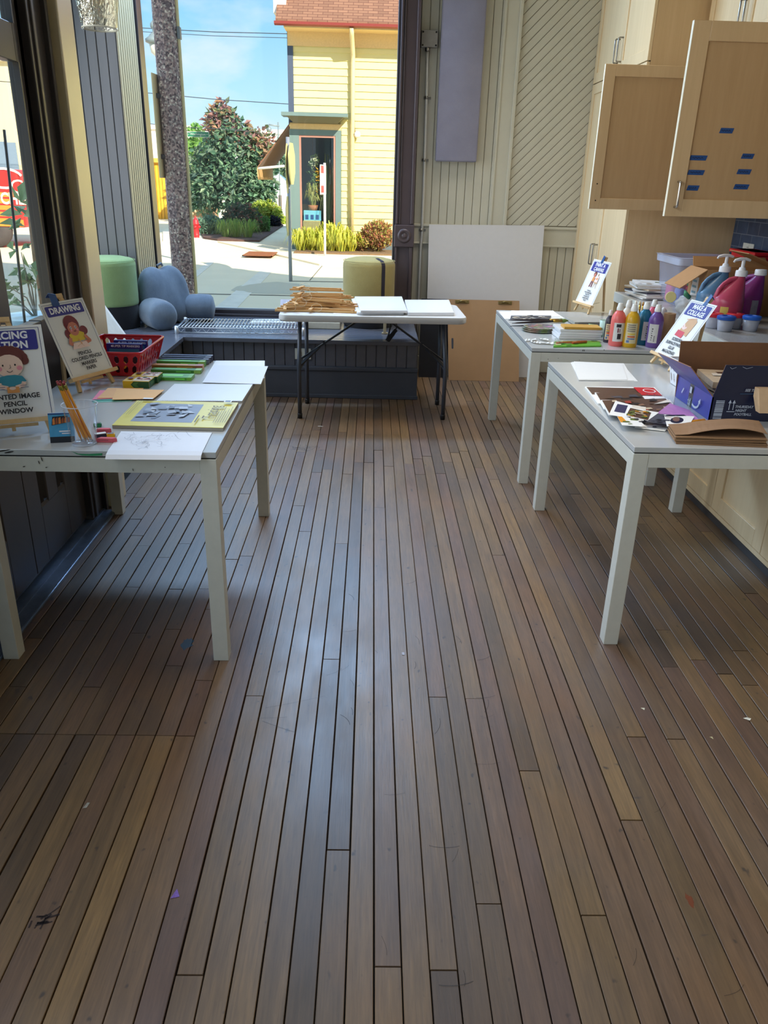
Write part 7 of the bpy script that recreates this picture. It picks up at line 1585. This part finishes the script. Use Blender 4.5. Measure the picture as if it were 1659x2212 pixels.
# hydrant
hb = gg(425, 516); hy = thing('fire_hydrant', 'red fire hydrant on the far pavement right of the concrete pole', 'hydrant', hb); M_hr = plain('hydrant_red', (178, 34, 42), .45)
hh = gy(425, 466, hb.y).z - G; k = hh / .8
m = MB(); m.lathe([(.15, 0), (.15, .03), (.10, .04), (.10, .10), (.115, .12), (.105, .14), (.105, .48), (.13, .50), (.13, .54), (.11, .56), (.10, .64), (.06, .70), (.03, .72), (.03, .78), (.0, .8)], seg=24, cap1=False); bmesh.ops.scale(m.b, vec=(k, k, k), verts=m.b.verts); m.build('barrel', M_hr, hy)
for a_ in (-PI / 2, 0, PI):
    m = MB(); m.lathe([(.055, .08), (.055, .14), (.035, .15), (.02, .17)], (0, 0, .42), 16, M=Matrix.Rotation(a_, 3, 'Z') @ Matrix.Rotation(PI / 2, 3, 'Y')); bmesh.ops.scale(m.b, vec=(k, k, k), verts=m.b.verts); m.build('nozzle_cap', M_hr, hy)
# street name sign
sy = 24.; s0, s1 = gy(404, 283.5, sy), gy(452, 297, sy); st = thing('street_sign', 'green street name sign with white lettering beside the concrete pole', 'street sign', (s0.x - .30, sy, G))
m = MB(); m.tube([(0, 0, 0), (0, 0, s0.z - G)], .035, 10); m.tube([(0, 0, s1.z - G + .12), (.4, 0, s1.z - G + .12)], .02, 8); m.build('post', M_galv, st)
m = MB(); m.box(s0.x, s1.x, sy - .012, sy + .012, s1.z, s0.z, .004, 0); P = Plane(m, (s0.x, sy - .0125, s1.z), (1, 0, 0), (0, 0, 1)); w_, h_ = s1.x - s0.x, s0.z - s1.z; P.rect(0, 0, w_, h_, 1); P.rect(.012, .012, w_ - .012, h_ - .012, 0); P.text('Washington', w_ * .49, h_ * .52, h_ * .70, 1, .005, .9); P.text('w', w_ * .07, h_ * .5, h_ * .4, 1, .0); P.text('ST', w_ * .92, h_ * .5, h_ * .3, 1, .0)
m.build('name_plate', [plain('street_sign_green', (10, 112, 78), .5), plain('sign_white', (176, 186, 178), .5)], st, True)
# ornate street lamp
ly = 17.; lc = gy(334, 85, ly); la = thing('street_lamp', 'ornate hanging street lamp seen left of the concrete pole, high up', 'street lamp', (lc.x, ly, lc.z)); kk = ly / 1676
m = MB(); m.lathe([(.001, -28 * kk), (8 * kk, -22 * kk), (11 * kk, -6 * kk)], seg=24); m.build('globe', milky('lamp_globe', (226, 224, 206), .8), la)
M_lg = plain('lamp_grey_green', (128, 142, 146), .5, .2); m = MB(); m.lathe([(12 * kk, -7 * kk), (17 * kk, -5 * kk), (17 * kk, 0), (11 * kk, 4 * kk), (7 * kk, 9 * kk), (3 * kk, 11 * kk), (3 * kk, 17 * kk), (6 * kk, 19 * kk), (6 * kk, 25 * kk), (2 * kk, 30 * kk)], seg=24); m.build('hood', M_lg, la)
m = MB(); m.tube([(0, 0, 20 * kk), (.12, .02, 24 * kk), (.235, .05, 22 * kk)], .03, 8); m.tube([(.235, .05, 24 * kk), (.235, .05, G - lc.z)], .06, 10); m.build('lamp_post', M_lg, la)
ly = 34.; lc = gy(581, 278, ly); la = thing('street_lamp', 'small distant street lamp on a bracket arm above the tree, left of the house', 'street lamp', (lc.x, ly, lc.z)); kk = ly / 1676
m = MB(); m.lathe([(4 * kk, -6 * kk), (5 * kk, 0), (2 * kk, 4 * kk)], seg=14); m.build('hood', M_lg, la); m = MB(); m.tube([(0, 0, 2 * kk), (0, 0, 7 * kk), (20 * kk, 0, 5 * kk)], 1.5 * kk, 8); m.build('arm', M_lg, la); m = MB(); m.tube([(18 * kk, 0, 12 * kk), (18 * kk, 0, G - lc.z)], 1.2 * kk, 8); m.build('lamp_post', M_lg, la)
# overhead wires
wl = plain('black_wire', (60, 70, 80), .6)
for i, (p, q, r, lb) in enumerate((((300, 60), (625, 73), .012, 'overhead wire, highest across the sky'), ((300, 68), (625, 82), .009, 'thin overhead wire just below the highest one'), ((310, 200), (628, 225), .012, 'overhead wire crossing the middle of the sky'), ((310, 266), (470, 278), .010, 'low overhead wire passing behind the street name sign'))):
    a_, c_ = gy(*p, 27.), gy(*q, 27.); m = MB(); m.tube([a_ + (a_ - c_) * 1.0, a_, a_.lerp(c_, .5) - Vector((0, 0, .03)), c_, c_ + (c_ - a_) * .5], r, 6); single(m, 'overhead_wire', wl, lb, 'wire', 'overhead wires')
# trees, shrubs and beds
bed = [gg(440, 519), gg(470, 523.5), gg(560, 526), gg(612, 491), gg(600, 480), gg(430, 500)]
m = MB(); m.prism([Vector((p.x, p.y, cz)) for p in bed], (0, 0, .05)); single(m, 'planting_bed', plain('dark_mulch', (86, 62, 56), .95, var=.3, scale=40), 'dark mulch planting bed on the corner across the street', 'flower bed')['kind'] = 'stuff'
ty = 31.; tb = Vector((gy(497, 480, ty).x, ty, G))
M_treeL = islands('dark_pear_leaves', [(70, 108, 88), (92, 136, 108), (124, 164, 124), (64, 92, 88), (140, 166, 130), (104, 124, 112)]); M_treeR = islands('bronze_leaves', [(170, 124, 110), (140, 110, 122), (200, 150, 110), (110, 124, 100), (150, 160, 104)])
def crown(m):
    def at(u, v): p = gy(u, v, ty); return (p.x, ty, p.z)
    px = ty / 1676
    for u, v, a_, b_, n, mi in ((500, 400, 84, 50, 1500, 0), (500, 340, 66, 56, 1500, 0), (555, 370, 40, 48, 600, 0), (445, 365, 34, 56, 600, 0), (560, 315, 30, 34, 420, 1), (478, 272, 30, 46, 650, 1), (492, 290, 34, 50, 500, 0), (525, 300, 26, 30, 350, 1), (550, 410, 45, 32, 800, 0), (440, 415, 35, 40, 700, 0)):
        foliage(m, at(u, v), (a_ * px, a_ * px * .9, b_ * px), n, .24, mi, .35, .25, .5)
def trunk(m):
    m.tube([tb, tb + Vector((.02, 0, 1.2)), tb + Vector((-.03, 0, 2.4)), tb + Vector((0, 0, 3.6))], [.11, .09, .08, .05], 10)
    for dx_, z_ in ((.7, 1.7), (-.6, 1.8), (.4, 2.3), (-.5, 2.5)): m.tube([tb + Vector((0, 0, z_ - .5)), tb + Vector((dx_ * .5, .1, z_)), tb + Vector((dx_, .2, z_ + .7))], [.05, .04, .025], 7)
plant('street_tree', 'dark green pear tree with reddish top on the corner across the street', tb, crown, [M_treeL, M_treeR], 'tree', None, trunk)
ty2 = 44.; tb2 = Vector((gy(425, 470, ty2).x, ty2, G)); plant('street_tree', 'brighter green tree farther back, between concrete pole and dark pear tree', tb2, lambda m: [foliage(m, (gy(u, v, ty2).x, ty2, gy(u, v, ty2).z), (a_, a_, b_), n, .34, 0, .3) for u, v, a_, b_, n in ((425, 350, .9, 1.7, 1200), (418, 400, .9, 1.3, 900))], islands('spring_green_leaves', [(110, 160, 80), (140, 186, 96), (88, 136, 74)]), 'tree', None, lambda m: m.tube([tb2, tb2 + Vector((0, 0, 2.5))], .1, 8))
ty3 = 46.; tb3 = Vector((gy(606, 470, ty3).x, ty3, G)); plant('street_tree', 'dark green tree in the distance beneath the awning of the yellow house', tb3, lambda m: foliage(m, (gy(606, 350, ty3).x, ty3, gy(606, 350, ty3).z), (.75, .7, 1.0), 900, .3, 0, .3), M_treeL, 'tree', None, lambda m: m.tube([tb3, tb3 + Vector((0, 0, 2.4))], .08, 8))
def bush(name, label, u, v0, v1, wpx, n, leaf, mat, cat='shrub', yy=None):
    b_ = gg(u, v0); z1 = gy(u, v1, b_.y).z; w = wpx / 2 * b_.y / 1676; h = (z1 - G) / 2
    return plant(name, label, b_, lambda m: foliage(m, (b_.x, b_.y + w * .4, G + h), (w, w * .8, h), n, leaf, 0, .45), mat, cat)
bush('shrub', 'silver-green shrub behind the fire hydrant', 455, 512, 468, 62, 1500, .12, islands('silver_leaves', [(92, 132, 112), (120, 156, 130), (74, 108, 92)]))
bush('shrub', 'dark rose shrub at the foot of the pear tree', 520, 508, 440, 80, 1500, .13, islands('dark_rose_leaves', [(48, 76, 60), (70, 96, 74), (96, 104, 80), (150, 80, 76)]))
bush('shrub', 'bright yellow-green shrub right of the pear tree', 572, 492, 434, 66, 1700, .14, islands('yellow_green_leaves', [(150, 176, 62), (186, 200, 84), (120, 150, 60), (206, 196, 90)]))
bush('shrub', 'mid green shrub in front of the yellow-green one', 556, 506, 466, 50, 1100, .12, islands('mid_green_leaves', [(74, 120, 62), (98, 146, 74), (60, 96, 58)]))
bush('shrub', 'near-black purple shrub by the curved walkway', 592, 494, 468, 27, 700, .10, islands('black_leaves', [(30, 32, 46), (46, 46, 62), (24, 26, 34)]))
bush('shrub', 'yellow-green ground cover beside the walkway, under the tent', 606, 486, 464, 28, 500, .10, islands('lime_leaves', [(150, 180, 60), (186, 200, 70)]))
bush('shrub', 'purple-leaved shrub in the planter left of the tree', 428, 462, 430, 46, 800, .14, islands('purple_leaves', [(110, 80, 96), (140, 104, 112), (90, 66, 84)]))
b_ = gg(508, 520); plant('ornamental_grass', 'arching green ornamental grass clump at the front of the bed', b_, lambda m: [blades(m, (b_.x + dx_, b_.y + .3, cz), 90, .5, .5, .025, 0, .7) for dx_ in (-.28, 0, .3)], islands('grass_green', [(110, 156, 66), (150, 184, 84), (90, 130, 60), (176, 196, 110)]))
def planter(u0, u1, v0, v1, y_, label, col, nm):
    a_, c_ = gy(u0, v0, y_), gy(u1, v1, y_); m = MB(); m.box(a_.x, c_.x, y_, y_ + 1, G, c_.z, .02)
    for k in range(3): m.box(a_.x - .01, c_.x + .01, y_ - .01, y_, G + (c_.z - G) * k / 3 + .02, G + (c_.z - G) * (k + 1) / 3 - .02)
    single(m, 'planter_box', plain(nm, col, .8, var=.15, scale=3), label, 'planter')
planter(412, 448, 470, 452, 36., 'pale planter box behind the silver-green shrub', (206, 190, 160), 'pale_planter')
planter(446, 462, 470, 448, 35., 'brown wooden planter box beside the pale one', (150, 120, 84), 'brown_planter')
b3 = gy(450, 445, 35.4); plant('yellow_flower_plant', 'yellow leafy plant spilling over the brown planter box', b3, lambda m: blades(m, (b3.x, 35.4, b3.z - .1), 60, .5, .7, .09, 0, .5), islands('gold_leaves', [(230, 206, 60), (206, 176, 50)]))
# beds in front of the house
bp0, bp1 = gg(637, 549), gg(850, 550); m = MB(); m.box(bp0.x, 6, YF - 1.25, YF - .06, cz, cz + .04); single(m, 'planting_bed', plain('brown_soil', (120, 96, 70), .95, var=.2, scale=30), 'soil strip along the foot of the yellow house', 'flower bed')['kind'] = 'stuff'
YG = islands('daylily_leaves', [(206, 200, 60), (176, 190, 70), (226, 216, 84), (150, 170, 70)])
for i, (u, h_, nn) in enumerate(((650, .46, 90), (672, .5, 90), (693, .46, 80), (715, .62, 110), (736, .56, 90), (757, .42, 60))):
    q = Vector((gy(u, 535, YF - .8).x, YF - .75 + .1 * (i % 2), cz + .03)); plant('daylily_clump', 'yellow-green daylily clump at the house foot, ' + ('leftmost', 'second from left', 'third from left', 'fourth and tallest', 'fifth from left', 'rightmost and lowest')[i], q, lambda m, q=q, h_=h_, nn=nn: blades(m, q, nn, h_, .42, .045, 0, .6), YG, 'plant', 'daylilies before the yellow house')
RB = islands('barberry_leaves', [(156, 92, 76), (190, 130, 90), (150, 160, 80), (120, 70, 64), (186, 176, 90)])
for u, v1, w_, n_, lb in ((783, 505, .22, 700, 'smaller reddish barberry shrub beside the downspout foot'), (815, 478, .40, 1700, 'larger red and green barberry shrub near the window casing')):
    q = Vector((gy(u, 540, YF - .6).x, YF - .6, cz + .03)); z1 = gy(u, v1, YF - .6).z; hh_ = (z1 - q.z) / 2; plant('barberry_shrub', lb, q, lambda m, q=q, w_=w_, hh_=hh_, n_=n_: foliage(m, (q.x, q.y, q.z + hh_), (w_, w_ * .8, hh_), n_, .085, 0, .2, -.6, .5), RB, 'shrub', None, lambda m, q=q, hh_=hh_: [m.tube([q, q + Vector((U(-.2, .2), U(-.1, .1), hh_ * 1.5))], .008, 5) for _ in range(7)])
# market tent
tc_ = gy(600, 410, 40.); tn = thing('market_tent', 'blue and white market tent seen under the awning', 'tent', (tc_.x, 40, G)); pk = gy(597, 371, 40.); e0, e1, ez = gy(560, 405, 40.).x, gy(640, 405, 40.).x, gy(600, 406, 38.6).z
m = MB(); A_ = [(e0, 38.6, ez), (e1, 38.6, ez), (e1, 41.4, ez), (e0, 41.4, ez)]; pkv = (pk.x, 40, pk.z)
for k in range(4): m.face([A_[k], A_[(k + 1) % 4], pkv], 0 if k != 1 else 1)
for k in range(4): a_, c_ = Vector(A_[k]), Vector(A_[(k + 1) % 4]); m.face([a_, a_ - Vector((0, 0, .3)), c_ - Vector((0, 0, .3)), c_], 0)
m.build('canopy', [plain('white_tent', (236, 240, 246), .7), plain('blue_tent', (110, 150, 206), .7)], tn, True)
for a_ in A_: m = MB(); m.tube([a_, (a_[0], a_[1], G)], .03, 8); m.build('tent_leg', plain('tent_leg_grey', (196, 196, 192), .5), tn, True)
# far buildings
def block(name, label, u0, u1, vtop, y_, d_, col, nm, wins=()):
    a_, c_ = gy(u0, vtop, y_), gy(u1, vtop, y_); zt_ = (a_.z + c_.z) / 2; t = thing(name, label, 'building', ((a_.x + c_.x) / 2, y_ + d_ / 2, G)); m = MB(); m.box(a_.x, c_.x, y_, y_ + d_, G, zt_); m.build('walls', plain(nm, col, .8, var=.05, scale=.4), t, True)
    m = MB(); m.box(a_.x - .2, c_.x + .2, y_ - .2, y_ + d_ + .2, zt_, zt_ + .35); m.build('parapet', plain('pale_parapet', (214, 210, 204), .8), t, True)
    for (w0, w1, v0, v1) in wins:
        p, q = gy(w0, v1, y_), gy(w1, v0, y_); m = MB(); m.box(p.x, q.x, y_ - .05, y_ + .02, p.z, q.z); m.build('window', plain('far_window', (120, 140, 160), .3), t, True)
    return t
block('white_building', 'low white building far off, left behind the concrete pole', 300, 425, 280, 75., 20, (226, 216, 204), 'off_white_wall', ((400, 412, 305, 318),))
block('white_building', 'long pale building far behind the trees, left of the yellow house', 470, 640, 288, 80., 20, (216, 220, 224), 'pale_grey_wall', ((546, 556, 300, 322), (590, 604, 312, 318), (606, 618, 312, 318)))
# yellow shed / container behind the pole
y_ = 34.; a_, c_ = gy(322, 437, y_), gy(367, 352, y_); sh = thing('yellow_shed', 'golden yellow wooden shed between window frame and concrete pole', 'shed', ((a_.x + c_.x) / 2, y_, G)); m = MB(); m.box(a_.x - .8, c_.x, y_, y_ + 2, G, c_.z)
for k in range(14): xx = a_.x - .8 + (c_.x - a_.x + .8) * k / 14; m.box(xx + .01, xx + .15, y_ - .02, y_, G, c_.z - .1)
m.build('board_walls', plain('golden_boards', (222, 166, 44), .7, var=.2, scale=2), sh, True); m = MB(); m.box(a_.x - .9, c_.x + .1, y_ - .15, y_ + 2.1, c_.z, c_.z + .16); m.build('roof_cap', plain('gold_cap', (200, 160, 70), .7), sh, True)
bq = gg(359, 455); br_ = thing('road_barrier', 'orange and white road barrier left of the concrete pole', 'barrier', bq)
for i, z_ in enumerate((.35, .75)): m = MB(); m.box(-.5, .5, -.02, .02, z_, z_ + .22); m.build('barrier_board', plain('barrier_%d' % i, ((226, 120, 60), (230, 226, 216))[i], .6), br_)
for s_ in (-.45, .45): m = MB(); m.bar((s_, -.25, 0), (s_, 0, 1.0), .04); m.bar((s_, .25, 0), (s_, 0, 1.0), .04); m.build('barrier_leg', plain('barrier_leg', (206, 140, 110), .6), br_)
# ---------------------------------------------------------------- what shows through the door glass
ty_ = 19.; tx1_ = gy(46, 430, ty_).x; tz0, tz1 = gy(20, 500, ty_).z, gy(20, 368, ty_).z; L_ = 5.6
fk = thing('food_truck', 'red food truck with white lettering and orange stripes, seen through the door glass', 'truck', (tx1_ - L_ / 2, ty_, G)); zb0 = G + .45
m = MB(); m.box(tx1_ - L_, tx1_, ty_, ty_ + 2.2, zb0, tz1 + .02, .05); P = Plane(m, (tx1_ - L_, ty_, zb0), (1, 0, 0), (0, 0, 1)); P.o -= P.n * -.002; hh_ = tz1 - zb0
P.rect(.02, .02, L_ - .02, hh_ * .14, 1); 
def at_(u, v): q = gy(u, v, ty_); return q.x - (tx1_ - L_), q.z - zb0
for (u0, v0, u1, v1) in ((-40, 416, 28, 424), (-40, 430, 28, 438), (-40, 444, 28, 452), (-40, 458, 28, 466), (-40, 472, 30, 482)):
    p, q = at_(u0, v1), at_(u1, v0); P.rect(max(0, p[0]), p[1], q[0], q[1], 1)
u_, v_ = at_(22, 428); P.text('KITCHEN', at_(17, 430)[0], at_(17, 430)[1], .34, 2, .03, .8); P.text('C', at_(37, 405)[0], at_(37, 405)[1], .42, 2, .0, 1.1); P.line([(at_(8, 385)[0] + .42 * math.cos(a_), at_(8, 385)[1] + .2 * math.sin(a_)) for a_ in [.3 + k * .3 for k in range(17)]], .05, 2)
m.build('truck_body', [plain('truck_red', (206, 48, 44), .35), plain('truck_orange', (240, 140, 56), .4), plain('truck_cream', (240, 226, 206), .4)], fk, True)
for xx in (tx1_ - .75, tx1_ - L_ + .9): m = MB(); m.lathe([(.15, -.1), (.36, -.1), (.38, -.06), (.38, .1), (.15, .1)], (xx, ty_ + .12, G + .38), 24, M=Matrix.Rotation(PI / 2, 3, 'X')); m.build('wheel', plain('grey_tyre', (70, 66, 66), .7), fk, True)
block('cream_building', 'cream building with a tall teal window behind the food truck', -200, 60, 130, 32., 12, (222, 206, 160), 'cream_wall', ((2, 14, 306, 366), (18, 34, 308, 366)))
tkb = gx(38, 520, -4.2); tr_ = thing('street_tree', 'rough brown tree trunk seen through the right edge of the door glass', 'tree', (tkb.x, tkb.y, G)); m = MB(); q0, q1, q2 = gy(92, 560, 7.6), gy(62, 330, 7.6), gy(32, 120, 7.6); m.tube([(q0.x + .03, 7.6, G), q0, q1, q2, q2 + (q2 - q1)], [.10, .085, .07, .06, .05], 10); m.build('trunk', plain('rough_tan_bark', (140, 110, 84), .95, var=.3, scale=30, bump=.8), tr_, True)
vp = gx(50, 690, -1.95); pv = thing('potted_plant', 'leafy houseplant in a pale blue pot beyond the door glass, behind the tracing card', 'plant', (vp.x, vp.y, G)); hz_ = gy(75, 682, vp.y).z; pxx = gy(72, 640, vp.y).x
m = MB(); m.lathe([(.12, G), (.17, hz_ - .04), (.19, hz_), (.17, hz_)], (pxx, vp.y, 0), 28); m.build('pot', plain('pale_aqua_pot', (150, 190, 206), .4), pv, True)
random.seed(41); m = MB(); tips = [gy(u, v, vp.y + dy) for u, v, dy in ((46, 545, 0), (62, 600, .05), (30, 640, -.05), (20, 620, 0), (75, 610, 0), (52, 575, .04), (12, 655, 0))]
for q in tips: b_ = Vector((pxx, vp.y, hz_ - .02)); m.tube([b_, b_.lerp(q, .5) + Vector((U(-.03, .03), 0, .03)), q], [.005, .004, .002], 6)
m.build('stem', plain('grey_stem', (140, 136, 124), .7), pv, True)
m = MB()
for q in tips: foliage(m, q, (.04, .04, .05), 6, .075, 0, 0, .2, .5)
q = gy(48, 455, vp.y); foliage(m, q, (.03, .05, .10), 10, .13, 0, 0, .2, .5); m.build('foliage', islands('grey_green_leaves', [(96, 124, 92), (124, 150, 108), (110, 136, 104), (80, 108, 86)]), pv, True)
pl_ = gx(18, 640, -1.6); m = MB(); m.tube([(gy(16, 600, 3.6).x, 3.6, G), (gy(12, 300, 3.6).x, 3.6, gy(12, 280, 3.6).z)], .006, 6); single(m, 'plant_stake', plain('dark_stake', (70, 76, 78), .5), 'thin dark stake standing upright beyond the door glass', 'stake')
# ---------------------------------------------------------------- light
sun = bpy.data.lights.new('sun', 'SUN'); sun.energy = 8.8; sun.angle = .009; sun.color = (1, .9, .72)
so = bpy.data.objects.new('sun', sun); COL.objects.link(so)
el, az = math.radians(32), math.radians(36)
sd = Vector((math.sin(az) * math.cos(el), -math.cos(az) * math.cos(el), math.sin(el)))
so.rotation_euler = sd.to_track_quat('Z', 'Y').to_euler()
def area(name, loc, target, sx, sy, power, col, spread):
    l = bpy.data.lights.new(name, 'AREA'); l.shape = 'RECTANGLE'; l.size = sx; l.size_y = sy; l.energy = power; l.color = col; l.spread = math.radians(spread)
    o = bpy.data.objects.new(name, l); COL.objects.link(o); o.location = loc
    o.rotation_euler = (Vector(loc) - Vector(target)).to_track_quat('Z', 'Y').to_euler(); return o
area('left_window_daylight', (-1.28, .3, 1.8), (2, .6, 1.0), 2.0, 2.2, 26, (.94, .98, 1), 140)  # added fill lamp, brightens the room from the unseen left wall
area('door_daylight', (-1.235, 2.15, 2.2), (1.2, 2.75, 1.0), 1.1, 1.3, 14, (.95, .98, 1), 110)  # fill lamp added inside the door to strengthen daylight from its glass
area('bay_side_daylight', (-2.22, 4.9, 1.9), (0, 5.2, .9), 2.0, 2.0, 24, (.95, .98, 1), 140)  # small lamp added in the bay to lift the pouf, pillow and panel
area('transom_daylight', (-.75, 6.42, 3.2), (-.2, 2.6, 0), 1.8, .4, 120, (.42, .66, 1), 180)  # added blue lamp inside the window head, gives the floor its sheen
for i, (x, y) in enumerate(((.3, .3), (.5, 2.9), (.7, 5.2))):
    area('ceiling_lamp', (x, y, 3.5), (x, y, 0), 1.2, 1.2, (5, 6, 14)[i], (1, .93, .82), (90, 54, 84)[i])  # unseen warm fill lamps added under the ceiling
w = bpy.data.worlds.new('sky'); scene.world = w; w.use_nodes = True; nt = w.node_tree; nt.nodes.clear()
def N(t, **k):
    n = nt.nodes.new(t)
    for a, v in k.items(): setattr(n, a, v)
    return n
tc = N('ShaderNodeTexCoord'); sx = N('ShaderNodeSeparateXYZ'); nt.links.new(tc.outputs['Generated'], sx.inputs[0])
rp = N('ShaderNodeValToRGB'); e = rp.color_ramp.elements
e[0].position = 0; e[0].color = rgb(214, 228, 232); e[1].position = 1; e[1].color = rgb(176, 208, 240)
for p, c in ((.08, (170, 214, 238)), (.22, (106, 180, 232)), (.36, (86, 162, 226)), (.62, (140, 190, 232))):
    k = e.new(p); k.color = rgb(*c)
nt.links.new(sx.outputs[2], rp.inputs[0])
mp = N('ShaderNodeMapping'); mp.inputs['Scale'].default_value = (1, 1, 2.2); mp.inputs['Location'].default_value = (2.1, .4, .9)
nt.links.new(tc.outputs['Generated'], mp.inputs[0])
nz = N('ShaderNodeTexNoise'); nz.inputs['Scale'].default_value = 3.4; nz.inputs['Detail'].default_value = 6; nz.inputs['Roughness'].default_value = .55
nt.links.new(mp.outputs[0], nz.inputs['Vector'])
cr = N('ShaderNodeValToRGB'); ce = cr.color_ramp.elements; ce[0].position = .5; ce[0].color = (0, 0, 0, 1); ce[1].position = .68; ce[1].color = (.9, .9, .9, 1); nt.links.new(nz.outputs['Fac'], cr.inputs[0])
mx = N('ShaderNodeMix', data_type='RGBA'); nt.links.new(cr.outputs[0], mx.inputs[0]); nt.links.new(rp.outputs[0], mx.inputs[6]); mx.inputs[7].default_value = rgb(222, 226, 232)
bg = N('ShaderNodeBackground'); bg.inputs[1].default_value = 1.35; nt.links.new(mx.outputs[2], bg.inputs[0])
wo = N('ShaderNodeOutputWorld'); nt.links.new(bg.outputs[0], wo.inputs[0])
vs = scene.view_settings; scene.display_settings.display_device = 'sRGB'
vs.view_transform = 'Standard'; vs.look = 'None'; vs.exposure = 0; vs.gamma = 1; vs.use_curve_mapping = False
scene.cycles.max_bounces = 8; scene.cycles.transparent_max_bounces = 24; scene.cycles.caustics_reflective = False; scene.cycles.caustics_refractive = False
